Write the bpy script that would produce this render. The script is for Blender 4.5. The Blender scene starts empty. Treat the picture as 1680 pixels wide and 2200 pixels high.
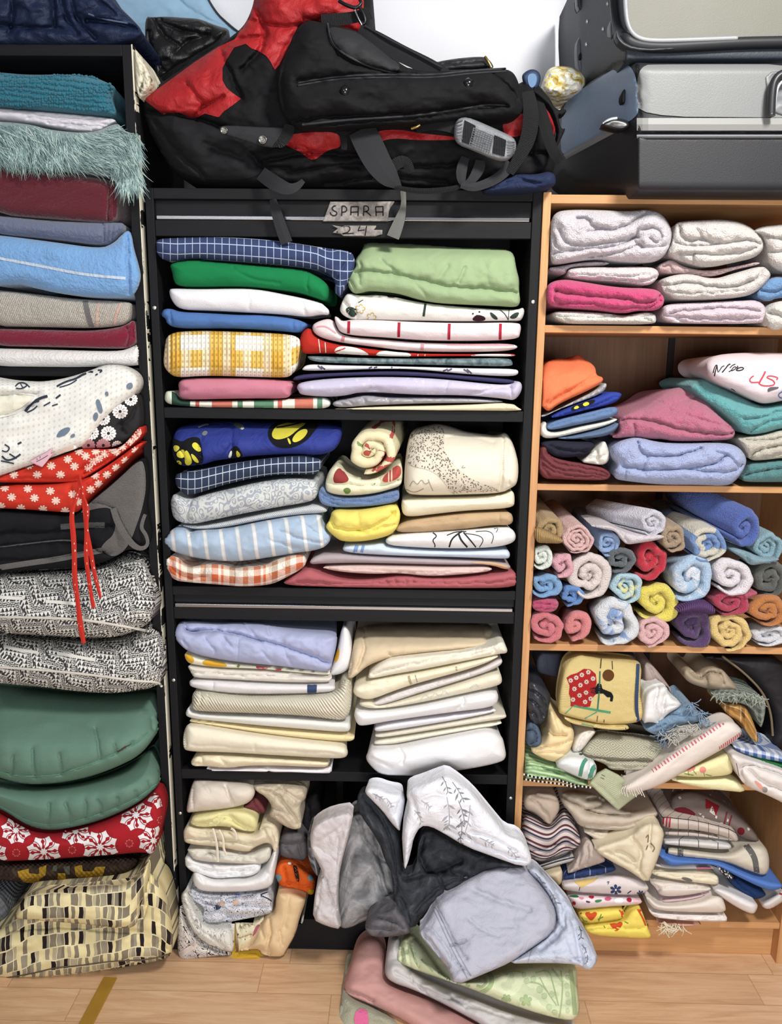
import bpy, math, random
import numpy as np
from mathutils import Vector, Matrix
from mathutils.geometry import delaunay_2d_cdt

# ------------------------------------------------------------------ camera, world, lights, exposure
SC = bpy.context.scene
COL = SC.collection
FPX = 1653.0
CAM = np.array([0.0, -1.75, 1.5])
PITCH, YAW, ROLL = math.radians(11.44059), math.radians(-0.96756), math.radians(0.58491)


def _axes():
    cp, sp, cy, sy = math.cos(PITCH), math.sin(PITCH), math.cos(YAW), math.sin(YAW)
    f = np.array([sy * cp, cy * cp, -sp])
    r = np.array([cy, -sy, 0.0])
    u = np.cross(r, f)
    cr, sr = math.cos(ROLL), math.sin(ROLL)
    return cr * r + sr * u, cr * u - sr * r, f


AX_R, AX_U, AX_F = _axes()
cam_data = bpy.data.cameras.new('camera')
cam = bpy.data.objects.new('camera', cam_data)
COL.objects.link(cam)
cam_data.sensor_fit = 'VERTICAL'
cam_data.sensor_height = 24.0
cam_data.lens = 24.0 * FPX / 2200.0
cam_data.clip_start = 0.05
mw = Matrix.Identity(4)
for i in range(3):
    mw[i][0], mw[i][1], mw[i][2], mw[i][3] = AX_R[i], AX_U[i], -AX_F[i], CAM[i]
cam.matrix_world = mw
SC.camera = cam
SC.view_settings.view_transform = 'Standard'
SC.view_settings.look = 'None'
SC.view_settings.gamma = 1.0
SC.view_settings.use_curve_mapping = False
SC.view_settings.exposure = 0.12

world = bpy.data.worlds.new('room_light')
SC.world = world
world.use_nodes = True
world.node_tree.nodes['Background'].inputs[0].default_value = (0.93, 0.96, 1.0, 1)
world.node_tree.nodes['Background'].inputs[1].default_value = 0.14


def area_light(name, loc, target, sx, sy, power, color):
    d = bpy.data.lights.new(name, 'AREA')
    d.shape = 'RECTANGLE'
    d.size, d.size_y, d.energy, d.color = sx, sy, power, color
    o = bpy.data.objects.new(name, d)
    COL.objects.link(o)
    o.location = loc
    o.rotation_euler = (Vector(target) - Vector(loc)).to_track_quat('-Z', 'Y').to_euler()
    return o


area_light('ceiling_lamp_or_fill', (0.8, -1.4, 2.85), (0.05, 0.0, 0.7), 0.36, 0.36, 52, (1.0, 0.97, 0.93))
area_light('ceiling_lamp_or_fill', (-1.1, -2.6, 2.75), (-0.1, 0.0, 1.0), 1.0, 0.6, 13, (0.92, 0.96, 1.0))  # weak cool fill added from the left, not a lamp of the room
area_light('low_fill_light', (0.35, -3.1, 0.95), (0.1, 0.0, 0.45), 1.5, 1.0, 60, (0.95, 0.97, 1.0))  # big soft fill added low behind the camera to brighten the lower shelves

# ------------------------------------------------------------------ pixel rays -> points of the place
SX, SY = 840.0, 1100.0


def P(px, py, Y):
    """World points on the planes y = Y seen at the photograph's pixels (arrays or scalars)."""
    px, py, Y = np.broadcast_arrays(np.asarray(px, float), np.asarray(py, float), np.asarray(Y, float))
    a = (px - SX) / FPX
    b = -(py - SY) / FPX
    d = AX_F[None, :] + a.reshape(-1, 1) * AX_R + b.reshape(-1, 1) * AX_U
    t = (Y.reshape(-1) - CAM[1]) / d[:, 1]
    return CAM[None, :] + d * t[:, None]


def pts(s):
    if isinstance(s, str):
        return np.array([[float(v) for v in p.split(',')] for p in s.split()])
    return np.asarray(s, float)


def lin(c):
    out = []
    for v in c[:3]:
        v = v / 255.0
        out.append(v / 12.92 if v <= 0.04045 else ((v + 0.055) / 1.055) ** 2.4)
    return (*out, 1.0)


# ------------------------------------------------------------------ noise, curves, distances
def _hash(ix, iy, seed):
    n = (ix.astype(np.int64) * 374761393 + iy.astype(np.int64) * 668265263 + seed * 974711) & 0x7fffffff
    n = ((n ^ (n >> 13)) * 1274126177) & 0x7fffffff
    n = n ^ (n >> 16)
    return (n & 0xffff) / 65535.0


def vnoise(x, y, seed=0):
    ix, iy = np.floor(x), np.floor(y)
    fx, fy = x - ix, y - iy
    fx, fy = fx * fx * (3 - 2 * fx), fy * fy * (3 - 2 * fy)
    a, b = _hash(ix, iy, seed), _hash(ix + 1, iy, seed)
    c, d = _hash(ix, iy + 1, seed), _hash(ix + 1, iy + 1, seed)
    return (a * (1 - fx) + b * fx) * (1 - fy) + (c * (1 - fx) + d * fx) * fy


def fbm(x, y, seed=0, octv=3):
    s, amp, t = 0, 1.0, 0
    for k in range(octv):
        s = s + amp * (vnoise(x * 2 ** k, y * 2 ** k, seed + 17 * k) - 0.5)
        t += amp
        amp *= 0.5
    return 2 * s / t


def chaikin(p, n, closed=True):
    for _ in range(n):
        if closed:
            q = np.roll(p, -1, axis=0)
            p = np.stack([0.75 * p + 0.25 * q, 0.25 * p + 0.75 * q], axis=1).reshape(-1, p.shape[1])
        else:
            a, b = p[:-1], p[1:]
            m = np.stack([0.75 * a + 0.25 * b, 0.25 * a + 0.75 * b], axis=1).reshape(-1, p.shape[1])
            p = np.vstack([p[:1], m, p[-1:]])
    return p


def resample(p, step, closed=True):
    q = np.vstack([p, p[:1]]) if closed else p
    seg = np.linalg.norm(np.diff(q[:, :2], axis=0), axis=1)
    L = np.concatenate([[0], np.cumsum(seg)])
    n = max(3 if closed else 2, int(round(L[-1] / step)))
    t = np.linspace(0, L[-1], n + (1 if closed else 0), endpoint=True)
    if closed:
        t = t[:-1]
    return np.stack([np.interp(t, L, q[:, k]) for k in range(q.shape[1])], axis=1)


def dist_poly(x, y, p, closed=False):
    a = p
    b = np.roll(p, -1, axis=0) if closed else p[1:]
    a = a if closed else p[:-1]
    best = np.full(x.shape, 1e9)
    for (ax, ay), (bx, by) in zip(a, b):
        dx, dy = bx - ax, by - ay
        l2 = dx * dx + dy * dy + 1e-12
        t = np.clip(((x - ax) * dx + (y - ay) * dy) / l2, 0, 1)
        best = np.minimum(best, (x - ax - t * dx) ** 2 + (y - ay - t * dy) ** 2)
    return np.sqrt(best)


def inside(x, y, p):
    r = np.zeros(x.shape, bool)
    n = len(p)
    for i in range(n):
        x1, y1 = p[i]
        x2, y2 = p[(i + 1) % n]
        if y1 == y2:
            continue
        c = ((y1 > y) != (y2 > y)) & (x < (x2 - x1) * (y - y1) / (y2 - y1) + x1)
        r ^= c
    return r


# ------------------------------------------------------------------ objects
def setp(o, label=None, cat=None, group=None, kind=None):
    for k, v in (('label', label), ('category', cat), ('group', group), ('kind', kind)):
        if v:
            o[k] = v
    return o


def link_mesh(name, co, faces, mats, fmat=None, uvs=None, parent=None, smooth=True, **tags):
    co = np.asarray(co, float)
    top = parent is None
    org = np.array([(co[:, 0].min() + co[:, 0].max()) / 2, (co[:, 1].min() + co[:, 1].max()) / 2, co[:, 2].min()])
    me = bpy.data.meshes.new(name)
    me.from_pydata([tuple(v) for v in (co - org)], [], [tuple(f) for f in faces])
    for m in mats:
        me.materials.append(m)
    if fmat is not None:
        me.polygons.foreach_set('material_index', np.asarray(fmat, dtype=np.int32))
    if uvs is not None:
        ul = me.uv_layers.new(name='UVMap')
        li = np.zeros(len(me.loops), dtype=np.int32)
        me.loops.foreach_get('vertex_index', li)
        ul.data.foreach_set('uv', np.asarray(uvs, float)[li].astype(np.float32).reshape(-1))
    if smooth:
        me.polygons.foreach_set('use_smooth', np.ones(len(me.polygons), bool))
    me.update()
    o = bpy.data.objects.new(name, me)
    COL.objects.link(o)
    o.location = org
    if parent is not None:
        o.parent = parent
        o.location = Vector(org) - world_loc(parent)
    setp(o, **tags)
    return o


def world_loc(o):
    v = Vector(o.location)
    while o.parent is not None:
        o = o.parent
        v += o.location
    return v


def empty(name, loc, **tags):
    o = bpy.data.objects.new(name, None)
    COL.objects.link(o)
    o.location = loc
    o.empty_display_size = 0.05
    return setp(o, **tags)


def cdt(outline, inner):
    """Triangles of the region inside a closed outline, with the given inner points."""
    vs = [Vector((float(a), float(b))) for a, b in outline] + [Vector((float(a), float(b))) for a, b in inner]
    n = len(outline)
    r = delaunay_2d_cdt(vs, [(i, (i + 1) % n) for i in range(n)], [], 1, 1e-5)
    v = np.array([[p.x, p.y] for p in r[0]])
    return v, [tuple(f) for f in r[2]], r[3]


def hexgrid(p, s, margin, rim):
    x0, y0 = p.min(0)
    x1, y1 = p.max(0)
    ys = np.arange(y0, y1, s * 0.87)
    g = []
    for k, yy in enumerate(ys):
        xs = np.arange(x0 + (s / 2 if k % 2 else 0), x1, s)
        g.append(np.stack([xs, np.full(xs.shape, yy)], 1))
    g = np.vstack(g) if g else np.zeros((0, 2))
    if not len(g):
        return g
    g = g[inside(g[:, 0], g[:, 1], p)]
    if len(g):
        g = g[dist_poly(g[:, 0], g[:, 1], rim, True) > margin]
    return g


SEED = [11]


class Surf:
    """The front of a soft body: its outline in the photograph, its distance, and how it swells and creases."""

    def __init__(s, outline, Y, bulge=.02, r=None, cr=(), wr=None, gy=0, gx=0, yref=None, cx=None, tb=None, smooth=2, step=3.0,
                 uvrot=0, uvflat=False, lobes=None, dfun=None, fine=0):
        SEED[0] += 7
        s.seed = SEED[0]
        p = pts(outline)
        s.raw = p
        s.step = step
        s.out = resample(chaikin(p, smooth), step)
        if smooth:
            s.out = inset(s.out, 1.3)
        s.Y, s.bulge = Y, bulge
        h = p[:, 1].max() - p[:, 1].min()
        w = p[:, 0].max() - p[:, 0].min()
        s.h, s.w = h, w
        s.r = r if r else max(4.0, min(0.5 * h, 0.5 * w, 26.0))
        s.cr = [(pts(c[0]) if len(pts(c[0])) < 3 else chaikin(pts(c[0]), 1, False), c[1], c[2]) for c in cr]
        s.wr = (wr[0] * 1.35,) + tuple(wr[1:]) if wr else ((.0022, 30, 16) if s.w > 60 and smooth else None)
        s.gy, s.gx, s.tb, s.dfun, s.fine = gy, gx, tb, dfun, fine
        s.yref = p[:, 1].max() if yref is None else yref
        s.cx = (p[:, 0].max() + p[:, 0].min()) / 2 if cx is None else cx
        s.uvrot, s.uvflat = math.radians(uvrot), uvflat
        o = s.out
        xs = np.linspace(o[:, 0].min(), o[:, 0].max(), 60)
        top, bot = np.zeros(60), np.zeros(60)
        a, b = o, np.roll(o, -1, axis=0)
        for i, x in enumerate(np.clip(xs, xs[0] + .3, xs[-1] - .3)):
            m = (a[:, 0] <= x) != (b[:, 0] <= x)
            t = (x - a[m, 0]) / (b[m, 0] - a[m, 0] + 1e-9)
            yy = a[m, 1] + t * (b[m, 1] - a[m, 1])
            top[i], bot[i] = (yy.min(), yy.max()) if len(yy) else (p[:, 1].mean(),) * 2
        mid = (top + bot) / 2
        k = np.ones(11) / 11
        s.xs, s.mid = xs, np.convolve(np.pad(mid, 5, mode='edge'), k, 'valid')
        s.half = np.maximum(6, (bot - top) / 2)

    def base(s, x, y):
        Y = s.Y + s.gy * (s.yref - y) / 100 + s.gx * (x - s.cx) / 100
        if s.tb:
            for yt, k in (s.tb if isinstance(s.tb, list) else [s.tb]):
                q = yt - y
                Y = Y + k * (q + np.sqrt(q * q + 500) - 4) / 200
        if s.dfun:
            Y = Y + s.dfun(x, y)
        return Y

    def depth(s, x, y, d=None):
        if d is None:
            d = dist_poly(x, y, s.out, True)
        t = np.clip(d / s.r, 0, 1)
        hgt = np.sqrt(np.clip(1 - (1 - t) ** 2, 0, 1))
        Y = s.base(x, y) - s.bulge * hgt
        if s.cr:
            xw = x + 3.2 * fbm(x / 17, y / 17, s.seed + 31, 2)
            yw = y + 3.2 * fbm(x / 15 + 40, y / 15, s.seed + 37, 2)
        for c, w, dep in s.cr:
            q = dist_poly(xw, yw, c)
            q1, q2 = np.clip(1 - q / (w * .6), 0, 1), np.clip(1 - q / (w * 3.2), 0, 1)
            Y = Y + dep * (.62 * q1 + .55 * q2 * q2) * np.minimum(1, t * 4 + .15)
        if s.wr:
            amp, sx, sy = s.wr[:3]
            rot = math.radians(s.wr[3]) if len(s.wr) > 3 else 0
            xr = x * math.cos(rot) + y * math.sin(rot)
            yr = -x * math.sin(rot) + y * math.cos(rot)
            n = fbm(xr / sx, yr / sy, s.seed, 3)
            rg = 1 - np.abs(fbm(xr / (sx * 1.7) + 9, yr / (sy * 1.7), s.seed + 5, 2)) * 2.2
            Y = Y - amp * (n + 0.55 * rg) * np.minimum(1, t * 1.5 + .1)
        if s.fine:
            Y = Y - s.fine * (vnoise(x / 3.1, y / 3.1, s.seed + 3) - .5) * 2
        return Y

    def uv(s, x, y):
        if s.uvflat:
            u, v = x / 100, y / 100
        else:
            m = np.interp(x, s.xs, s.mid)
            hf = np.interp(x, s.xs, s.half)
            t = np.clip((y - m) / hf, -.98, .98)
            u, v = x / 100, hf * np.arcsin(t) / 1.2 / 100
        c, sn = math.cos(s.uvrot), math.sin(s.uvrot)
        return np.stack([u * c + v * sn, -u * sn + v * c], 1)


CLAMP = [None]


def clampbox(q):
    x0, x1, z0, z1 = CLAMP[0]
    m = q[:, 1] > -.011
    q[m, 0] = np.clip(q[m, 0], x0, x1)
    q[m, 2] = np.clip(q[m, 2], z0, z1)
    q[:, 1] = np.minimum(q[:, 1], .338)



def inset(p, k):
    a = np.roll(p, 1, axis=0) - np.roll(p, -1, axis=0)
    a /= np.linalg.norm(a, axis=1, keepdims=True) + 1e-9
    nr = np.stack([-a[:, 1], a[:, 0]], 1)
    q = p + nr * k
    mid = p.mean(0)
    return q if abs(area2(q)) < abs(area2(p)) else p - nr * k


def hull_ratio(p):
    q = sorted(map(tuple, p))

    def half(q):
        h = []
        for c in q:
            while len(h) > 1 and (h[-1][0] - h[-2][0]) * (c[1] - h[-2][1]) - (h[-1][1] - h[-2][1]) * (c[0] - h[-2][0]) <= 0:
                h.pop()
            h.append(c)
        return h[:-1]
    return abs(area2(p)) / abs(area2(np.array(half(q) + half(q[::-1]))))


def area2(p):
    return np.sum(p[:, 0] * np.roll(p[:, 1], -1) - np.roll(p[:, 0], -1) * p[:, 1])


def puff(name, outline, Y, mat, dep=.2, shrink=.78, motifs=(), parent=None, label=None, cat=None, group=None, kind=None, droop=0, back_mat=None, **kw):
    """A soft body of real depth: swelling, creased front and sides running back from its outline."""
    s = Surf(outline, Y, **kw)
    g = hexgrid(s.out, s.step, s.step * .55, s.out)
    v, faces, _ = cdt(s.out, g)
    n = len(s.out)
    x, y = v[:, 0], v[:, 1]
    co = P(x, y, s.depth(x, y))
    uv = s.uv(x, y)
    fm = [0] * len(faces)
    mats = [mat]
    # sides and back
    rim = co[:n]
    ruv = uv[:n]
    cen = rim.mean(0)
    rows = [np.arange(n)]
    allc, alluv = [co], [uv]
    k0 = len(co)
    area = np.sum(s.out[:, 0] * np.roll(s.out[:, 1], -1) - np.roll(s.out[:, 0], -1) * s.out[:, 1])
    if hull_ratio(s.out) < .93:
        shrink = max(shrink, .97)
    d0 = min(.012, dep * .3)
    dirs = [(d0, 1.0 - (1 - shrink) * .12, 0), (dep * .6, 1 - (1 - shrink) * .6, droop * .6), (dep, shrink, droop)]
    if CLAMP[0] is not None:
        clampbox(co)
        rim = co[:n]

    def add_row(q, w):
        rows.append(np.arange(add_row.k, add_row.k + n))
        allc.append(q)
        alluv.append(w)
        add_row.k += n
    add_row.k = k0
    for dd, sh, dr in dirs:
        q = rim.copy()
        q[:, 0] = cen[0] + (q[:, 0] - cen[0]) * (1 - (1 - sh) * .5)
        q[:, 2] = cen[2] + (q[:, 2] - cen[2]) * sh - dr
        q[:, 1] += dd
        if CLAMP[0] is not None:
            if dd == d0 and (q[:, 1] < -.016).any() and (rim[:, 1] + dep).max() > -.01:
                for yy in (-.015, -.0105):
                    q0 = rim.copy()
                    q0[:, 1] = np.where(rim[:, 1] + dep > yy, np.maximum(q[:, 1], yy), rim[:, 1] + dep * .5)
                    if yy > -.011:
                        clampbox(q0)
                    if yy < -.011:
                        clampbox(q)
                        add_row(q, ruv)
                    add_row(q0, ruv)
                continue
            clampbox(q)
        w = (ruv - ruv.mean(0))
        w = ruv + w / (np.linalg.norm(w, axis=1, keepdims=True) + 1e-6) * dd * 9
        add_row(q, w)
    k0 = add_row.k
    for a, b in zip(rows[:-1], rows[1:]):
        for i in range(n):
            j = (i + 1) % n
            faces.append((a[i], b[i], b[j], a[j]) if area > 0 else (a[j], b[j], b[i], a[i]))
            fm.append(0)
    faces.append(tuple(rows[-1]) if area > 0 else tuple(rows[-1][::-1]))
    fm.append(0)
    # printed or sewn motifs lie on the front of the same mesh
    for mo in motifs:
        mk, mp, mm = mo[0], mo[1], mo[2]
        if mm not in mats:
            mats.append(mm)
        idx = mats.index(mm)
        lift = mo[4] if len(mo) > 4 else .0011
        for c2, f2, u2 in motif_mesh(s, mk, mp, mo[3] if len(mo) > 3 else None, lift):
            allc.append(c2)
            alluv.append(u2)
            faces += [tuple(i + k0 for i in f) for f in f2]
            fm += [idx] * len(f2)
            k0 += len(c2)
    o = link_mesh(name, np.vstack(allc), faces, mats, fm, np.vstack(alluv), parent, True, label=label, cat=cat, group=group, kind=kind)
    return o, s


def stroke_poly(line, w):
    line = np.asarray(line, float)
    t = np.gradient(line, axis=0)
    t /= np.linalg.norm(t, axis=1, keepdims=True) + 1e-9
    nrm = np.stack([-t[:, 1], t[:, 0]], 1)
    ww = np.asarray(w, float).reshape(-1, 1) if np.ndim(w) else w
    return np.vstack([line + nrm * ww / 2, (line - nrm * ww / 2)[::-1]])


def flower_poly(c, r, n, inner=.45, rot=0, sub=6, sq=1.0):
    a = np.linspace(0, 2 * math.pi, n * sub, endpoint=False)
    rr = r * (inner + (1 - inner) * np.abs(np.cos(n * a / 2)) ** .6)
    return np.stack([c[0] + rr * np.cos(a + rot), c[1] + sq * rr * np.sin(a + rot)], 1)


def motif_mesh(s, mk, mp, arg, lift):
    polys = []
    if mk == 'poly':
        polys = [resample(pts(mp), 3)]
    elif mk == 'blob':
        polys = [resample(chaikin(pts(mp), 2), 3)]
    elif mk == 'disc':
        for q in pts(mp):
            r = q[2] if len(q) > 2 else arg
            a = np.linspace(0, 2 * math.pi, max(8, int(r * 2)), endpoint=False)
            polys.append(np.stack([q[0] + r * np.cos(a), q[1] + r * np.sin(a)], 1))
    elif mk == 'flower':
        n, r, inner, sq = arg
        for q in pts(mp):
            polys.append(flower_poly(q, r if len(q) < 3 else q[2], n, inner, q[0] * .37, 8, sq))
    elif mk == 'line':
        l = pts(mp)
        l = chaikin(l, 2, False) if len(l) > 2 else l
        l = resample(l, 2.5, False)
        for i in range(len(l) - 1):
            pass
        return [strip_mesh(s, l, arg, lift)]
    out = []
    for p in polys:
        p = p[inside(p[:, 0], p[:, 1], s.out) | True]
        ins = inside(p[:, 0], p[:, 1], s.out)
        if not ins.all():
            p = clip_to(p, s.out)
            if p is None:
                continue
        g = hexgrid(p, s.step, s.step * .4, p)
        v, f, _ = cdt(p, g)
        if not len(f):
            continue
        c = P(v[:, 0], v[:, 1], s.depth(v[:, 0], v[:, 1]) - lift)
        out.append((c, f, s.uv(v[:, 0], v[:, 1])))
    return out


def clip_to(p, out):
    """Pull a motif's outer points back onto the body they are printed on."""
    cen = p[inside(p[:, 0], p[:, 1], out)]
    if len(cen) < 2:
        return None
    cen = cen.mean(0)
    q = p.copy()
    for _ in range(24):
        bad = ~inside(q[:, 0], q[:, 1], out)
        if not bad.any():
            break
        q[bad] = cen + (q[bad] - cen) * .93
    return q


def strip_mesh(s, l, w, lift):
    t = np.gradient(l, axis=0)
    t /= np.linalg.norm(t, axis=1, keepdims=True) + 1e-9
    nr = np.stack([-t[:, 1], t[:, 0]], 1)
    k = 3 if w < 8 else 5
    rows = [l + nr * w * (j / (k - 1) - .5) for j in range(k)]
    v = np.vstack(rows)
    n = len(l)
    f = [(j * n + i, j * n + i + 1, (j + 1) * n + i + 1, (j + 1) * n + i) for j in range(k - 1) for i in range(n - 1)]
    ok = inside(v[:, 0], v[:, 1], s.out)
    f = [q for q in f if all(ok[i] for i in q)]
    c = P(v[:, 0], v[:, 1], s.depth(v[:, 0], v[:, 1]) - lift)
    return c, f, s.uv(v[:, 0], v[:, 1])


def T(name, cat, label, outline, mat, Y=.01, **kw):
    """A top-level soft thing."""
    if not hasattr(mat, 'node_tree'):
        mat, Y = Y, mat
    o, s = puff(name, outline, Y, mat, label=label, cat=cat, **kw)
    o_surf[o.name] = s
    return o


o_surf = {}


def ribbon(name, path, w, mat, parent=None, thick=.0022, twist=None, steps=5, **tags):
    """A flat band along (px, py, Y) points; w in pixels (one value or one per point)."""
    p = np.asarray(path, float)
    ww = np.full(len(p), w, float) if np.ndim(w) == 0 else np.asarray(w, float)
    q = np.column_stack([p, ww])
    q = chaikin(q, 3, False)
    l = resample(q, steps, False)
    t = np.gradient(l[:, :2], axis=0)
    t /= np.linalg.norm(t, axis=1, keepdims=True) + 1e-9
    nr = np.stack([-t[:, 1], t[:, 0]], 1)
    A = l[:, :2] + nr * l[:, 3:4] / 2
    B = l[:, :2] - nr * l[:, 3:4] / 2
    M = l[:, :2]
    c = np.vstack([P(A[:, 0], A[:, 1], l[:, 2]), P(M[:, 0], M[:, 1], l[:, 2] - thick * .6), P(B[:, 0], B[:, 1], l[:, 2]),
                   P(B[:, 0], B[:, 1], l[:, 2] + thick), P(A[:, 0], A[:, 1], l[:, 2] + thick)])
    n = len(l)
    f = []
    for j in range(5):
        k = (j + 1) % 5
        f += [(j * n + i, j * n + i + 1, k * n + i + 1, k * n + i) for i in range(n - 1)]
    f += [tuple(j * n for j in range(5))[::-1], tuple(j * n + n - 1 for j in range(5))]
    L = np.concatenate([[0], np.cumsum(np.linalg.norm(np.diff(l[:, :2], axis=0), axis=1))]) / 100
    uv = np.vstack([np.stack([L, np.full(n, v)], 1) for v in (0, .1, .2, .2, 0)])
    return link_mesh(name, c, f, [mat], None, uv, parent, False, **tags)


def tube_data(path, rad, seg=6):
    """Verts and faces of a round cord along world points."""
    p = np.asarray(path, float)
    n = len(p)
    rad = np.full(n, rad, float) if np.ndim(rad) == 0 else np.asarray(rad, float)
    t = np.gradient(p, axis=0)
    t /= np.linalg.norm(t, axis=1, keepdims=True) + 1e-12
    ref = np.array([0.31, 0.87, 0.38])
    a = np.cross(t, ref)
    a /= np.linalg.norm(a, axis=1, keepdims=True) + 1e-12
    b = np.cross(t, a)
    co, f = [], []
    for k in range(seg):
        th = 2 * math.pi * k / seg
        co.append(p + (a * math.cos(th) + b * math.sin(th)) * rad[:, None])
    co = np.vstack(co)
    for k in range(seg):
        j = (k + 1) % seg
        f += [(k * n + i, j * n + i, j * n + i + 1, k * n + i + 1) for i in range(n - 1)]
    f += [tuple(k * n for k in range(seg)), tuple(k * n + n - 1 for k in range(seg))[::-1]]
    return co, f


def cords(name, paths, rad, mat, parent=None, seg=6, sm=2, **tags):
    """Several cords joined as one part; paths in (px, py, Y)."""
    C_, F_, k = [], [], 0
    for pa in paths:
        q = np.asarray(pa, float)
        q = chaikin(q, sm, False) if len(q) > 2 else q
        w = P(q[:, 0], q[:, 1], q[:, 2])
        r = rad
        if isinstance(rad, tuple):
            r = np.linspace(rad[0], rad[1], len(w))
        c, f = tube_data(w, r, seg)
        C_.append(c)
        F_ += [tuple(i + k for i in ff) for ff in f]
        k += len(c)
    return link_mesh(name, np.vstack(C_), F_, [mat], None, None, parent, True, **tags)


def on(s, line, lift=.002):
    """(px, py, Y) points lying on the front of a Surf."""
    l = pts(line)
    return np.column_stack([l, s.depth(l[:, 0], l[:, 1]) - lift])


def piping(s, line, mat, parent, rad=.0028, name='piping', step=6):
    l = resample(chaikin(pts(line), 2, False), step, False)
    return cords(name, [np.column_stack([l, s.depth(l[:, 0], l[:, 1]) - rad * .5])], rad, mat, parent, sm=0)


def boxes(name, bx, mats, parent=None, bevel=.0012, fm=None, **tags):
    """Axis-aligned boards joined as one mesh: (x0, x1, y0, y1, z0, z1)."""
    co, f, fmi, uv = [], [], [], []
    for n_, b in enumerate(bx):
        x0, x1, y0, y1, z0, z1 = b
        k = len(co)
        co += [(x0, y0, z0), (x1, y0, z0), (x1, y1, z0), (x0, y1, z0), (x0, y0, z1), (x1, y0, z1), (x1, y1, z1), (x0, y1, z1)]
        f += [tuple(k + i for i in q) for q in ((0, 3, 2, 1), (4, 5, 6, 7), (0, 1, 5, 4), (1, 2, 6, 5), (2, 3, 7, 6), (3, 0, 4, 7))]
        fmi += [0 if fm is None else fm[n_]] * 6
    o = link_mesh(name, co, f, mats, fmi, None, parent, False, **tags)
    if bevel:
        m = o.modifiers.new('bevel', 'BEVEL')
        m.width, m.segments, m.limit_method = bevel, 2, 'ANGLE'
    return o


def roll(name, label, c, rx, ry, mat, Y=-.01, ln=.24, turns=2.6, ang=0, back=(0, 0), irr=.1, start=0, flat=1.0, group='rolled small towels on the third wooden shelf',
         cat='towel', seed=None, hole=.1, tap=.93, fill=.97):
    """A towel rolled up and laid with its spiral end towards the room."""
    SEED[0] += 7
    sd = SEED[0] if seed is None else seed
    turns *= 1.12
    n = int(44 * turns)
    th = np.linspace(0, 2 * math.pi * turns, n)
    u = th / th[-1]
    pitch = (1 - hole) / turns
    half = pitch * fill / 2
    rho = hole + (1 - hole) * u ** .95 - half
    rho = np.maximum(rho, .03)
    nz = fbm(np.cos(th) * 1.3 + 5 + u * 1.2, np.sin(th) * 1.3 + 5 + u * .8, sd, 2)
    rho = rho * (1 + irr * nz * (3.0 - 2.1 * u))
    a = math.radians(ang)
    th2 = th + math.radians(100 + (start % 50) - ang) - th[-1]
    cs, sn = np.cos(th2), np.sin(th2)
    rows, off = [], [-1, -.86, -.5, 0, .5, .86, 1]
    scale = math.sqrt(rx * ry)
    hw = half * (1 + .25 * fbm(th * .7, th * 0 + 3.3, sd + 2, 2))
    mpp = 1.75 / FPX
    hw = hw * np.clip((1 - u) / .10, .35, 1)
    cosA, sinA = math.cos(a), math.sin(a)
    cw = P([c[0]], [c[1]], [Y])[0]

    def place(t, dY, shx=0, shz=0, sc=1.0):
        r = (rho + t * hw)
        x, y = rx * r * cs * sc, ry * r * sn * flat * sc
        px, py = c[0] + x * cosA - y * sinA, c[1] + x * sinA + y * cosA
        w = P(px, py, np.full(n, Y))
        d = Y + dY
        w[:, 1] = d
        w[:, 0] += shx
        w[:, 2] += shz
        return w
    fr = .5 * pitch * scale * mpp
    # the inner turns sit a little deeper, unevenly
    sink = .010 * (1 - u) + .006 * fbm(th * .5, th * 0 + 1.7, sd + 9, 2)
    bx, bz = back[0] * mpp, -back[1] * mpp
    for t in off:
        dd = fr * (1 - math.sqrt(max(0, 1 - t * t))) + sink
        fz = .0016 * (_hash(np.arange(n), np.full(n, int(50 + t * 9)), sd) - .5)
        rows.append(place(t, dd + fz))
    rin = place(-1, ln, bx, bz, tap)
    rout = place(1, ln, bx, bz, tap)
    m1 = place(1, fr + ln * .45, bx * .45, bz * .45, (1 + tap) / 2)
    rows = [rin] + rows + [m1, rout]
    k = len(rows)
    co = np.vstack(rows)
    if CLAMP[0] is not None:
        clampbox(co)
    f = []
    for j in range(k):
        j2 = (j + 1) % k
        f += [(j * n + i, j2 * n + i, j2 * n + i + 1, j * n + i + 1) for i in range(n - 1)]
    f += [tuple(j * n for j in range(k))[::-1], tuple(j * n + n - 1 for j in range(k))]
    L = np.cumsum(np.concatenate([[0], np.hypot(np.diff(rx * rho * cs), np.diff(ry * rho * sn))])) / 100
    uv = np.vstack([np.stack([L, np.full(n, (j if j < 8 else 8 + (j - 7) * 6) * .03)], 1) for j in range(k)])
    return link_mesh(name, co, f, [mat], None, uv, None, True, label=label, cat=cat, group=group)
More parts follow.
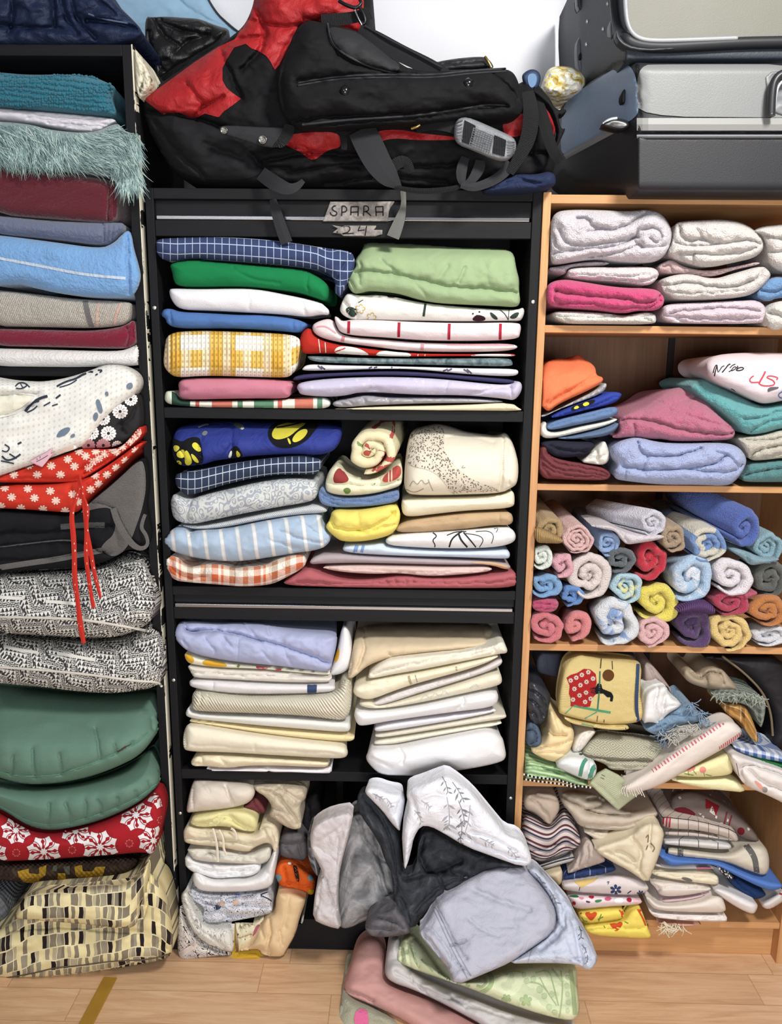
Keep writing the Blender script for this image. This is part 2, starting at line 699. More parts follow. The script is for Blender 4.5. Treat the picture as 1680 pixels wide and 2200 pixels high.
# ------------------------------------------------------------------ materials (all node-built)
class NB:
    def __init__(s, name, rough=.9, spec=.2):
        s.m = bpy.data.materials.new(name)
        s.m.use_nodes = True
        s.t = s.m.node_tree
        s.b = s.t.nodes['Principled BSDF']
        s.b.inputs['Roughness'].default_value = rough
        s.b.inputs['Specular IOR Level'].default_value = spec
        s._uv = None

    def n(s, typ, inp=None, **props):
        nd = s.t.nodes.new(typ)
        for k, v in props.items():
            setattr(nd, k, v)
        for k, v in (inp or {}).items():
            s.put(nd.inputs[k], v)
        return nd

    def put(s, sock, v):
        if isinstance(v, bpy.types.NodeSocket):
            s.t.links.new(v, sock)
        else:
            sock.default_value = v

    def math(s, op, a, b=0.0, c=None):
        nd = s.n('ShaderNodeMath', operation=op)
        s.put(nd.inputs[0], a)
        s.put(nd.inputs[1], b)
        if c is not None:
            s.put(nd.inputs[2], c)
        return nd.outputs[0]

    def uv(s):
        if s._uv is None:
            tc = s.n('ShaderNodeTexCoord')
            sp = s.n('ShaderNodeSeparateXYZ', {0: tc.outputs['UV']})
            s._uv = (tc.outputs['UV'], sp.outputs[0], sp.outputs[1], tc.outputs['Object'])
        return s._uv

    def mix(s, f, a, b, typ='MIX'):
        nd = s.n('ShaderNodeMix', data_type='RGBA', blend_type=typ)
        s.put(nd.inputs[0], f)
        s.put(nd.inputs[6], a)
        s.put(nd.inputs[7], b)
        return nd.outputs[2]

    def noise(s, scale, detail=3, vec=None, rough=.5, dist=0):
        nd = s.n('ShaderNodeTexNoise', {'Scale': scale, 'Detail': detail, 'Roughness': rough, 'Distortion': dist})
        s.put(nd.inputs['Vector'], vec if vec is not None else s.uv()[3])
        return nd.outputs[0]

    def ramp(s, f, stops, interp='CONSTANT'):
        nd = s.n('ShaderNodeValToRGB')
        cr = nd.color_ramp
        cr.interpolation = interp
        while len(cr.elements) < len(stops):
            cr.elements.new(.5)
        for e, (p, c) in zip(cr.elements, sorted(stops, key=lambda q: q[0])):
            e.position = p
            e.color = c if len(c) == 4 else lin(c)
        s.put(nd.inputs[0], f)
        return nd.outputs[0]

    def vec(s, x, y, z=0.0):
        nd = s.n('ShaderNodeCombineXYZ')
        for i, v in enumerate((x, y, z)):
            s.put(nd.inputs[i], v)
        return nd.outputs[0]

    def line(s, co, freq, lw, ph=0.0):
        """1 inside thin lines repeated freq times per unit."""
        f = s.math('FRACT', s.math('ADD', s.math('MULTIPLY', co, freq), ph))
        return s.math('LESS_THAN', f, lw)

    def bump(s, h, strength, dist=.01):
        nd = s.n('ShaderNodeBump', {'Strength': strength, 'Distance': dist, 'Height': h})
        s.t.links.new(nd.outputs[0], s.b.inputs['Normal'])


_mc = {}


def soften(c):
    g = .3 * c[0] + .59 * c[1] + .11 * c[2]
    return tuple(round((v + (g - v) * .09) * .965, 1) for v in c)



def M(col, pat=None, surf='weave', rough=.92, spec=.15, var=.10, **k):
    """Cloth: a base colour, a printed or woven pattern, and how the surface feels (weave, terry, fleece, knit, smooth)."""
    col = soften(col)
    k = {a: (soften(c) if a == 'c2' else [(q, soften(w)) for q, w in c] if a in ('st', 'st2') else c) for a, c in k.items()}
    key = (tuple(col), pat, surf, rough, spec, var, str(sorted(k.items())))
    if key in _mc:
        return _mc[key]
    b = NB('cloth_' + (pat or 'plain'), rough, spec)
    UV, u, v, ob = b.uv()
    c = lin(col)
    if pat is None:
        out = b.mix(0.0, c, c)
    elif pat == 'grid':
        g = b.math('MAXIMUM', b.line(u, k.get('fx', 7), k.get('lw', .1)), b.line(v, k.get('fy', 6), k.get('lwy', k.get('lw', .1)), k.get('ph', .5)))
        out = b.mix(g, c, lin(k['c2']))
    elif pat in ('stripes', 'vstripes'):
        co = u if pat == 'stripes' else v
        f = b.math('FRACT', b.math('ADD', b.math('MULTIPLY', co, k.get('f', 1.0)), k.get('ph', 0.0)))
        out = b.ramp(f, [(p, lin(cc)) for p, cc in k['st']])
    elif pat == 'plaid':
        f1 = b.math('FRACT', b.math('MULTIPLY', u, k.get('f', 1.0)))
        f2 = b.math('FRACT', b.math('ADD', b.math('MULTIPLY', v, k.get('fv', k.get('f', 1.0))), k.get('ph', 0.0)))
        a1 = b.ramp(f1, [(p, lin(cc)) for p, cc in k['st']])
        a2 = b.ramp(f2, [(p, lin(cc)) for p, cc in k.get('st2', k['st'])])
        out = b.mix(.5, a1, a2)
    elif pat == 'check':
        ck = b.n('ShaderNodeTexChecker', {'Scale': k.get('f', 8), 'Vector': UV, 'Color1': c, 'Color2': lin(k['c2'])})
        out = ck.outputs[0]
    elif pat == 'gingham':
        a1 = b.line(u, k.get('f', 5), .5)
        a2 = b.line(v, k.get('f', 5), .5)
        s2 = b.math('MULTIPLY', b.math('ADD', a1, a2), .5)
        out = b.mix(s2, c, lin(k['c2']))
    elif pat == 'damask':
        w = b.n('ShaderNodeTexVoronoi', {'Scale': k.get('f', 5), 'Vector': UV}, feature='SMOOTH_F1')
        nz = b.noise(k.get('f', 5) * 2.2, 2, UV, dist=1.2)
        sm = b.math('ADD', b.math('MULTIPLY', b.math('SINE', b.math('MULTIPLY', w.outputs[0], k.get('rings', 26))), .5), b.math('MULTIPLY', nz, 1.3))
        out = b.mix(b.math('GREATER_THAN', sm, k.get('th', .62)), c, lin(k['c2']))
    elif pat == 'mottle':
        nz = b.noise(k.get('f', 4), 5, UV, dist=k.get('dist', .8))
        out = b.ramp(nz, [(p, lin(cc)) for p, cc in k['st']], k.get('interp', 'LINEAR'))
    elif pat == 'sprig':
        vo = b.n('ShaderNodeTexVoronoi', {'Scale': k.get('f', 6), 'Vector': UV}, feature='F1')
        nz = b.noise(k.get('f', 6) * 4, 2, UV)
        d = b.math('ADD', vo.outputs['Distance'], b.math('MULTIPLY', nz, .5))
        out = b.mix(b.math('LESS_THAN', d, k.get('th', .5)), c, lin(k['c2']))
    elif pat == 'veins':
        nc = b.n('ShaderNodeTexNoise', {'Scale': k.get('f', 8) * .4, 'Detail': 0, 'Vector': UV})
        vv = b.n('ShaderNodeVectorMath', {0: UV, 1: nc.outputs[1]}, operation='MULTIPLY_ADD')
        vv.inputs[1].default_value = (1.0, 1.7, 1)
        b.t.links.new(nc.outputs[1], vv.inputs[2])
        vo = b.n('ShaderNodeTexVoronoi', {'Scale': k.get('f', 8), 'Vector': vv.outputs[0]}, feature='DISTANCE_TO_EDGE')
        nz = b.noise(k.get('f', 8) * .35, 2, UV)
        m1 = b.math('LESS_THAN', vo.outputs[0], k.get('lw', .03))
        out = b.mix(b.math('MULTIPLY', m1, b.math('GREATER_THAN', nz, k.get('th', .5))), c, lin(k['c2']))
    elif pat == 'tweed':
        w = b.n('ShaderNodeTexWave', {'Scale': k.get('f', 9), 'Distortion': 2.5, 'Detail': 2, 'Detail Scale': 3, 'Vector': b.vec(b.math('ADD', u, b.math('MULTIPLY', v, .45)), v)})
        nz = b.noise(60, 2, UV)
        f = b.math('ADD', b.math('MULTIPLY', w.outputs[1], .6), b.math('MULTIPLY', nz, .5))
        out = b.ramp(f, [(0, lin(k['c2'])), (.85, c)], 'LINEAR')
        if 'st' in k:
            band = b.ramp(b.math('MULTIPLY', u, .25), [(p, lin(cc)) for p, cc in k['st']])
            out = b.mix(.75, out, band, 'MULTIPLY')
    elif pat == 'tiles':
        fr, fc = k.get('fr', 3.9), k.get('fc', 6.4)
        wob = b.math('MULTIPLY', b.math('SUBTRACT', b.noise(2.4, 1, UV), .5), .14)
        v2 = b.math('MULTIPLY', b.math('ADD', v, wob), fr)
        row = b.math('FLOOR', v2)
        wn = b.n('ShaderNodeTexWhiteNoise', {'W': row}, noise_dimensions='1D')
        u2 = b.math('ADD', b.math('MULTIPLY', b.math('ADD', u, b.math('MULTIPLY', b.noise(5.5, 0, UV), .05)), fc), b.math('MULTIPLY', wn.outputs[0], 7))
        cell = b.math('FLOOR', u2)
        w2 = b.n('ShaderNodeTexWhiteNoise', {'Vector': b.vec(cell, row)}, noise_dimensions='2D')
        half = b.math('GREATER_THAN', b.math('FRACT', u2), b.math('ADD', .35, b.math('MULTIPLY', w2.outputs[0], .35)))
        w3 = b.n('ShaderNodeTexWhiteNoise', {'Vector': b.vec(b.math('ADD', cell, b.math('MULTIPLY', half, .5)), row)}, noise_dimensions='2D')
        base = b.ramp(w3.outputs[0], [(0, (222, 208, 158)), (.34, (178, 168, 138)), (.52, (128, 118, 100)), (.74, (150, 142, 122)), (.90, (38, 30, 32))])
        m1 = b.math('MAXIMUM', b.math('LESS_THAN', b.math('FRACT', v2), .09), b.math('LESS_THAN', b.math('FRACT', u2), .09))
        out = b.mix(m1, base, c)
    elif pat == 'geo':
        # woven-look print: slanting bands of triangles, lozenges and hatching, dark on off-white
        dk = lin(k['c2'])
        u, v = b.math('MULTIPLY', u, 1.35), b.math('MULTIPLY', v, 1.35)
        p, q = b.math('ADD', u, b.math('MULTIPLY', v, .75)), b.math('SUBTRACT', u, b.math('MULTIPLY', v, 1.1))
        tri_w = lambda x, f: b.math('ABSOLUTE', b.math('SUBTRACT', b.math('FRACT', b.math('MULTIPLY', x, f)), .5))
        tri = b.math('GREATER_THAN', b.math('FRACT', b.math('MULTIPLY', v, 8.5)), b.math('MULTIPLY', tri_w(u, 8.5), 2.0))
        dia = b.math('FRACT', b.math('MULTIPLY', b.math('ADD', tri_w(p, 4.2), tri_w(q, 4.2)), 3.0))
        loz = b.math('GREATER_THAN', dia, .38)
        hat = b.math('MAXIMUM', b.math('GREATER_THAN', b.math('FRACT', b.math('MULTIPLY', p, 9)), .42), b.math('LESS_THAN', b.math('FRACT', b.math('MULTIPLY', q, 3)), .3))
        bd = b.math('ADD', b.math('MULTIPLY', q, 1.35), b.math('MULTIPLY', tri_w(p, .9), 1.3))
        f = b.math('FRACT', bd)
        m1, m2 = b.math('LESS_THAN', f, .36), b.math('GREATER_THAN', f, .7)
        mid = b.math('SUBTRACT', 1.0, b.math('MAXIMUM', m1, m2))
        body = b.math('ADD', b.math('ADD', b.math('MULTIPLY', m1, tri), b.math('MULTIPLY', m2, hat)), b.math('MULTIPLY', mid, loz))
        edge = b.math('LESS_THAN', b.math('FRACT', b.math('MULTIPLY', bd, 2.9)), .09)
        msk = b.math('MULTIPLY', body, b.math('SUBTRACT', 1.0, edge))
        msk = b.math('MULTIPLY', msk, b.math('ADD', .62, b.math('MULTIPLY', b.noise(26, 3, UV), .8)))
        out = b.mix(b.math('MINIMUM', msk, 1.0), c, dk)
    elif pat == 'crochet':
        ck = b.math('ADD', b.line(u, .85, .5, .2), b.line(v, 1.5, .5, .1))
        base = b.ramp(b.math('MULTIPLY', ck, .5), [(0, lin((246, 240, 226))), (.3, c), (.8, lin(k['c2']))], 'LINEAR')
        st = b.line(u, 2.3, .4)
        base = b.mix(b.math('MULTIPLY', st, .45), base, lin((248, 244, 232)))
        hole = b.math('MULTIPLY', b.line(u, 11, .38), b.line(v, 9, .4))
        out = b.mix(b.math('MULTIPLY', hole, .45), base, lin((120, 84, 24)))
        b.bump(b.math('SUBTRACT', b.math('MULTIPLY', b.math('SINE', b.math('MULTIPLY', u, 69)), .5), hole), .7, .004)
    elif pat == 'chev':
        zig = b.math('ABSOLUTE', b.math('SUBTRACT', b.math('FRACT', b.math('MULTIPLY', u, k.get('fu', 2))), .5))
        f = b.math('FRACT', b.math('ADD', b.math('MULTIPLY', v, k.get('f', 9)), b.math('MULTIPLY', zig, k.get('amp', 3))))
        out = b.mix(b.math('LESS_THAN', f, k.get('lw', .5)), c, lin(k['c2']))
    elif pat == 'lozenge':
        du = b.math('ABSOLUTE', b.math('SUBTRACT', b.math('FRACT', b.math('MULTIPLY', u, k.get('f', 3))), .5))
        dv = b.math('ABSOLUTE', b.math('SUBTRACT', b.math('FRACT', b.math('MULTIPLY', v, k.get('f', 3) * 1.4)), .5))
        f = b.math('FRACT', b.math('MULTIPLY', b.math('ADD', du, dv), 5.0))
        out = b.mix(b.math('LESS_THAN', f, .4), c, lin(k['c2']))
    elif pat == 'holes':
        vo = b.n('ShaderNodeTexVoronoi', {'Scale': k.get('f', 14), 'Vector': UV}, feature='F1')
        out = b.mix(b.math('LESS_THAN', vo.outputs['Distance'], k.get('th', .3)), c, lin(k['c2']))
    elif pat == 'dots':
        du = b.math('SUBTRACT', b.math('FRACT', b.math('MULTIPLY', u, k.get('f', 6))), .5)
        dv = b.math('SUBTRACT', b.math('FRACT', b.math('MULTIPLY', v, k.get('f', 6))), .5)
        d = b.math('ADD', b.math('MULTIPLY', du, du), b.math('MULTIPLY', dv, dv))
        out = b.mix(b.math('LESS_THAN', d, k.get('th', .06)), c, lin(k['c2']))
    if var:
        nz = b.noise(9, 4)
        out = b.mix(1.0, out, b.ramp(nz, [(.25, (1 - var, 1 - var, 1 - var, 1)), (.75, (1, 1, 1, 1))], 'LINEAR'), 'MULTIPLY')
    b.t.links.new(out, b.b.inputs['Base Color'])
    if pat != 'crochet':
        if surf == 'weave':
            b.bump(b.noise(420, 2), .35, .002)
        elif surf == 'terry':
            b.bump(b.math('ADD', b.noise(400, 3), b.math('MULTIPLY', b.noise(130, 2), .6)), .9, .006)
            b.b.inputs['Sheen Weight'].default_value = .25
        elif surf == 'fleece':
            b.bump(b.math('ADD', b.noise(230, 3), b.math('MULTIPLY', b.noise(70, 2), .5)), .7, .004)
            b.b.inputs['Sheen Weight'].default_value = .3
        elif surf == 'knit':
            w = b.math('MULTIPLY', b.math('SINE', b.math('MULTIPLY', u, k.get('kf', 110))), b.math('SINE', b.math('MULTIPLY', v, k.get('kf', 110))))
            b.bump(w, .6, .003)
        elif surf == 'rib':
            w = b.math('SINE', b.math('MULTIPLY', b.math('ADD', u, b.math('MULTIPLY', v, k.get('sk', .9))), k.get('kf', 95)))
            b.bump(w, .7, .004)
        elif surf == 'crinkle':
            b.bump(b.math('ADD', b.noise(26, 4, dist=1.0), b.math('MULTIPLY', b.noise(300, 2), .15)), .5, .012)
    _mc[key] = b.m
    return b.m


def hard(col, rough=.5, spec=.4, metal=0.0, bump=None, var=.0):
    key = ('h', tuple(col), rough, spec, metal, str(bump), var)
    if key in _mc:
        return _mc[key]
    b = NB('hard_surface', rough, spec)
    c = lin(col)
    out = b.mix(0.0, c, c)
    if var:
        out = b.mix(1.0, out, b.ramp(b.noise(14, 4), [(.3, (1 - var, 1 - var, 1 - var, 1)), (.7, (1, 1, 1, 1))], 'LINEAR'), 'MULTIPLY')
    b.t.links.new(out, b.b.inputs['Base Color'])
    b.b.inputs['Metallic'].default_value = metal
    if bump:
        b.bump(b.noise(bump[0], 3), bump[1], .003)
    _mc[key] = b.m
    return b.m


def wood(col, col2, sx=1.0, sz=1.0, rough=.5, f=8, spec=.3):
    b = NB('wood', rough, spec)
    tc = b.n('ShaderNodeTexCoord')
    mp = b.n('ShaderNodeMapping', {'Vector': tc.outputs['Object'], 'Scale': (sx, 1.5, sz)})
    n1 = b.noise(f, 5, mp.outputs[0], .6, .6)
    n2 = b.noise(f * 7, 3, mp.outputs[0], .6)
    o = b.ramp(b.math('ADD', b.math('MULTIPLY', n1, .7), b.math('MULTIPLY', n2, .3)), [(.32, lin(col2)), (.62, lin(col))], 'LINEAR')
    b.t.links.new(o, b.b.inputs['Base Color'])
    b.bump(n2, .12, .001)
    return b.m


BLACKWOOD = wood((21, 21, 24), (13, 13, 15), .5, 6, .6, 14, .2)
BLACKSIDE = wood((20, 20, 23), (12, 12, 14), 6, .5, .6, 14, .2)
BEECH_H = wood((198, 150, 102), (174, 124, 80), .35, 9, .5, 7)
BEECH_V = wood((198, 150, 102), (174, 124, 80), 9, .35, .5, 7)
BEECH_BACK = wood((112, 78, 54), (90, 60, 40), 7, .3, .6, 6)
CHROME = hard((225, 225, 228), .18, .5, 1.0)
BLK = hard((14, 14, 17), .7, .25)
# ------------------------------------------------------------------ the room
FZ = -.04


def floor_material():
    b = NB('laminate_floor', .42, .35)
    tc = b.n('ShaderNodeTexCoord')
    sp = b.n('ShaderNodeSeparateXYZ', {0: tc.outputs['Object']})
    x, y = sp.outputs[0], sp.outputs[1]
    row = b.math('FLOOR', b.math('MULTIPLY', y, 1 / .095))
    wn = b.n('ShaderNodeTexWhiteNoise', {'W': row}, noise_dimensions='1D')
    cell = b.math('FLOOR', b.math('ADD', b.math('MULTIPLY', x, 1 / .62), b.math('MULTIPLY', wn.outputs[0], 5)))
    w2 = b.n('ShaderNodeTexWhiteNoise', {'Vector': b.vec(cell, row)}, noise_dimensions='2D')
    sv = b.vec(b.math('ADD', b.math('MULTIPLY', x, 1.2), b.math('MULTIPLY', w2.outputs[0], 9)), b.math('MULTIPLY', y, 14))
    g1 = b.noise(3.2, 6, sv, .6, 1.2)
    g2 = b.noise(16, 4, sv, .6)
    o = b.ramp(b.math('ADD', b.math('MULTIPLY', g1, .75), b.math('MULTIPLY', g2, .25)), [(.30, lin((186, 144, 108))), (.5, lin((208, 168, 130))), (.72, lin((222, 188, 152)))], 'LINEAR')
    o = b.mix(1.0, o, b.ramp(w2.outputs[0], [(0, (.9, .9, .9, 1)), (1, (1, 1, 1, 1))], 'LINEAR'), 'MULTIPLY')
    seam = b.math('MAXIMUM', b.math('LESS_THAN', b.math('FRACT', b.math('MULTIPLY', y, 1 / .095)), .018),
                  b.math('LESS_THAN', b.math('FRACT', b.math('ADD', b.math('MULTIPLY', x, 1 / .62), b.math('MULTIPLY', wn.outputs[0], 5))), .003))
    o = b.mix(b.math('MULTIPLY', seam, .5), o, lin((120, 78, 44)))
    b.t.links.new(o, b.b.inputs['Base Color'])
    return b.m


boxes('floor', [(-2.2, 2.2, -2.6, .62, FZ - .05, FZ)], [floor_material()], bevel=0, kind='structure')
boxes('wall_back', [(-2.2, 2.2, .52, .62, FZ, 3.0)], [hard((220, 221, 226), .85, .1, 0, (160, .12))], bevel=0, kind='structure')

# ------------------------------------------------------------------ black shelf unit in the middle
D = .36
cu = empty('bookcase', (-.14, .18, FZ), label='tall black bookcase in the middle with chrome strips and a handwritten tape label', cat='bookcase')


def board(name, b, mat, par, **k):
    return boxes(name, [b], [mat], par, **k)


board('side_panel', (-.567, -.549, 0, D, FZ, 1.85), BLACKSIDE, cu)
board('side_panel', (.267, .287, 0, D, FZ, 1.85), BLACKSIDE, cu)
board('top_panel', (-.549, .267, 0, D, 1.828, 1.85), BLACKWOOD, cu)
board('back_panel', (-.549, .267, D - .008, D, FZ, 1.828), BLACKWOOD, cu)
board('fascia', (-.549, .267, .012, .03, 1.795, 1.828), BLACKWOOD, cu)
board('fascia', (-.549, .267, .004, .022, 1.752, 1.786), BLACKWOOD, cu)
board('chrome_strip', (-.545, .262, .002, .016, 1.7865, 1.7945), CHROME, cu, label='polished metal strip across the top fascia')
board('shelf', (-.549, .267, .002, D - .008, 1.357, 1.381), BLACKWOOD, cu)
board('shelf', (-.549, .267, .002, D - .008, .936, .958), BLACKWOOD, cu)
board('fascia', (-.549, .267, .012, .03, .915, .936), BLACKWOOD, cu)
board('chrome_strip', (-.545, .262, .002, .016, .9065, .9145), CHROME, cu, label='polished metal strip under the middle shelf')
board('fascia', (-.549, .267, .004, .022, .876, .906), BLACKWOOD, cu)
board('shelf', (-.549, .267, .002, D - .008, .455, .481), BLACKWOOD, cu)
board('plinth', (-.549, .267, .012, D - .01, FZ, .05), BLACKWOOD, cu)
board('divider', (-.17, -.152, .12, D - .008, .05, .455), BLACKSIDE, cu)

# white chipboard shows where the edging has flaked off
pe = NB('flaked_edging', .8, .1)
_tc = pe.n('ShaderNodeTexCoord')
_mp = pe.n('ShaderNodeMapping', {'Vector': _tc.outputs['Object'], 'Scale': (30, 1, 3.2)})
_n = pe.noise(2.2, 5, _mp.outputs[0], .7)
pe.t.links.new(pe.ramp(_n, [(0, lin((24, 24, 26))), (.45, lin((206, 200, 180)))]), pe.b.inputs['Base Color'])

# ------------------------------------------------------------------ black shelf unit on the left
lu = empty('bookcase', (-.9, .18, FZ), label='black bookcase at the left edge holding blankets and cushions', cat='bookcase')
board('side_panel', (-.600, -.5795, 0, D, FZ, 2.13), BLACKSIDE, lu)
board('flaked_edge', (-.5795, -.5765, -.001, .02, FZ, 2.13), pe.m, lu, label='pale strip where the black edging has flaked off', bevel=0)
board('side_panel', (-1.42, -1.40, 0, D, FZ, 2.13), BLACKSIDE, lu)
board('top_panel', (-1.40, -.600, 0, D, 2.108, 2.13), BLACKWOOD, lu)
board('back_panel', (-1.40, -.600, D - .008, D, FZ, 2.108), BLACKWOOD, lu)
board('shelf', (-1.40, -.600, .002, D - .008, 1.448, 1.468), BLACKWOOD, lu)
board('base_panel', (-1.40, -.600, .03, D - .008, FZ, .0), BLACKWOOD, lu)

# ------------------------------------------------------------------ beech shelf unit on the right
ru = empty('bookcase', (.65, .18, FZ), label='beech coloured wooden bookcase holding towels and rolled facecloths', cat='bookcase')
board('side_panel', (.2885, .3055, -.004, D, FZ, 1.846), BEECH_V, ru)
board('side_panel', (.985, 1.003, 0, D, FZ, 1.846), BEECH_V, ru)
board('top_panel', (.3055, .985, 0, D, 1.824, 1.842), BEECH_H, ru)
board('back_panel', (.3055, .985, D - .008, D, FZ, 1.824), BEECH_BACK, ru)
board('back_strip', (.695, .712, D - .014, D - .008, .077, 1.824), hard((36, 30, 34), .8), ru, label='dark joint strip down the back panel')
for z0, z1 in ((1.555, 1.571), (1.201, 1.216), (.810, .827), (.451, .467), (.059, .077)):
    board('shelf', (.3055, .985, .004, D - .014, z0, z1), BEECH_H, ru)
board('plinth', (.3055, .985, .03, .048, FZ, .059), BEECH_H, ru)
# shelf pins and cam locks on the panels' edges
SCREW = hard((205, 203, 196), .35, .5, .8)


def screws(lst, par):
    for x, z in lst:
        a = np.linspace(0, 2 * math.pi, 12, endpoint=False)
        co = [(x + .0042 * math.cos(t), -.0012, z + .0042 * math.sin(t)) for t in a] + [(x + .003 * math.cos(t), -.0022, z + .003 * math.sin(t)) for t in a]
        co += [(x, -.0022, z), (x, .004, z)]
        f = [(i, (i + 1) % 12, 12 + (i + 1) % 12, 12 + i) for i in range(12)] + [(12 + i, 12 + (i + 1) % 12, 24) for i in range(12)]
        link_mesh('screw', co, f, [SCREW], None, None, par, True)


screws([(-.558, 1.60), (-.556, .72), (-.556, .36), (.277, 1.62), (.277, .42)], cu)
# threshold strip on the floor
boxes('floor_strip', [(0, .034, -1.2, .03, 0, .004)], [hard((168, 128, 46), .45, .4, .15, (60, .2), .2)], bevel=.0015, label='brassy yellow threshold strip lying on the laminate floor', cat='floor strip').location = (0, 0, 0)
_fs = bpy.data.objects['floor_strip']
_w0 = P([228], [2100], [0])[0]
_a = CAM + (P([232], [2112], [0])[0] - CAM) * ((FZ - CAM[2]) / (P([232], [2112], [0])[0][2] - CAM[2]))
_b = CAM + (P([186], [2200], [0])[0] - CAM) * ((FZ - CAM[2]) / (P([186], [2200], [0])[0][2] - CAM[2]))
_dirv = Vector(_a - _b)
_fs.rotation_euler = (0, 0, -math.atan2(_dirv.x, _dirv.y))
_dirv.normalize()
_fs.location = Vector(_a) - _dirv * .6 + Vector((0, 0, .0))
_fs.location.z = FZ
# ------------------------------------------------------------------ left unit: bags, blankets, cushions
GB = 'folded blankets stacked on the upper left shelf'
HAZEBAG = M((20, 34, 66), None, 'crinkle', .62, .3, .25)  # black bag; the blue haze over it is put into the colour
o, s = puff('storage_bag', '-60,-40 230,-40 245,2 262,18 290,45 308,66 302,80 285,93 255,102 232,105 200,101 150,105 60,103 -60,105', .03, HAZEBAG, dep=.3, bulge=.05, r=40,
            label='crumpled black bag, tinted navy by painted haze, lying on top of the left black bookcase', cat='bag',
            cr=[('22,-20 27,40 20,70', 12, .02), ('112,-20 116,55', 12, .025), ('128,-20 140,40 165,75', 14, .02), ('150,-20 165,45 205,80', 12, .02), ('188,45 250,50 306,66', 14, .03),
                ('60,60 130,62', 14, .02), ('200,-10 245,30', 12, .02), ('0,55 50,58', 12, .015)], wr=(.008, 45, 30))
cords('seam', [on(s, '190,30 225,42 275,50', .004)], .002, hard((60, 74, 100), .5), o)
CLAMP[0] = (-1.39, -.6035, 1.469, 2.107)
# chenille bath mat
TEAL = M((14, 116, 140), None, 'terry', .9)
s0 = '-40,154 0,154 60,160 150,158 200,163 235,178 250,187 243,194 239,206 243,221 250,238 246,250 215,249 120,240 40,233 -40,228'
o, s = puff('bath_mat', s0, .02, TEAL, dep=.24, bulge=.022, label='teal chenille bath mat with bobbly tufts, folded, topmost in the left bookcase', cat='bath mat', group=GB,
            cr=[('236,182 239,205 244,240', 9, .018)])
rng = random.Random(4)
C_, F_, k = [], [], 0
ico = bpy.data.meshes.new('tmp')
import bmesh
_b = bmesh.new()
bmesh.ops.create_icosphere(_b, subdivisions=1, radius=1)
ICO_V = np.array([v.co[:] for v in _b.verts])
ICO_F = [tuple(v.index for v in f.verts) for f in _b.faces]
_b.free()
for row in range(9):
    for i in range(46):
        x = 2 + i * 5.3 + rng.uniform(-1.5, 1.5)
        y = 160 + row * 8.6 + rng.uniform(-1.5, 1.5) + 10 * (x / 240) * (1 - row / 14) + 4 * math.sin(x / 33 + row)
        if not inside(np.array([x]), np.array([y]), s.out)[0]:
            continue
        w = P([x], [y], s.depth(np.array([float(x)]), np.array([float(y)])))[0]
        v = ICO_V * np.array([.0034, .0045, .0036]) * rng.uniform(.8, 1.2) + w
        C_.append(v)
        F_ += [tuple(q + k for q in f) for f in ICO_F]
        k += len(v)
link_mesh('tufts', np.vstack(C_), F_, [TEAL], None, None, o, True)
o, s = puff('folded_sheet', '-40,229 0,230 60,236 150,243 215,250 246,254 252,262 226,276 205,285 140,279 60,263 -40,257', .03, M((214, 208, 214), None, 'weave'), dep=.2, bulge=.016,
            label='thin pale lilac-white sheet folded under the teal bath mat', cat='sheet', group=GB,
            cr=[('80,246 150,253 235,259', 4, .006), ('60,252 150,260 230,266', 4, .007), ('100,262 160,268 222,272', 4, .007), ('140,272 205,278', 4, .006)])
# faux fur throw
FURB = M((128, 150, 150), None, 'fleece')
o, s = puff('fur_throw', '-40,258 60,264 110,279 200,286 248,262 264,272 278,300 292,330 290,356 272,372 250,380 150,366 60,352 -40,348', .0, FURB, dep=.24, bulge=.03,
            label='shaggy sage grey faux fur throw folded in the left bookcase', cat='throw', group=GB, wr=(.004, 30, 18))
rng = random.Random(9)
C_, F_, fm, k = [], [], [], 0


def fur_strand(x, y, Y, ang, L, w, curl):
    global k
    n = 5
    l = []
    px, py = x, y
    for i in range(n):
        l.append((px, py))
        ang += curl
        px += math.cos(ang) * L / n
        py += math.sin(ang) * L / n
    l = np.array(l)
    t = np.gradient(l, axis=0)
    t /= np.linalg.norm(t, axis=1, keepdims=True)
    nr = np.stack([-t[:, 1], t[:, 0]], 1)
    ww = w * np.linspace(1, .15, n)[:, None]
    a, b = l + nr * ww, l - nr * ww
    yy = Y - .006 - .012 * np.sin(np.linspace(0, 2.6, n)) + .004
    c = np.vstack([P(a[:, 0], a[:, 1], yy), P(l[:, 0], l[:, 1], yy - .0012), P(b[:, 0], b[:, 1], yy)])
    C_.append(c)
    cidx = rng.choice((0, 0, 1, 1, 2))
    for r_ in (0, 1):
        for i in range(n - 1):
            F_.append((k + r_ * n + i, k + r_ * n + i + 1, k + (r_ + 1) * n + i + 1, k + (r_ + 1) * n + i))
            fm.append(cidx)
    k += len(c)


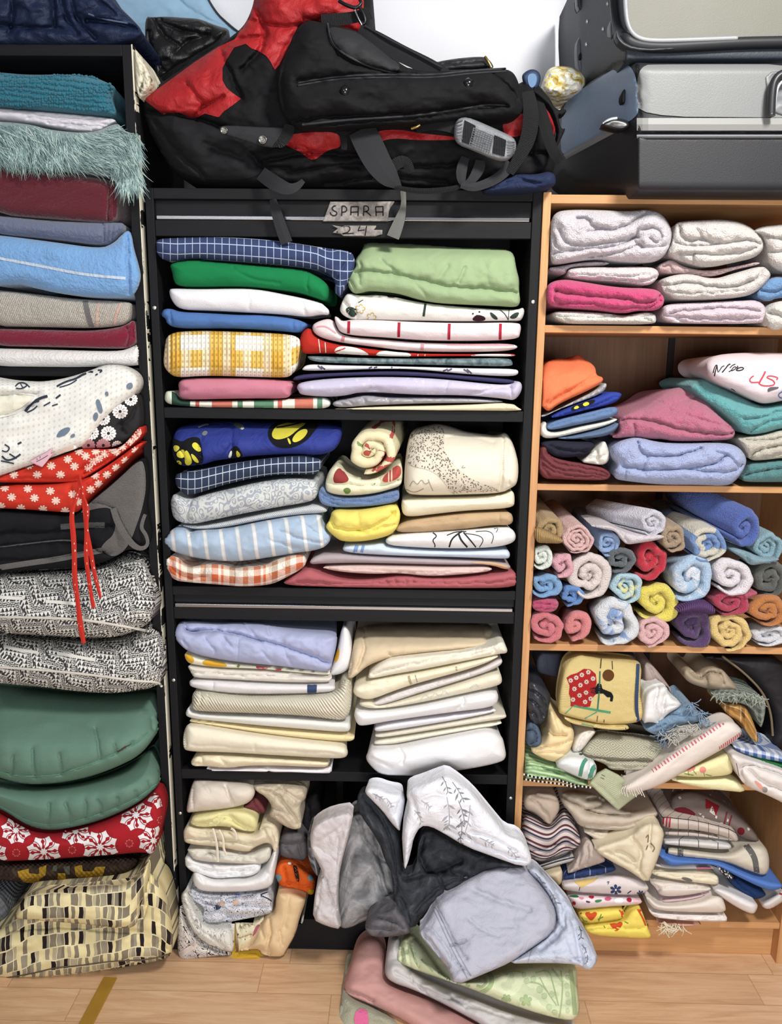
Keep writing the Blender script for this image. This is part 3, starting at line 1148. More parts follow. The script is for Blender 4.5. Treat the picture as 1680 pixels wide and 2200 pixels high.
for i in range(3400):
    x, y = rng.uniform(-30, 300), rng.uniform(255, 385)
    if not inside(np.array([x]), np.array([y]), s.out)[0]:
        continue
    Y = s.depth(np.array([x]), np.array([y]))[0]
    base = .75 + .9 * math.sin(x / 38 + y / 60) * .6 + (.5 if x > 235 else 0) + .5 * (x < 60)
    if y < 300 and rng.random() < .3 and x < 225:
        continue
    fur_strand(x, y, Y, base + rng.uniform(-.32, .32), rng.uniform(34, 66) * (1 if y < 340 else .7), rng.uniform(.6, 1.5), rng.uniform(-.12, .16))
for i in range(520):   # the tuft hanging off the folded corner
    x, y = rng.uniform(258, 296), rng.uniform(285, 395)
    fur_strand(x, y, .0 - .02, 1.45 + rng.uniform(-.35, .35) - (x - 275) / 90, rng.uniform(35, 66), rng.uniform(.7, 1.6), rng.uniform(-.08, .1))
link_mesh('fur', np.vstack(C_), F_, [M((158, 184, 180), None, 'smooth'), M((122, 150, 150), None, 'smooth'), M((190, 208, 200), None, 'smooth')], fm, None, o, True, kind='stuff')

T('blanket', 'blanket', 'dark burgundy plush blanket folded below the grey fur throw', '-40,348 0,352 100,366 200,378 246,388 253,400 256,440 251,474 233,481 130,473 -40,460', M((92, 26, 38), None, 'fleece'), .0,
  dep=.25, bulge=.024, group=GB, cr=[('233,388 236,430 233,480', 6, .014), ('244,395 246,470', 4, .008)], wr=(.002, 60, 30), fine=.0008)
T('blanket', 'blanket', 'slate grey blue blanket with a fuzzy rolled end, fifth from the top on the left', '-40,460 0,462 120,474 250,477 268,478 269,495 252,511 223,530 120,515 -40,502', M((100, 108, 134), None, 'fleece'), .0,
  dep=.25, bulge=.022, group=GB, cr=[('222,482 224,528', 5, .014), ('232,486 230,520', 4, .01), ('242,482 240,514', 4, .01), ('254,480 250,508', 4, .008)], fine=.0008)
T('blanket', 'blanket', 'thick light blue fleece blanket with one pale stripe', '-40,502 0,504 110,518 215,533 243,522 262,502 276,492 285,505 288,530 300,570 305,594 300,615 291,632 278,642 200,641 130,633 60,617 40,611 -40,618',
  M((112, 160, 212), None, 'fleece'), -.015, dep=.26, bulge=.03, r=34, group=GB, cr=[('272,500 275,560 279,640', 8, .016)], wr=(.003, 60, 30), fine=.0012,
  motifs=[('line', '-30,548 0,555 90,572 180,590 270,598', M((186, 198, 214), None, 'fleece'), 6)])
T('throw', 'throw', 'beige and grey tweed throw with soft pink lines', '-40,620 0,622 80,631 160,641 279,646 284,656 282,680 275,695 255,702 200,707 100,704 -40,702',
  M((206, 198, 184), 'tweed', 'terry', c2=(138, 130, 120), f=7), .0, dep=.25, bulge=.022, group=GB, wr=(.002, 40, 20), fine=.0012,
  motifs=[('line', '183,646 188,675 197,704', M((112, 108, 108), None, 'terry'), 11, .0016), ('line', '214,648 208,675 210,704', M((214, 178, 160), None, 'terry'), 6, .0016), ('line', '262,650 250,672 246,698', M((216, 176, 158), None, 'terry'), 6, .0016)])
T('blanket', 'blanket', 'wine red fleece blanket under the tweed throw', '-40,703 0,705 100,707 200,710 270,699 286,684 293,700 296,725 291,740 275,748 250,751 120,747 -40,744', M((122, 20, 46), None, 'fleece'), .0,
  dep=.25, bulge=.022, group=GB, cr=[('273,704 280,722 272,742', 7, .014), ('286,692 288,725', 4, .01)], fine=.0007)
T('blanket', 'blanket', 'white fleece blanket at the bottom of the upper left stack', '-40,746 0,747 120,750 255,754 280,746 300,736 304,756 302,780 292,788 180,790 -40,790', M((228, 224, 220), None, 'fleece'), .0,
  dep=.25, bulge=.024, group=GB, wr=(.002, 50, 25), fine=.0007)

# ------------------------------------------------------------------ lower left compartment
CLAMP[0] = (-1.39, -.6035, .001, 1.447)
INK = M((52, 60, 74), None, 'weave')
INKB = M((112, 128, 146), None, 'weave')
QW = M((236, 234, 226), 'dots', 'weave', c2=(216, 214, 206), f=9, th=.05)
o, s = puff('quilted_garment', '-40,806 15,816 40,818 80,820 140,812 190,796 230,780 270,786 297,804 302,826 292,848 262,870 245,885 225,905 205,930 195,945 180,960 162,964 130,978 110,985 60,1003 0,1024 -40,1038', -.06, QW, dep=.08, bulge=.03, r=26,
            label='white quilted garment with dark stitched motifs draped over the lower left pile', cat='garment', gy=.008, yref=1020,
            cr=[('-30,850 30,846 80,846', 6, .02), ('0,890 40,886 70,868', 8, .02)], wr=(.004, 60, 30, -25),
            motifs=[('blob', '-38,852 30,850 72,846 80,850 58,866 40,880 10,892 -38,896', M((238, 234, 212), None, 'weave'), None, .002),
                    ('line', '-38,900 10,894 45,882 66,864 82,848 40,845', M((244, 242, 236), None, 'weave'), 5, .003)] +
            [('line', l, INK, w, .0018) for l, w in [('33,830 40,822 52,822 60,828 45,836 34,834', 3), ('44,824 50,834', 2), ('56,824 64,832', 2.5), ('85,819 98,818', 3), ('122,830 140,820 168,812 190,795', 4), ('128,832 150,826 165,816', 2.5),
                                              ('165,812 175,806 185,802', 4), ('190,798 200,799', 4), ('210,795 222,795 214,800', 3), ('54,884 66,868 84,856 102,851', 6), ('58,886 72,880 80,872', 3), ('70,866 84,862', 3), ('94,872 108,864', 3), ('120,856 130,848', 4),
                                              ('112,872 124,868', 3), ('10,955 22,962 14,972 4,968', 3), ('4,980 14,990 30,986 44,976', 4), ('20,975 36,985', 3), ('38,954 46,950', 4), ('2,990 30,996', 3), ('205,806 210,803', 3)]] +
            [('blob', b, INKB, None, .0018) for b in ('205,860 212,856 218,870 222,886 214,890 208,876', '200,890 208,884 212,894 206,906 200,902', '120,938 128,924 148,916 152,924 140,936 124,940', '150,936 160,930 162,938 152,942', '225,842 232,840 234,852 226,850', '270,826 284,820 286,834 274,838')])
cr_ = s
puff('cuff', '104,962 118,950 140,942 156,946 166,962 158,968 130,976 112,984', -.075, M((246, 244, 238), None, 'weave'), dep=.05, bulge=.012, parent=o,
     cr=[('112,974 130,958 152,952', 9, .024)], motifs=[('blob', '110,976 122,962 142,954 158,956 160,964 138,972 118,982', M((206, 178, 160), None, 'weave'), None, .0015)])
puff('care_tag', '62,992 98,972 113,962 108,976 116,972 90,1004', -.092, M((226, 178, 190), None, 'weave', .6), dep=.003, bulge=.001, smooth=0, parent=o, label='pink paper price tag with pencilled numbers',
     motifs=[('line', '74,984 79,980 80,988', INK, 1.2), ('line', '82,977 86,976 86,984', INK, 1.2), ('line', '78,992 92,985 103,978', INK, 1)], step=2)
# black cushion with daisy discs
DK = M((44, 42, 44), None, 'weave')
WH = M((236, 232, 230), None, 'weave')
PK = M((206, 142, 148), None, 'weave')
dm = []
for x, y, r, m in ((233, 931, 17, WH), (197, 930, 16, WH), (222, 900, 15, WH), (258, 884, 17, WH), (281, 858, 15, WH), (190, 957, 15, PK), (222, 957, 16, PK), (252, 958, 12, WH)):
    dm.append(('flower', [(x, y)], m, (14, r, .82, .95), .0015))
    dm.append(('disc', [(x, y, 3.4)], DK, 3, .0025))
    for q in range(10):
        a = q * math.pi / 5
        dm.append(('line', [(x + 6 * math.cos(a), y + 6 * math.sin(a)), (x + r * .7 * math.cos(a), y + r * .7 * math.sin(a))], M((170, 150, 150), None, 'weave'), 1.2, .0023))
T('cushion', 'cushion', 'charcoal black cushion printed with white daisy discs beside the quilted garment', '150,975 162,940 190,900 225,870 262,850 300,842 305,880 306,910 299,930 268,952 240,963 180,966', DK, -.035, dep=.2, bulge=.03, motifs=dm,
  cr=[('255,915 275,905 290,880', 8, .012), ('262,920 270,930', 6, .01), ('262,895 262,925', 6, .01)], wr=(.003, 40, 30))
# red tie-on seat cushions
RED = M((214, 52, 36), None, 'weave')
REDF = M((244, 206, 190), None, 'weave')


def redfl(lst, r):
    return [('flower', lst, REDF, (8, r, .4, .9), .0013)]


o, s = puff('seat_cushion', '-40,1033 0,1021 65,1000 110,985 165,965 180,963 250,966 275,945 298,915 305,918 306,940 240,990 173,1034 160,1038 -40,1038', -.055, RED, dep=.22, bulge=.02, r=20,
            label='upper of two red seat cushions with white flowers and hanging ties', cat='seat cushion', group='red flowered tie-on seat cushions',
            cr=[('180,1020 240,985 300,935', 5, .014), ('176,1012 230,972 302,925', 5, .014), ('172,1010 215,975 265,955', 5, .012), ('-30,1024 172,1030', 5, .006)],
            motifs=redfl([(30, 1020), (80, 1020), (130, 1020), (62, 1000), (110, 1001), (160, 1002), (146, 987), (184, 980), (206, 970), (170, 970), (200, 992), (225, 975), (250, 972), (280, 950), (300, 930), (190, 1005), (212, 985), (240, 965), (263, 960), (292, 940)], 10))
lo, ls = puff('seat_cushion', '-40,1041 165,1040 240,994 306,944 304,962 185,1076 173,1098 160,1103 140,1102 60,1096 -40,1091', -.055, RED, dep=.22, bulge=.022, r=20,
              label='lower of two red seat cushions, its long ties dangling over the grey bag', cat='seat cushion', group='red flowered tie-on seat cushions',
              cr=[('185,1040 240,1000 304,950', 5, .012), ('152,1050 160,1075 155,1102', 6, .012)],
              motifs=redfl([(25, 1068), (74, 1070), (120, 1076), (10, 1048), (60, 1050), (108, 1055), (156, 1062), (45, 1092), (92, 1094), (140, 1098), (2, 1088), (168, 1078), (195, 1052), (212, 1040), (230, 1020), (250, 1005), (270, 990), (292, 968), (205, 1022)], 10))
REDT = M((196, 44, 32), 'sprig', 'weave', c2=(240, 206, 192), f=7, th=.40)
ribbon('tie_string', [(168, 1022, -0.118), (172, 1050, -0.121), (152, 1100, -0.126), (158, 1150, -0.136), (160, 1200, -0.136), (160, 1240, -0.141), (168, 1300, -0.141), (172, 1340, -0.143), (180, 1382, -0.144)], [6, 7, 10, 12, 10, 12, 9, 13, 9], REDT, lo)
ribbon('tie_string', [(170, 1020, -0.120), (178, 1060, -0.124), (185, 1110, -0.126), (186, 1150, -0.134), (184, 1190, -0.136), (190, 1240, -0.138), (196, 1280, -0.140), (201, 1306, -0.142)], [6, 8, 12, 8, 10, 9, 8, 9], REDT, o)
ribbon('tie_string', [(176, 1060, -0.124), (190, 1095, -0.128), (184, 1130, -0.132), (194, 1180, -0.134), (202, 1230, -0.136), (216, 1284, -0.140)], [6, 9, 8, 10, 9, 6], REDT, lo)
# grey bag
GREY = M((104, 100, 96), None, 'terry', var=.12)
LIN = M((26, 26, 30), None, 'weave')
o, s = puff('tote_bag', '-40,1093 60,1098 140,1105 164,1106 190,1078 250,1030 304,978 313,1000 316,1050 310,1085 314,1112 322,1145 318,1172 300,1184 274,1180 240,1204 190,1218 100,1224 -40,1232', -.04, LIN, dep=.24, bulge=.03, r=28,
            label='dark grey woollen tote bag folded flat under the red cushions', cat='bag',
            cr=[('-30,1146 120,1142 240,1128', 8, .016), ('-30,1176 80,1166 160,1160 235,1190', 8, .018), ('-30,1205 110,1198 190,1186 240,1185', 6, .012), ('190,1080 240,1086 252,1110', 7, .012)],
            motifs=[('blob', '166,1106 196,1078 250,1034 302,984 312,1004 314,1050 307,1086 300,1110 276,1176 244,1200 214,1180 226,1164 244,1150 250,1120 240,1090 205,1092', GREY, None, .0015),
                    ('line', '-30,1224 60,1210 120,1202 180,1190 220,1182', GREY, 12, .0016), ('line', '130,1132 180,1128 225,1128', M((70, 70, 68), None, 'terry'), 12, .0016),
                    ('line', '-30,1178 60,1168 130,1160 160,1162', GREY, 3, .0018)])
ribbon('strap', [(243, 1092, -.07), (252, 1120, -.078), (268, 1150, -.085), (288, 1174, -.088), (306, 1180, -.088), (319, 1170, -.085), (314, 1148, -.08), (303, 1136, -.075), (306, 1120, -.072), (312, 1105, -.07)], [13, 15, 15, 13, 9, 7, 8, 8, 8, 7], GREY, o)
# patterned cushions
GEO = M((226, 224, 216), 'geo', 'weave', c2=(58, 56, 58))
PIPE = M((206, 200, 188), None, 'weave')
GC = 'black and white woven-print cushions'
for i, (ol, pl, lb, Y, bars) in enumerate((
    ('-40,1234 100,1224 190,1219 245,1202 272,1184 300,1190 322,1214 333,1250 338,1290 331,1318 325,1338 300,1352 270,1365 230,1372 100,1367 -40,1358', '-36,1325 90,1327 180,1331 270,1346 318,1356',
     'upper black and white geometric cushion, under the grey tote bag', -.075, ['-30,1280 10,1284 50,1286', '98,1292 130,1294 168,1298']),
    ('-40,1358 100,1368 230,1374 300,1354 328,1327 346,1345 357,1375 353,1410 352,1440 346,1470 330,1476 318,1481 250,1491 190,1489 60,1474 -40,1466', '-36,1431 100,1440 200,1450 290,1463 340,1465 347,1474',
     'lower black and white geometric cushion, on top of the green round cushions', -.05, ['8,1388 40,1396 82,1402', '126,1404 160,1410 205,1418']))):
    o, s = puff('cushion', ol, Y, GEO, dep=.26, bulge=.05, r=48, label=lb, cat='cushion', group=GC, uvrot=-6 + 12 * i, tb=(1310 if i == 0 else 1430, .09), wr=(.003, 60, 40),
                motifs=[('line', b, M((224, 220, 210), None, 'weave'), 7) for b in bars])
    piping(s, pl, PIPE, o, .0032)
GREEN = M((98, 132, 114), None, 'weave', .85)
GR = 'round green seat pads'
for ol, seam, lb, Y, pl in (
    ('-40,1467 60,1476 190,1491 318,1483 336,1480 343,1500 347,1540 344,1560 330,1590 300,1625 250,1650 190,1672 120,1685 60,1687 25,1681 -40,1660', '-30,1650 25,1665 70,1668 130,1664 150,1655 200,1640 250,1618 290,1597 320,1575',
     'upper round green padded cushion with a sewn-in seam tag', -.06, [(28, 1625, 24, 1664), (70, 1610, 76, 1668), (128, 1620, 134, 1664), (204, 1565, 215, 1630), (245, 1600, 252, 1618), (282, 1600, 286, 1592), (326, 1545, 330, 1565)]),
    ('-40,1672 25,1684 60,1690 130,1688 220,1667 300,1630 328,1597 341,1622 348,1650 345,1680 330,1702 300,1726 240,1756 180,1775 110,1788 60,1778 10,1745 -40,1722', '-30,1716 20,1742 60,1764 110,1774 180,1760 240,1740 300,1712 335,1685',
     'lower round green padded cushion, resting on the red flowered cushion', -.05, [(105, 1725, 104, 1775), (142, 1725, 156, 1770), (182, 1720, 186, 1760), (210, 1720, 220, 1750), (250, 1712, 254, 1735), (290, 1700, 296, 1715), (320, 1680, 326, 1696)])):
    o, s = puff('cushion', ol, Y, GREEN, dep=.26, bulge=.06, r=56, label=lb, cat='cushion', group=GR, tb=(1600 if Y == -.06 else 1700, .14), wr=(.002, 70, 50),
                cr=[([(a, b), (c, d)], 7, .010) for a, b, c, d in pl] + [(seam, 4, .006)])
    piping(s, seam, M((88, 136, 112), None, 'weave', .85), o, .0022, 'seam')
    if Y == -.06:
        ribbon('seam_tag', on(s, '252,1615 266,1606 280,1600', .003), 5, hard((70, 44, 40), .8), o)
# red flowered cushion
RC = M((178, 30, 40), None, 'weave')
fl = []
WF = M((240, 234, 234), None, 'weave')
RD = M((166, 34, 52), None, 'weave')
for x, y, r in ((94, 1830, 39), (215, 1820, 41), (292, 1751, 39), (348, 1706, 36), (34, 1784, 34), (330, 1806, 36), (162, 1786, 34), (-18, 1836, 36)):
    for q in range(8):
        a = q * math.pi / 4 + .3
        c, sn = math.cos(a), math.sin(a)
        pet = [(.22, 0), (.45, .15), (.62, .12), (.72, .30), (.85, .12), (1, 0), (.85, -.12), (.72, -.30), (.62, -.12), (.45, -.15)]
        fl.append(('poly', [(x + r * (u * c - v * sn), y + r * .92 * (u * sn + v * c)) for u, v in pet], WF, None, .0014))
        b = a + math.pi / 8
        fl.append(('line', [(x + r * (u * math.cos(b) - v * math.sin(b)), y + r * .92 * (u * math.sin(b) + v * math.cos(b))) for u, v in ((.2, 0), (.5, .17), (.75, .16), (.95, .02))], RD, 1.5, .0022))
    fl.append(('flower', [(x, y)], WF, (8, r * .22, .5, .92), .0024))
for x, y in ((35, 1832), (155, 1826), (278, 1812), (346, 1762)):
    fl.append(('flower', [(x, y)], M((226, 120, 120), None, 'weave'), (8, 9, .55, 1), .0014))
    fl.append(('flower', [(x, y)], RC, (8, 7, .55, 1), .002))
T('cushion', 'cushion', 'red cushion with large white star flowers under the green cushions', '-40,1725 10,1750 60,1782 110,1791 180,1779 250,1755 310,1722 336,1697 349,1720 352,1745 345,1780 336,1818 328,1838 310,1832 250,1837 100,1848 -40,1853', RC, -.06, dep=.26, bulge=.05, r=40,
  motifs=fl, cr=[('306,1826 318,1822 322,1834', 5, .012)], wr=(.003, 60, 40))
BR = M((64, 48, 42), 'mottle', 'knit', st=[(.3, (44, 32, 30)), (.7, (88, 70, 56))], f=5, kf=60)
YL = M((196, 152, 44), None, 'knit', kf=60)
YD = M((150, 108, 30), None, 'knit', kf=60)
T('cushion', 'cushion', 'dark brown knitted cushion with yellow motifs, between the red and mosaic cushions', '-40,1855 100,1850 240,1841 296,1838 300,1850 288,1872 268,1888 200,1894 80,1902 -40,1886', BR, -.02, dep=.24, bulge=.03, r=24,
  motifs=[('poly', '38,1872 62,1866 62,1876 84,1878 84,1864 100,1858 98,1880 84,1890 84,1896 56,1896 40,1884', YL), ('poly', '160,1862 176,1858 178,1872 198,1872 206,1862 226,1862 220,1884 200,1890 176,1892 162,1880', YL), ('poly', '124,1876 140,1876 142,1890 124,1892', YL),
          ('poly', '44,1888 80,1886 80,1899 54,1899', YD), ('poly', '168,1884 196,1882 210,1878 212,1890 176,1896', YD), ('poly', '114,1860 124,1858 122,1872 112,1872', M((104, 104, 88), None, 'knit', kf=60)), ('poly', '136,1862 150,1860 150,1878 142,1880', M((104, 104, 88), None, 'knit', kf=60))])
TILE = M((232, 220, 172), 'tiles', 'weave')
o, s = puff('bench_cushion', '-40,2010 0,1995 28,1972 45,1932 60,1912 150,1905 275,1893 300,1872 318,1838 326,1862 330,1882 350,1895 364,1940 374,2010 372,2045 360,2060 320,2070 200,2090 100,2104 -40,2108', -.075, TILE, dep=.26, bulge=.05, r=34,
            label='large cream bench cushion with a brown and grey mosaic print, lowest on the left', cat='cushion', cr=[('300,1990 320,1930 326,1880', 8, .014), ('340,2030 350,2024 356,2040', 7, .012), ('20,2000 110,1990 200,1996 300,2004', 9, .014)], wr=(.006, 60, 36))
piping(s, '-36,2106 60,2094 120,2078 160,2076 240,2064 320,2062 366,2048', M((92, 80, 64), None, 'weave'), o, .002, 'zip_seam')
puff('folded_flap', '28,1972 45,1934 62,1914 150,1908 262,1898 288,1890 306,1868 318,1850 322,1870 318,1900 298,1960 296,1988 270,1998 200,1988 110,1981 45,1976', -.15, TILE, dep=.02, bulge=.03, tb=(1960, .03), r=20, parent=o, wr=(.003, 50, 30),
     cr=[('290,1975 305,1930 318,1890', 5, .01)])
T('knitted_cushion', 'cushion', 'grey knitted cushion edge squeezed beside the mosaic bench cushion', '-50,1912 0,1914 14,1930 22,1955 20,1966 2,1990 -50,2002', M((104, 106, 110), None, 'knit', kf=45), -.02, dep=.2, bulge=.03)
# ------------------------------------------------------------------ on top of the middle and right units
CLAMP[0] = None
PALE = M((138, 176, 204), None, 'smooth', .6, .3)
o, s = puff('fabric_screen', '150,-60 420,-60 446,-4 466,28 482,44 502,61 530,80 480,110 380,190 336,210 296,130 250,60', .40, PALE, dep=.06, bulge=.02, r=30, smooth=1,
            label='pale blue fabric screen with a thin dark rim behind the black cloth', cat='fabric screen', cr=[('330,-40 420,30 500,66', 10, .006)])
cords('rim', [on(s, '438,-24 449,2 467,30 484,46 504,63 524,77', .004)], .0028, hard((40, 40, 46), .4, .5), o)
BKN = M((24, 24, 26), None, 'crinkle', .45, .4, .2)
T('nylon_cover', 'cover', 'black crumpled nylon cover poking up behind the red tip of the duffel bag', '309,34 330,36 355,34 395,37 430,39 462,53 500,63 478,88 430,118 390,140 350,165 336,182 322,158 312,110', .22, BKN, dep=.1, bulge=.03, r=24,
  cr=[('330,40 345,70 380,95', 10, .018), ('345,45 400,70 440,75', 10, .015), ('380,110 400,90 450,75', 9, .015), ('318,70 328,120 350,150', 9, .015)], wr=(.006, 30, 22))
PW = M((206, 200, 178), 'mottle', 'crinkle', .6, .3, st=[(.3, (90, 86, 70)), (.5, (214, 206, 180)), (.7, (226, 220, 200))], f=9)
T('wrapped_parcel', 'parcel', 'crumpled cream patterned wrapping squeezed in the gap beside the left bookcase', '286,102 296,108 306,126 318,150 333,178 318,196 306,208 297,214 289,180', .0, PW, dep=.1, shrink=1.0, bulge=.015, cr=[('296,112 306,150 300,200', 5, .01)])
# --- the big red and black duffel
NAV = M((22, 23, 27), None, 'weave', .7, .3, .25)
BK = M((15, 15, 18), None, 'weave', .8, .2, .2)
BK2 = M((26, 26, 29), None, 'weave', .85, .2, .2)
RB = M((172, 26, 30), None, 'crinkle', .6, .35, .12)
WEB = M((30, 30, 33), None, 'rib', .75, .3, kf=220, sk=0)
FLAT = M((40, 40, 43), None, 'weave', .8, .25)
dm = [('poly', '304,210 340,190 420,132 470,100 505,84 528,44 540,20 547,0 556,-50 640,-60 800,-60 802,20 796,60 782,92 750,90 720,64 690,46 660,44 640,56 610,120 600,140 590,150 582,134 572,120 552,108 540,104 528,94 516,98 503,102 488,126 478,146 478,173 486,188 500,200 518,212 500,226 480,240 470,252 440,244 424,252 410,254 385,242 350,246', RB, None, .0016),
      ('blob', '604,296 618,290 660,284 728,283 733,310 728,318 705,322 690,334 672,346 656,336 646,326 612,312', RB, None, .0016),
      ('blob', '804,281 860,278 900,286 980,294 1000,300 900,302 845,296 812,306', RB, None, .0016),
      ('blob', '1079,260 1110,248 1132,240 1134,270 1130,288 1100,296 1082,288', RB, None, .0016),
      ('blob', '1168,218 1182,226 1192,248 1194,280 1186,300 1178,296 1170,262', RB, None, .0016),
      ('blob', '306,240 352,246 400,256 440,262 520,310 560,350 560,380 480,388 420,382 370,360 330,320 312,280', BK2, None, .0012)]
o, s = puff('duffel_bag', '302,206 318,196 400,140 470,96 512,66 530,44 545,4 552,-60 800,-60 802,20 796,62 784,92 800,130 860,150 960,200 1060,215 1140,160 1165,190 1190,220 1198,262 1192,300 1196,350 1186,380 1140,398 1060,408 960,412 820,412 700,408 560,408 440,404 380,384 345,330 318,280 304,240', .06, BK, dep=.22, shrink=.9, bulge=.085, r=70,
            label='big slumped red and black duffel bag on top of the middle bookcase', cat='duffel bag', motifs=dm, step=3.5, wr=(.010, 60, 40),
            cr=[('300,238 380,246 450,262 540,300 600,310', 12, .03), ('545,10 572,60 560,110 520,150', 14, .03), ('540,44 600,60 690,44', 12, .02), ('590,150 640,56', 10, .014), ('655,40 720,50 785,80', 12, .02), ('480,100 520,80 556,80', 10, .02), ('470,100 490,150 520,215', 14, .02),
                ('420,250 440,225 480,210', 10, .02), ('400,180 440,230', 12, .012), ('620,310 660,318 672,342', 8, .016), ('540,330 560,360 620,362', 12, .02), ('560,350 640,330 740,332 830,340', 12, .024), ('620,372 760,352 900,360 1000,352', 14, .022),
                ('700,395 820,380 960,388', 12, .018), ('1000,300 1100,330 1180,330', 14, .024), ('1140,170 1150,260 1140,330', 14, .02), ('440,310 520,340', 16, .012), ('330,260 380,330 440,380', 14, .014)])
duf = o
# handles, straps and tabs
puff('strap_tab', '468,276 474,270 490,268 560,272 620,273 622,290 606,312 590,320 562,316 520,302 478,290', -.055, FLAT, dep=.004, bulge=.004, parent=o, step=2.5, smooth=1)
for x, y, r in ((481, 280, 8), (564, 300, 9.5)):
    a = np.linspace(0, 2 * math.pi, 20, endpoint=False)
    rings = [(r, -.0605), (r, -.064), (r * .8, -.0655), (r * .75, -.0645), (r * .3, -.0655)]
    co = np.vstack([P(x + q * np.cos(a), y + q * np.sin(a), np.full(20, Y)) for q, Y in rings])
    f = [(j * 20 + i, j * 20 + (i + 1) % 20, (j + 1) * 20 + (i + 1) % 20, (j + 1) * 20 + i) for j in range(4) for i in range(20)] + [tuple(80 + i for i in range(20))]
    link_mesh('snap_button', co, f, [hard((120, 118, 112), .3, .5, .9)], None, None, o, True)
ribbon('loop', [(622, 268, -.05), (618, 290, -.064), (600, 312, -.066), (592, 305, -.062)], [22, 26, 20, 12], WEB, o)
ribbon('webbing_strap', [(735, 280, -.04), (740, 310, -.045), (739, 322, -.04)], [14, 14, 12], WEB, o)
ribbon('carry_handle', [(776, 278, -.05), (792, 310, -.066), (812, 350, -.075), (836, 382, -.07), (852, 396, -.062), (858, 405, -.058)], [58, 62, 58, 46, 22, 12], FLAT, o)
ribbon('carry_handle', [(848, 396, -.06), (838, 372, -.06), (850, 350, -.055), (872, 345, -.045), (884, 370, -.03)], [16, 22, 26, 26, 16], WEB, o)
ribbon('carry_handle', [(800, 384, -.052), (846, 402, -.062), (900, 412, -.064), (960, 408, -.062), (1000, 398, -.058), (1040, 394, -.05)], [7, 9, 13, 12, 9, 12], WEB, o)
ribbon('carry_handle', [(1000, 338, -.052), (992, 360, -.064), (990, 385, -.066), (998, 398, -.064), (1014, 388, -.066), (1030, 362, -.062), (1032, 344, -.054)], [18, 24, 20, 12, 18, 26, 20], FLAT, o)
ribbon('carry_handle', [(990, 398, -.068), (1015, 404, -.068), (1048, 394, -.06), (1080, 376, -.05), (1098, 350, -.045)], [12, 18, 20, 22, 24], FLAT, o)
ribbon('loose_strap', [(560, 372, -.02), (590, 394, -.055), (620, 408, -.062), (640, 400, -.058), (652, 388, -.05)], [30, 34, 26, 16, 10], FLAT, o)
ribbon('loose_strap', [(586, 428, -.018), (592, 450, -.022), (602, 484, -.024), (616, 522, -.024)], [14, 22, 25, 26], FLAT, o)
ribbon('loose_strap', [(866, 410, -.03), (868, 440, -.022), (860, 470, -.024), (848, 500, -.026), (844, 510, -.026)], [12, 10, 22, 27, 27], M((104, 104, 100), None, 'weave'), o, label='grey end of the loose strap')
ribbon('compression_strap', [(1134, 196, -.03), (1142, 240, -.058), (1138, 290, -.06), (1120, 330, -.06), (1095, 372, -.05)], [26, 34, 34, 28, 18], WEB, o)
ribbon('compression_strap', [(1150, 200, -.02), (1166, 250, -.04), (1176, 290, -.05), (1190, 330, -.048), (1204, 348, -.04)], [20, 26, 26, 24, 20], BK, o)
# shoulder strap with pad and clip
ribbon('shoulder_strap', [(770, 66, -.075), (800, 80, -.085), (862, 116, -.08), (920, 142, -.075), (958, 160, -.07), (985, 168, -.06)], [28, 36, 38, 36, 26, 10], BK2, o)
cords('strap_edge', [[(784, 56, -.08), (822, 78, -.09), (884, 110, -.084), (950, 146, -.078)]], .0022, WEB, o)
ribbon('shoulder_strap', [(895, 282, -.05), (930, 264, -.062), (964, 262, -.07), (990, 270, -.075)], [10, 30, 42, 44], M((44, 44, 47), None, 'rib', .8, .2, kf=140, sk=3), o)
PAD = hard((112, 114, 118), .55, .4, 0, (300, .5))
RIB = hard((66, 68, 72), .6)
gl = [('line', [(1018 + i * 5.2, 274 + i * 2.4), (1008 + i * 5.4, 312 + i * 2.0)], RIB, 2, .0026) for i in range(9)]
gl += [('line', [(1018 - i * 1.3, 275 + i * 5), (1060 - i, 293 + i * 4.6)], RIB, 2, .0026) for i in range(8)]
gl += [('line', [(980, 264 + i * 7), (994, 258 + i * 8)], RIB, 2, .0026) for i in range(6)] + [('line', [(1090, 302 + i * 6), (1106, 306 + i * 5)], RIB, 2, .0026) for i in range(6)]
WB2 = M((46, 46, 50), None, 'rib', kf=180, sk=0)
puff('shoulder_pad', '974,278 976,264 986,252 1004,249 1030,260 1080,282 1104,294 1111,308 1109,326 1098,342 1082,349 1060,344 1010,322 984,312 974,298', -.085, PAD, dep=.016, bulge=.012, r=9, parent=o, step=2, smooth=1, label='grey ribbed rubber shoulder pad',
     motifs=[('poly', '998,258 1022,270 1016,314 992,305', WB2, None, .002), ('poly', '1062,290 1088,301 1084,336 1058,329', WB2, None, .002)] + gl)
MET = hard((150, 150, 152), .25, .5, .9)
cords('clip', [[(728, 2, -.06), (745, 12, -.066), (765, 18, -.068), (778, 8, -.066), (770, -6, -.062)], [(762, 14, -.066), (766, 34, -.068), (776, 52, -.068), (786, 50, -.068), (782, 30, -.068), (772, 14, -.066)]], .0034, hard((34, 34, 38), .35, .5, .6), o)
cords('clip_pin', [[(762, 22, -.07), (772, 44, -.072), (778, 56, -.07)]], .0018, MET, o)
ribbon('webbing_strap', [(690, 44, -.05), (730, 42, -.058), (770, 36, -.06), (796, 26, -.055)], [26, 28, 24, 30], WEB, o)
cords('clip_bar', [[(770, 84, -.05), (790, 60, -.056)]], .0028, hard((214, 70, 66), .4), o)
cords('zip_pull', [[(884, 276, -.062), (896, 272, -.066), (902, 268, -.066)]], .003, hard((196, 170, 110), .3, .5, .9), o)
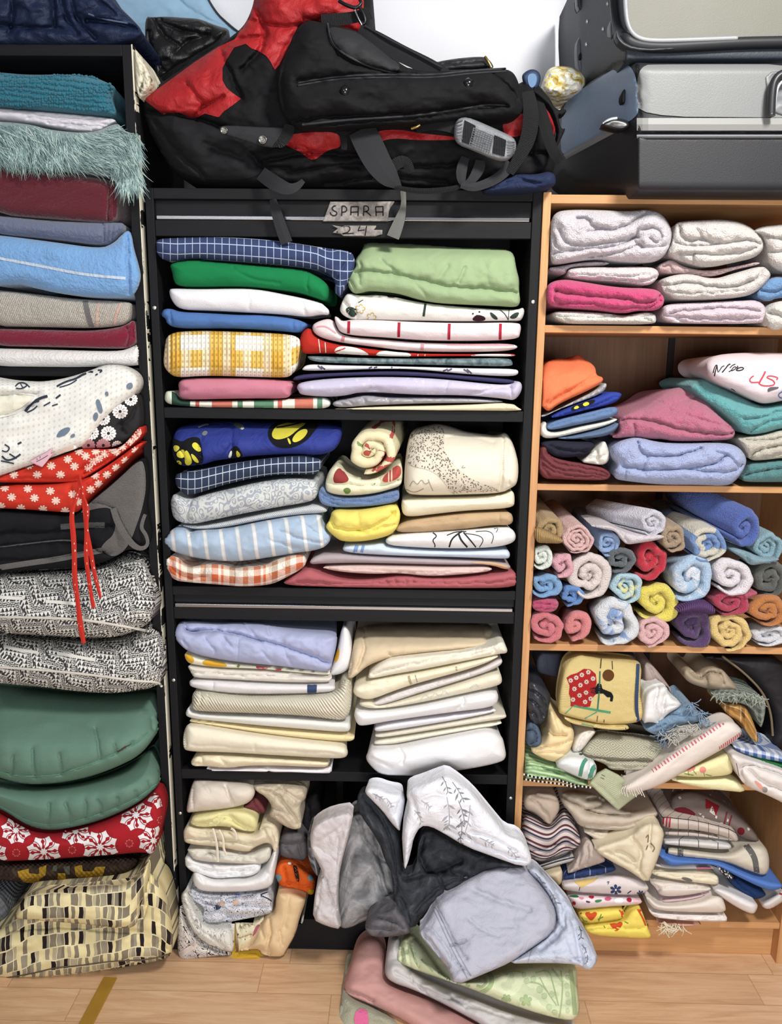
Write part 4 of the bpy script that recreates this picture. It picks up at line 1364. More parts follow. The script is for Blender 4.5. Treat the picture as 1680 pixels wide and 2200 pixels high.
# --- black travel bag on top of the duffel
o, s = puff('travel_bag', '590,170 610,120 636,62 652,46 668,42 696,48 760,62 800,84 840,120 868,140 880,146 930,150 1000,148 1080,146 1102,152 1114,172 1122,205 1126,238 1108,258 1060,262 980,262 900,270 780,276 680,282 630,276 600,240', -.06, BK, dep=.035, bulge=.05, r=48, shrink=.85,
            label='plain black soft travel bag lying on the red and black duffel', cat='travel bag', wr=(.006, 60, 36),
            cr=[('700,50 716,110 770,140 850,158', 10, .024), ('640,180 760,164 880,162 1000,150 1090,150', 7, .012), ('640,174 780,158 880,156', 5, .008), ('620,262 720,250 860,246 960,236 1040,222 1090,228', 9, .02), ('680,270 800,258 920,250 1000,236 1060,232', 6, .012), ('1060,160 1100,190 1120,240', 7, .012), ('640,70 600,160 610,240', 8, .012)],
            motifs=[('blob', '700,54 760,66 800,88 838,122 862,142 850,156 790,142 730,112 706,92', M((36, 37, 40), None, 'weave', .75, .3), None, .0012)])
piping(s, '704,52 712,92 740,118 800,146 850,157', M((52, 52, 56), None, 'smooth', .5), o, .0026)
piping(s, '640,178 720,164 830,160 930,162 1010,152 1086,148', M((46, 46, 50), None, 'smooth', .5), o, .0024)
piping(s, '640,184 720,170 830,166 930,168 1010,158 1090,153', M((40, 40, 44), None, 'smooth', .5), o, .0022)
piping(s, '650,268 760,256 880,250 980,236 1050,224 1086,226', M((48, 48, 52), None, 'smooth', .5), o, .0024)
for x, y in ((741, 196), (1006, 180)):
    c = P([x], [y], s.depth(np.array([float(x)]), np.array([float(y)])))[0]
    link_mesh('foot_stud', ICO_V * np.array([.011, .008, .012]) + c, ICO_F, [hard((20, 20, 22), .15, .6)], None, None, o, True)
o2, s2 = puff('washbag', '862,158 890,146 935,132 980,124 1030,120 1046,122 1058,134 1064,150 1000,156 930,162', .12, M((24, 25, 30), None, 'weave', .55, .4), dep=.1, bulge=.03, r=22,
              label='small black zipped bag peeking up behind the travel bag', cat='bag', cr=[('930,140 1000,134 1046,130', 5, .008)])
cords('zip_pull', [[(1042, 122, .09), (1048, 130, .085), (1056, 146, .085)]], .003, hard((190, 160, 96), .3, .5, .9), o2)
o, s = puff('plastic_tag', '1118,164 1128,152 1144,146 1158,152 1164,166 1160,184 1150,196 1138,198 1128,186', .03, hard((30, 46, 74), .6, .3), dep=.012, bulge=.008, r=8, step=2,
            label='dark blue oval plastic tag standing up at the right end of the duffel', cat='tag', motifs=[('blob', '1132,162 1146,156 1154,164 1152,180 1144,190 1136,184', hard((84, 114, 148), .6, .3), None, .002)])
o, s = puff('belt_buckle_strap', '1140,196 1156,190 1176,204 1196,236 1214,232 1220,240 1206,252 1200,246 1206,276 1216,274 1214,284 1196,320 1190,340 1184,330 1198,290 1194,262 1180,230 1160,212', -.03, BK, dep=.02, bulge=.006, r=5, smooth=1, step=2.5,
            label='thin black buckle strap trailing off the right end of the duffel', cat='strap')
T('cloth_bundle', 'cloth', 'dark navy cloth spilling out from under the duffel at the right', '1030,416 1050,396 1080,384 1110,372 1150,374 1180,366 1196,376 1194,404 1150,412 1090,416', -.03, M((34, 44, 74), None, 'crinkle', .8), dep=.14, bulge=.03, r=18,
  cr=[('1060,405 1100,388 1160,392', 7, .012), ('1110,380 1150,396', 6, .01)])
# plastic bag
PB = NB('clear_plastic', .35, .4)
PB.t.links.new(PB.ramp(PB.noise(38, 3, dist=1.5), [(.3, lin((176, 140, 50))), (.42, lin((222, 196, 96))), (.54, lin((232, 232, 222)))], 'LINEAR'), PB.b.inputs['Base Color'])
PB.bump(PB.noise(40, 3), .6, .02)
T('plastic_bag', 'plastic bag', 'crumpled clear plastic bag with yellow contents between duffel and suitcases', '1160,196 1168,164 1178,146 1196,140 1226,142 1246,150 1262,168 1256,196 1226,208 1190,214', .2, PB.m, dep=.12, bulge=.04, r=24, wr=(.012, 14, 12))
# --- suitcases
SG = hard((150, 152, 150), .38, .45, .0, (220, .35), .06)
SD = hard((46, 48, 52), .42, .45, 0, (200, .25), .1)
SE = hard((48, 54, 62), .55, .35, 0, (240, .25))
o, s = puff('suitcase', '1242,-70 1236,0 1240,90 1246,150 1252,176 1262,181 1290,168 1330,134 1400,133 1800,132 1800,-70', -.06, SE, dep=.22, shrink=1.0, wr=(0, 9, 9), bulge=.012, r=14, smooth=1, step=5,
            label='charcoal framed suitcase with a pale grey front, top of the two', cat='suitcase', dfun=lambda x, y: np.maximum(0, 1345 - x) * .0032,
            motifs=[('blob', '1344,-60 1346,20 1350,56 1362,78 1384,88 1420,88 1560,84 1790,83 1790,-60', hard((108, 108, 98), .5, .3, 0, (420, .15), .06), None, .003)])
FRM = hard((30, 32, 36), .5, .35)
fr = '1318,-60 1322,20 1328,62 1342,84 1368,98 1420,102 1500,98 1600,92 1790,90'
l = resample(chaikin(pts(fr), 3, False), 6, False)
cords('corner_frame', [np.column_stack([l, s.depth(l[:, 0], l[:, 1]) - .004])], .011, FRM, o, 8, 0)
l = resample(chaikin(pts('1342,-60 1344,24 1350,60 1366,80 1396,88 1480,86 1584,82'), 3, False), 6, False)
cords('edge_trim', [np.column_stack([l, s.depth(l[:, 0], l[:, 1]) - .012])], .0042, hard((150, 152, 156), .25, .5), o, 6, 0)
puff('corner_guard', '1326,60 1336,84 1362,98 1410,102 1580,86 1586,92 1500,104 1420,112 1360,112 1330,98 1318,76', -.075, hard((52, 56, 60), .45, .4), dep=.02, bulge=.012, r=8, parent=o, smooth=1)
for cx_, y0, y1 in ((1240, 84, 176), (1312, 40, 118)):
    q = [(cx_ - 5, y0), (cx_ + 14, y0 - 12), (cx_ + 16, y0 + 30), (cx_ + 22, y1 - 16), (cx_ + 30, y1), (cx_ + 14, y1 + 2), (cx_ - 2, y1 - 26)]
    puff('castor_housing', q, -.066 + max(0, 1345 - cx_) * .0031, hard((84, 90, 98), .4, .45), dep=.03, bulge=.01, r=8, parent=o, step=2.5)
    yy = y0 + 28
    puff('castor', [(cx_ + 2, yy + 2), (cx_ + 12, yy - 4), (cx_ + 12, yy + 16), (cx_ + 2, yy + 18)], -.082 + max(0, 1345 - cx_) * .0031, BLK, dep=.02, bulge=.004, r=4, parent=o, step=2)
puff('side_catch', '1236,-20 1266,-26 1270,14 1254,28 1238,22', .25, hard((40, 42, 48), .4, .4), dep=.03, bulge=.012, r=6, parent=o, smooth=1)
for x, y in ((1306, 8), (1314, 14), (1262, 46), (1296, 62), (1242, 90), (1260, 95)):
    c = P([x], [y], s.depth(np.array([float(x)]), np.array([float(y)])))[0]
    link_mesh('rivet', ICO_V * np.array([.004, .003, .0055]) + c, ICO_F, [hard((228, 230, 232), .3, .5, .4)], None, None, o, True)
LG = hard((116, 118, 118), .45, .4, 0, (420, .12), .05)
o, s = puff('suitcase', '1203,345 1200,300 1206,240 1214,212 1260,180 1310,148 1335,134 1362,133 1420,135 1800,135 1800,416 1500,415 1330,413 1240,400 1204,372', -.075, hard((36, 36, 40), .5, .35, 0, (420, .12), .08), dep=.16, shrink=1.0, wr=(0, 9, 9), bulge=.02, r=22, smooth=1, step=4,
            label='two-tone grey hard suitcase, lower of the pair, lying on the beech bookcase', cat='suitcase', dfun=lambda x, y: np.maximum(0, 1372 - x) * .0022,
            motifs=[('blob', '1374,140 1420,138 1790,138 1790,254 1640,252 1372,250 1366,200', LG, None, .002),
                    ('blob', '1210,216 1262,184 1312,152 1338,138 1356,142 1368,170 1372,220 1370,254 1300,282 1240,318 1206,338 1204,290', hard((128, 150, 178), .45, .45, 0, (200, .25), .06), None, .002)],
            cr=[('1366,140 1374,200 1372,250', 10, .01), ('1372,286 1500,286 1790,288', 5, .008)])
sc2 = s
for nm, a, b, w, m in (('rim_band', 'x', 267, 27, hard((132, 132, 130), .45, .35)), ('seam', 'x', 287, 4, BLK), ('lower_rim', 'x', 293, 8, hard((120, 122, 126), .3, .5))):
    l = [(1368 + 20 * i, b) for i in range(22)]
    d = s.depth(np.array([p[0] for p in l], float), np.array([p[1] for p in l], float))
    ribbon(nm, [(p[0], p[1], q - .004) for p, q in zip(l, d)], w, m, o, .006, steps=12)
ribbon('side_rim', [(1214, 338, sc2.depth(np.array([1214.]), np.array([338.]))[0] - .006), (1240, 322, sc2.depth(np.array([1240.]), np.array([322.]))[0] - .006), (1318, 280, sc2.depth(np.array([1318.]), np.array([280.]))[0] - .006)], 13, hard((128, 134, 140), .35, .5), o, .008)
puff('hinge', '1284,270 1306,254 1330,252 1352,258 1358,272 1340,284 1316,280', -.045, hard((26, 28, 32), .35, .5), dep=.03, bulge=.014, r=8, parent=o, step=2.5)
puff('latch_slot', '1332,218 1334,196 1346,186 1353,188 1350,216 1338,228', -.03, BLK, dep=.02, bulge=.005, r=6, parent=o, step=2.5)
cords('hinge_pin', [[(1296, 266, -.05), (1310, 256, -.055), (1326, 254, -.056)]], .003, hard((190, 196, 200), .3, .5, .5), o)
puff('handle_recess', '1642,154 1700,150 1800,150 1800,252 1652,252 1646,200', -.098, hard((110, 112, 114), .4, .4), dep=.01, bulge=.001, r=4, parent=o, smooth=1)
l = resample(chaikin(pts('1656,250 1658,200 1664,170 1684,156 1720,152 1790,152'), 3, False), 5, False)
cords('carry_handle', [np.column_stack([l, np.full(len(l), -.115)])], .008, hard((36, 36, 40), .4, .45), o, 8, 0)
l = resample(chaikin(pts('1664,236 1666,206 1672,182 1690,168 1730,164 1790,164'), 3, False), 5, False)
cords('handle_rim', [np.column_stack([l, np.full(len(l), -.115)])], .0028, hard((170, 174, 178), .3, .5), o, 6, 0)
# tape label with handwriting on the fascia of the middle unit
TAPE = M((140, 132, 128), 'mottle', 'weave', .7, .2, st=[(.3, (108, 102, 102)), (.7, (164, 158, 148))], f=8)
PEN = hard((26, 22, 24), .6, .2)


def label_strip(poly, Y, strokes, w):
    o, s = puff('tape_label', poly, Y, TAPE, dep=.0012, bulge=.0006, r=3, smooth=0, step=2.5, parent=cu, shrink=1.0, label='strip of grey masking tape with handwritten letters')
    cs, f, k = [], [], 0
    for st in strokes:
        l = resample(pts(st), 1.5, False)
        c, f2, _ = strip_mesh(s, l, w, .0006)
        cs.append(c)
        f += [tuple(i + k for i in q) for q in f2]
        k += len(c)
    link_mesh('handwriting', np.vstack(cs), f, [PEN], None, None, o, False)
    return o


def zz(s_, ox=680, oy=410, k=7.636):
    return [(ox + float(a.split(',')[0]) / k, oy + float(a.split(',')[1]) / k) for a in s_.split()]


label_strip(zz('225,178 1280,172 1262,210 1215,270 1185,340 1176,442 1180,500 100,500 130,430 170,330'), -.001,
            [zz('320,245 285,250 258,275 258,305 290,330 325,345 335,375 310,405 270,410 235,385 225,350'),
             zz('412,412 420,250'), zz('420,250 460,250 492,280 495,320 470,345 420,352'),
             zz('562,400 566,262 685,258 680,415'), zz('564,352 680,345'),
             zz('770,412 778,250 820,248 850,270 855,310 830,335 780,345'), zz('810,335 895,410'),
             zz('980,412 968,262 1090,256 1092,412'), zz('975,350 1090,345')], 2.9)
label_strip(zz('250,560 330,575 420,590 460,572 560,570 980,570 985,585 940,640 1085,640 1078,690 1080,715 1040,720 960,748 440,742 400,710 330,695 262,686 350,620'), -.001,
            [zz('345,660 335,690'), zz('440,585 500,575 545,595 548,640 510,680 420,706 615,696'), zz('715,570 680,655 790,640'), zz('822,575 795,738')], 2.6)
CLAMP[0] = None
# ------------------------------------------------------------------ middle unit, first and second compartments
CLAMP[0] = (-.547, .265, 1.382, 1.75)
G1 = 'folded linen on the top shelf of the middle bookcase'
G2 = 'folded linen on the second shelf of the middle bookcase'
NG = M((54, 66, 104), 'grid', 'weave', c2=(176, 190, 216), fx=6.3, fy=5.2, lw=.09)
T('folded_duvet_cover', 'bed linen', 'navy duvet cover with a white grid, top of the left stack on the top shelf', '331,525 335,515 350,511 400,509 470,508 560,512 640,522 700,532 757,538 764,560 760,585 750,602 742,622 730,640 716,628 720,605 704,586 660,576 600,570 540,565 450,558 410,554 370,563 350,560 335,545', NG, .0, group=G1,
  dep=.26, bulge=.022, cr=[('720,600 740,570 752,545', 6, .01), ('700,585 716,590', 5, .01)], wr=(.003, 60, 26))
GRN = M((18, 122, 66), None, 'weave')
T('folded_sheet', 'bed linen', 'bright green sheet below the white-grid navy cover', '361,564 410,556 450,560 540,568 600,573 650,578 668,584 704,607 708,626 703,650 668,638 640,629 560,619 500,616 420,618 380,616 371,602 369,585', GRN, .005, group=G1, dep=.25, bulge=.022, cr=[('660,585 662,632', 3, .006), ('500,575 540,600 600,608', 9, .004)], wr=(.002, 70, 30))
T('folded_sheet', 'bed linen', 'white sheet between the green and the blue sheets', '361,622 372,618 430,620 520,618 560,621 610,631 650,639 690,649 698,656 709,666 708,678 690,676 660,683 610,677 520,672 440,668 385,667 366,645', M((230, 228, 232), None, 'weave'), .005, group=G1, dep=.25, bulge=.02,
  cr=[('648,640 652,660 658,682', 4, .007), ('690,652 700,675', 4, .006), ('530,622 536,664', 10, .003)], wr=(.002, 60, 30))
T('folded_sheet', 'bed linen', 'mid blue cotton sheet above the yellow crocheted blanket', '345,673 352,662 370,662 385,669 440,671 520,676 560,675 630,682 660,693 660,702 645,717 600,712 500,706 420,707 375,706 357,696 355,685 347,681', M((76, 114, 174), None, 'weave'), .005, group=G1, dep=.25, bulge=.018,
  cr=[('628,684 632,712', 3, .006), ('642,688 644,714', 3, .006), ('366,664 368,690 372,704', 5, .008)], wr=(.0025, 40, 20))
T('crocheted_blanket', 'blanket', 'yellow and white crocheted check blanket in the top compartment', '358,714 420,709 500,711 600,715 642,721 648,740 642,770 640,790 626,809 610,813 540,811 440,808 380,813 362,803 349,785 352,750', M((238, 200, 104), 'crochet', 'knit', c2=(226, 172, 62)), -.005, group=G1, dep=.26, bulge=.03, r=36, wr=(.002, 40, 20))
T('folded_sheet', 'bed linen', 'dusty pink folded sheet lying on the striped cloth', '381,826 386,816 400,812 460,810 560,812 620,816 633,826 625,840 626,852 610,858 540,857 450,859 395,860 381,850 384,838', M((200, 122, 142), None, 'weave'), .0, group=G1, dep=.25, bulge=.024, cr=[('384,840 400,836', 4, .008), ('618,818 622,840', 4, .006)], wr=(.002, 60, 26))
STR = [(0, (218, 222, 202)), (.045, (44, 72, 62)), (.155, (226, 230, 212)), (.185, (196, 96, 86)), (.21, (230, 232, 214)), (.285, (206, 118, 98)), (.405, (230, 232, 214)), (.435, (96, 140, 110)), (.465, (230, 232, 214)), (.535, (92, 138, 108)), (.65, (230, 232, 214)),
       (.675, (204, 104, 90)), (.70, (230, 232, 214)), (.775, (206, 118, 98)), (.885, (230, 232, 214)), (.91, (92, 138, 108)), (.94, (230, 232, 214))]
T('striped_cloth', 'tablecloth', 'green, coral and white striped cloth lying on the shelf under the pink sheet', '352,850 357,838 375,840 382,855 395,861 540,860 620,857 690,852 708,858 712,868 705,878 660,882 540,879 450,877 370,872 353,864', M((226, 228, 210), 'stripes', 'weave', f=1 / 3.62, ph=-.972, st=STR), .004, group=G1, dep=.26, bulge=.014)
# right stack
LGN = M((148, 170, 126), None, 'weave', var=.06)
T('linen_tablecloth', 'tablecloth', 'sage green crinkled linen cloth, topmost on the right of the top shelf', '776,540 784,514 830,518 940,525 1000,531 1060,532 1104,536 1111,580 1117,600 1116,625 1120,650 1110,662 1070,659 1000,656 940,653 900,646 860,633 830,629 790,626 775,631 760,633 748,620 745,605 752,588 764,572 762,556', LGN, .0, group=G1, dep=.2, bulge=.026, tb=(552, .22), uvrot=10,
  cr=[('760,585 800,583 850,588 900,600 960,615 1000,616 1060,622 1112,628', 6, .018), ('770,560 775,575 768,590', 4, .01), ('750,600 762,620 765,630', 4, .01), ('768,588 775,612', 4, .008), ('820,560 850,585', 9, .008), ('960,570 940,605', 14, .006), ('1000,575 985,605', 12, .008), ('1040,560 1050,610', 16, .004), ('880,600 920,640', 10, .005)], wr=(.004, 40, 30))
CRM = M((226, 222, 214), None, 'weave')
DGR = M((48, 62, 54), None, 'weave')
MAR = M((58, 26, 34), None, 'weave')
T('flowered_tablecloth', 'tablecloth', 'off-white cloth printed with dark leaves and outlined flowers under the sage linen', '728,664 736,642 746,627 770,634 830,632 900,649 1000,659 1110,666 1124,658 1129,670 1121,690 1110,690 1000,692 900,690 840,690 790,688 762,690 742,682 732,674', CRM, .006, group=G1, dep=.22, bulge=.02,
  cr=[('770,636 850,642 930,654 1020,662', 4, .01), ('770,640 762,660 768,688', 4, .01), ('738,650 750,664 745,680', 5, .012)],
  motifs=[('blob', '740,664 752,658 768,664 766,680 752,682', DGR), ('blob', '828,630 850,628 853,639 832,640', MAR), ('blob', '878,634 900,640 896,648 874,642', DGR), ('line', '914,652 910,680', DGR, 5), ('blob', '1050,668 1064,676 1072,688 1058,686', DGR), ('blob', '1092,684 1104,672 1118,670 1108,686', DGR), ('line', '1064,660 1084,672 1092,688', DGR, 2), ('line', '1094,660 1092,688', DGR, 1.5),
          ('blob', '1012,690 1020,678 1030,676 1044,682 1042,690', MAR), ('disc', [(1016, 674, 2), (1030, 670, 2), (1024, 678, 1.5)], MAR, 2), ('line', '770,650 780,644', DGR, 1.6)] +
         [('flower', [(x, y)], M((206, 170, 84), None, 'weave'), (5, 11, .5, 1), .001) for x, y in ((774, 664), (798, 682))] + [('flower', [(x, y)], CRM, (5, 8.5, .5, 1), .0018) for x, y in ((774, 664), (798, 682))])
PCH = M((232, 216, 218), None, 'weave')
RS = M((176, 34, 54), None, 'weave')
T('tea_towel', 'tea towel', 'white cloth crossed by four dark red stripes, right stack of the top shelf', '716,680 724,678 734,690 760,684 900,691 1000,693 1114,691 1121,700 1119,716 1114,731 1000,734 900,732 830,726 760,722 730,716 722,700', PCH, -.004, group=G1, dep=.22, bulge=.022, motifs=[('line', [(x + 1, 682), (x, 705), (x - 1, 738)], RS, 6) for x in (749, 857, 965, 1075)])
T('tea_towel', 'tea towel', 'pale pink checked cloth below the red-striped one', '667,700 684,688 714,682 722,706 740,722 830,729 900,735 1000,737 1113,736 1112,755 1000,758 880,756 800,746 720,736 676,722', M((226, 208, 208), None, 'weave'), .004, group=G1, dep=.22, bulge=.018,
  motifs=[('line', '680,702 700,700 722,716', M((218, 150, 156), None, 'weave'), 3), ('line', '738,722 734,740', M((200, 124, 134), None, 'weave'), 7), ('line', '908,736 906,756', M((204, 140, 148), None, 'weave'), 7), ('line', '960,740 1040,741 1112,741', M((216, 158, 164), None, 'weave'), 4)])
RDP = M((184, 40, 30), None, 'weave')
T('patterned_tablecloth', 'tablecloth', 'red cloth with white curved bands in the right stack of the top shelf', '643,722 654,706 667,703 675,724 720,739 800,749 880,758 1000,760 1100,758 1110,762 1106,768 1000,766 880,768 800,766 700,760 650,763 645,745', RDP, .004, group=G1, dep=.22, bulge=.016,
  motifs=[('line', '684,726 688,758', CRM, 1.6), ('line', '698,730 700,758', CRM, 1.6), ('blob', '716,758 724,744 750,744 776,750 800,766 740,764', CRM), ('blob', '806,762 820,752 880,757 886,768 812,768', CRM), ('line', '742,748 720,756', RDP, 3), ('blob', '1010,762 1060,760 1108,762 1104,768 1012,766', CRM), ('line', '900,758 896,768', CRM, 2), ('line', '914,758 912,768', CRM, 2), ('line', '984,760 990,766', CRM, 2)])
T('folded_cloth', 'tablecloth', 'teal grey batik-print cloth in the right stack of the top shelf', '657,766 666,763 800,769 1000,769 1096,767 1104,780 1100,789 1000,787 880,784 760,783 670,779', M((104, 124, 128), 'mottle', 'weave', st=[(.3, (66, 90, 96)), (.7, (140, 156, 158))], f=7), .004, group=G1, dep=.22, bulge=.014)
T('folded_cloth', 'tablecloth', 'white cloth with diagonal purple bands under the teal batik cloth', '647,792 660,781 700,783 800,785 900,787 1000,790 1105,791 1116,796 1113,808 1080,810 1000,805 900,795 830,793 720,797 650,798', M((226, 224, 228), None, 'weave'), .002, group=G1, dep=.22, bulge=.012,
  motifs=[('line', l, M((92, 82, 104), None, 'weave'), 7) for l in ('682,782 690,790 700,797', '815,785 800,790 788,795', '832,785 842,792', '975,788 962,795 950,800', '992,789 1004,796 1012,804')])
T('folded_sheet', 'bed linen', 'dark indigo sheet above the lavender one on the top shelf', '624,816 640,803 720,800 830,796 900,798 1000,806 1080,812 1107,816 1105,826 1060,823 940,811 830,807 720,809 650,816 637,819', M((58, 54, 92), None, 'weave'), .004, group=G1, dep=.22, bulge=.012)
T('folded_sheet', 'bed linen', 'pale lavender printed sheet near the bottom of the top shelf', '635,831 645,819 720,811 830,808 940,812 1050,824 1095,826 1114,816 1124,826 1120,846 1105,862 1085,858 1000,850 900,850 780,842 740,852 700,854 645,850 640,840', M((196, 190, 214), 'sprig', 'weave', c2=(206, 200, 220), f=6), .0, group=G1, dep=.22, bulge=.024, cr=[('780,842 800,832 830,848', 5, .008), ('1000,850 1050,836 1095,832', 6, .008), ('960,820 955,848', 4, .006), ('1095,828 1100,855', 4, .008)], wr=(.002, 40, 20))
T('satin_cloth', 'cloth', 'silvery grey satin cloth crumpled under the lavender sheet', '712,872 716,860 750,855 785,847 830,853 900,853 1000,854 1084,860 1080,866 1000,867 900,868 800,872 730,877', M((156, 154, 160), None, 'smooth', .35, .5), .004, group=G1, dep=.22, bulge=.014, cr=[('725,858 745,872', 4, .008), ('740,856 765,870', 4, .008), ('770,850 790,868', 4, .008), ('830,858 840,868', 4, .006), ('880,856 890,866', 4, .006)], wr=(.004, 12, 9))
T('folded_sheet', 'bed linen', 'thin cream sheet lying on the top shelf at the very bottom right', '708,883 740,877 800,873 900,871 1000,869 1082,864 1086,866 1105,867 1111,873 1125,881 1110,884 1000,885 850,885 760,885', M((226, 214, 180), None, 'weave'), .0, group=G1, dep=.24, bulge=.012, cr=[('1084,864 1084,884', 3, .005), ('1106,868 1108,884', 3, .005)])
CLAMP[0] = (-.547, .265, .959, 1.356)
# second compartment, left stack
BLU = M((44, 58, 142), None, 'crinkle', .7, .2)
YEL = M((214, 204, 58), None, 'weave')
BL2 = M((22, 22, 26), None, 'weave')
mo = [('blob', '574,932 580,914 600,906 690,905 678,924 660,946 636,960 612,964 592,960 580,948', BL2, None, .0012),
      ('blob', '583,930 594,914 620,907 664,906 640,922 622,938 600,945 586,942', YEL, None, .002), ('line', '594,918 612,916 650,907', BL2, 3, .0028), ('blob', '626,944 640,926 658,920 662,928 650,944 632,952', YEL, None, .002), ('blob', '616,940 621,941 626,953 622,956', YEL, None, .002),
      ('blob', '488,985 494,966 506,956 516,966 522,980 520,984 504,992', BL2, None, .0012), ('blob', '489,984 495,968 499,968 497,984', M((214, 214, 214), None, 'weave'), None, .002), ('blob', '507,966 514,972 518,980 508,984', YEL, None, .002),
      ('blob', '370,940 378,944 392,950 404,940 430,938 432,960 438,990 432,998 400,1003 385,1000 372,980', BL2, None, .0012),
      ('blob', '371,958 380,956 388,962 376,974', YEL, None, .002), ('blob', '378,974 386,968 396,964 398,984 382,984', YEL, None, .002), ('blob', '377,992 384,988 392,996 386,1002 379,999', YEL, None, .002), ('blob', '396,970 402,966 412,986 412,998 400,1001 396,990', YEL, None, .002), ('blob', '410,956 420,948 432,962 432,972 420,968', YEL, None, .002), ('blob', '408,972 420,980 430,996 416,992', YEL, None, .002),
      ('line', '426,918 440,912 448,912', M((150, 156, 160), None, 'weave'), 3), ('blob', '432,932 440,924 448,928 440,938', M((120, 130, 126), None, 'weave')), ('blob', '500,910 512,908 526,914 520,922 506,918', M((96, 110, 84), None, 'weave')), ('blob', '514,920 522,916 526,920 520,924', M((206, 206, 206), None, 'weave'))]
T('folded_duvet_cover', 'bed linen', 'royal blue cover with yellow and black shapes at the top of the second shelf', '368,960 372,930 386,913 420,906 500,902 600,906 690,906 735,913 738,928 730,955 715,972 680,980 640,976 560,979 500,986 460,991 440,999 400,1003 384,1000 371,985', BLU, .0, group=G2, dep=.25, bulge=.035, r=34, tb=(945, .2), motifs=mo, cr=[('432,940 428,975 436,998', 6, .012), ('498,955 480,985', 5, .008), ('500,920 495,955 505,985', 8, .008), ('390,960 396,990', 5, .008)], wr=(.004, 50, 36))
T('folded_duvet_cover', 'bed linen', 'second navy grid cover, lying under the blue and yellow one', '375,1020 385,1015 440,1006 520,991 600,981 660,978 690,986 692,998 684,1020 660,1020 590,1021 540,1029 480,1043 430,1060 400,1066 385,1053 375,1040', M((48, 60, 84), 'grid', 'weave', c2=(196, 206, 220), fx=6.7, fy=5.4, lw=.09, ph=.3), -.002, group=G2, dep=.25, bulge=.022, cr=[('680,985 684,1015', 4, .008)])
T('folded_duvet_cover', 'bed linen', 'grey and white damask print cover on the second shelf', '365,1076 372,1058 395,1067 413,1072 430,1064 500,1048 560,1034 620,1026 680,1029 685,1046 682,1070 665,1080 600,1090 520,1105 450,1120 420,1127 390,1125 372,1115 367,1096', M((206, 208, 204), 'damask', 'weave', c2=(160, 166, 176), f=8, rings=26, th=.8), .0, group=G2, dep=.25, bulge=.028, r=28, cr=[('413,1070 404,1085 400,1110 405,1124', 6, .014)], wr=(.003, 40, 26))
T('waffle_cloth', 'cloth', 'white waffle cloth with scalloped edge between damask and striped covers', '375,1127 420,1131 470,1123 560,1104 640,1089 685,1082 705,1094 702,1103 640,1106 560,1118 480,1135 420,1139 400,1133', M((214, 216, 218), None, 'knit', kf=160), .0, group=G2, dep=.24, bulge=.014)
SB = [(0, (166, 186, 208)), (.42, (206, 208, 212)), (.46, (222, 222, 218)), (.62, (196, 196, 206)), (.66, (166, 186, 208))]
T('striped_duvet_cover', 'bed linen', 'pale blue and white striped cover, thickest on the second shelf', '346,1160 360,1146 372,1133 398,1134 408,1146 420,1139 490,1136 560,1120 640,1107 694,1104 690,1120 700,1140 712,1150 710,1166 690,1182 620,1192 520,1208 460,1206 410,1198 370,1186 354,1173', M((166, 186, 208), 'stripes', 'weave', f=2.86, st=SB), -.006, group=G2, dep=.25, bulge=.034, r=34, uvrot=-8,
  cr=[('408,1140 406,1152', 5, .012), ('600,1140 650,1160 690,1166', 5, .006), ('580,1160 640,1180', 5, .006), ('640,1120 690,1150', 6, .006), ('690,1130 698,1160', 6, .008)], wr=(.004, 30, 26, -20))
OP = [(0, (214, 92, 40)), (.16, (240, 230, 214)), (.22, (214, 92, 40)), (.28, (236, 214, 190)), (.42, (150, 104, 70)), (.56, (240, 232, 218)), (.74, (196, 132, 90)), (.86, (240, 230, 214))]
T('plaid_blanket', 'blanket', 'orange and brown plaid wool cloth crumpled at the bottom of the second shelf', '351,1206 356,1196 368,1192 386,1196 400,1216 425,1216 440,1209 480,1211 505,1222 525,1217 570,1215 590,1202 625,1191 655,1189 660,1210 650,1223 610,1245 580,1258 520,1262 480,1258 400,1252 375,1248 358,1231', M((212, 98, 46), 'plaid', 'fleece', f=1.1, st=OP), -.008, group=G2, dep=.25, bulge=.026,
  cr=[('366,1204 372,1222 400,1240 440,1238', 6, .016), ('352,1215 372,1236 380,1248', 5, .008), ('500,1222 505,1258', 6, .012), ('440,1212 430,1240', 8, .01), ('575,1218 576,1256', 4, .006)], wr=(.003, 24, 16))
# second compartment, right
FL = M((226, 222, 190), 'sprig', 'weave', c2=(132, 150, 84), f=5, th=.42)
FLR = M((186, 78, 70), 'stripes', 'weave', f=2.2, st=[(0, (182, 74, 66)), (.34, (232, 212, 184)), (.4, (182, 74, 66)), (.48, (232, 212, 184)), (.54, (182, 74, 66))])
T('flowered_tablecloth', 'tablecloth', 'cream cloth with green leaves and red bands folded under the rolled one', '697,1045 700,1025 708,1006 724,996 745,1018 780,1032 820,1025 858,990 866,1004 866,1030 862,1043 848,1050 800,1063 740,1067 702,1060', FL, .0, group=G2, dep=.2, bulge=.024, cr=[('700,1036 760,1042 820,1042 864,1032', 5, .014), ('812,1024 818,1042', 4, .008)],
  motifs=[('blob', '716,1020 728,1002 744,1018 752,1034 728,1040 716,1038', M((150, 56, 56), None, 'weave')), ('blob', '820,1028 840,1008 858,996 864,1018 850,1032 824,1038', FLR), ('blob', '735,1052 748,1046 756,1056 744,1064', M((110, 138, 70), None, 'weave'))])
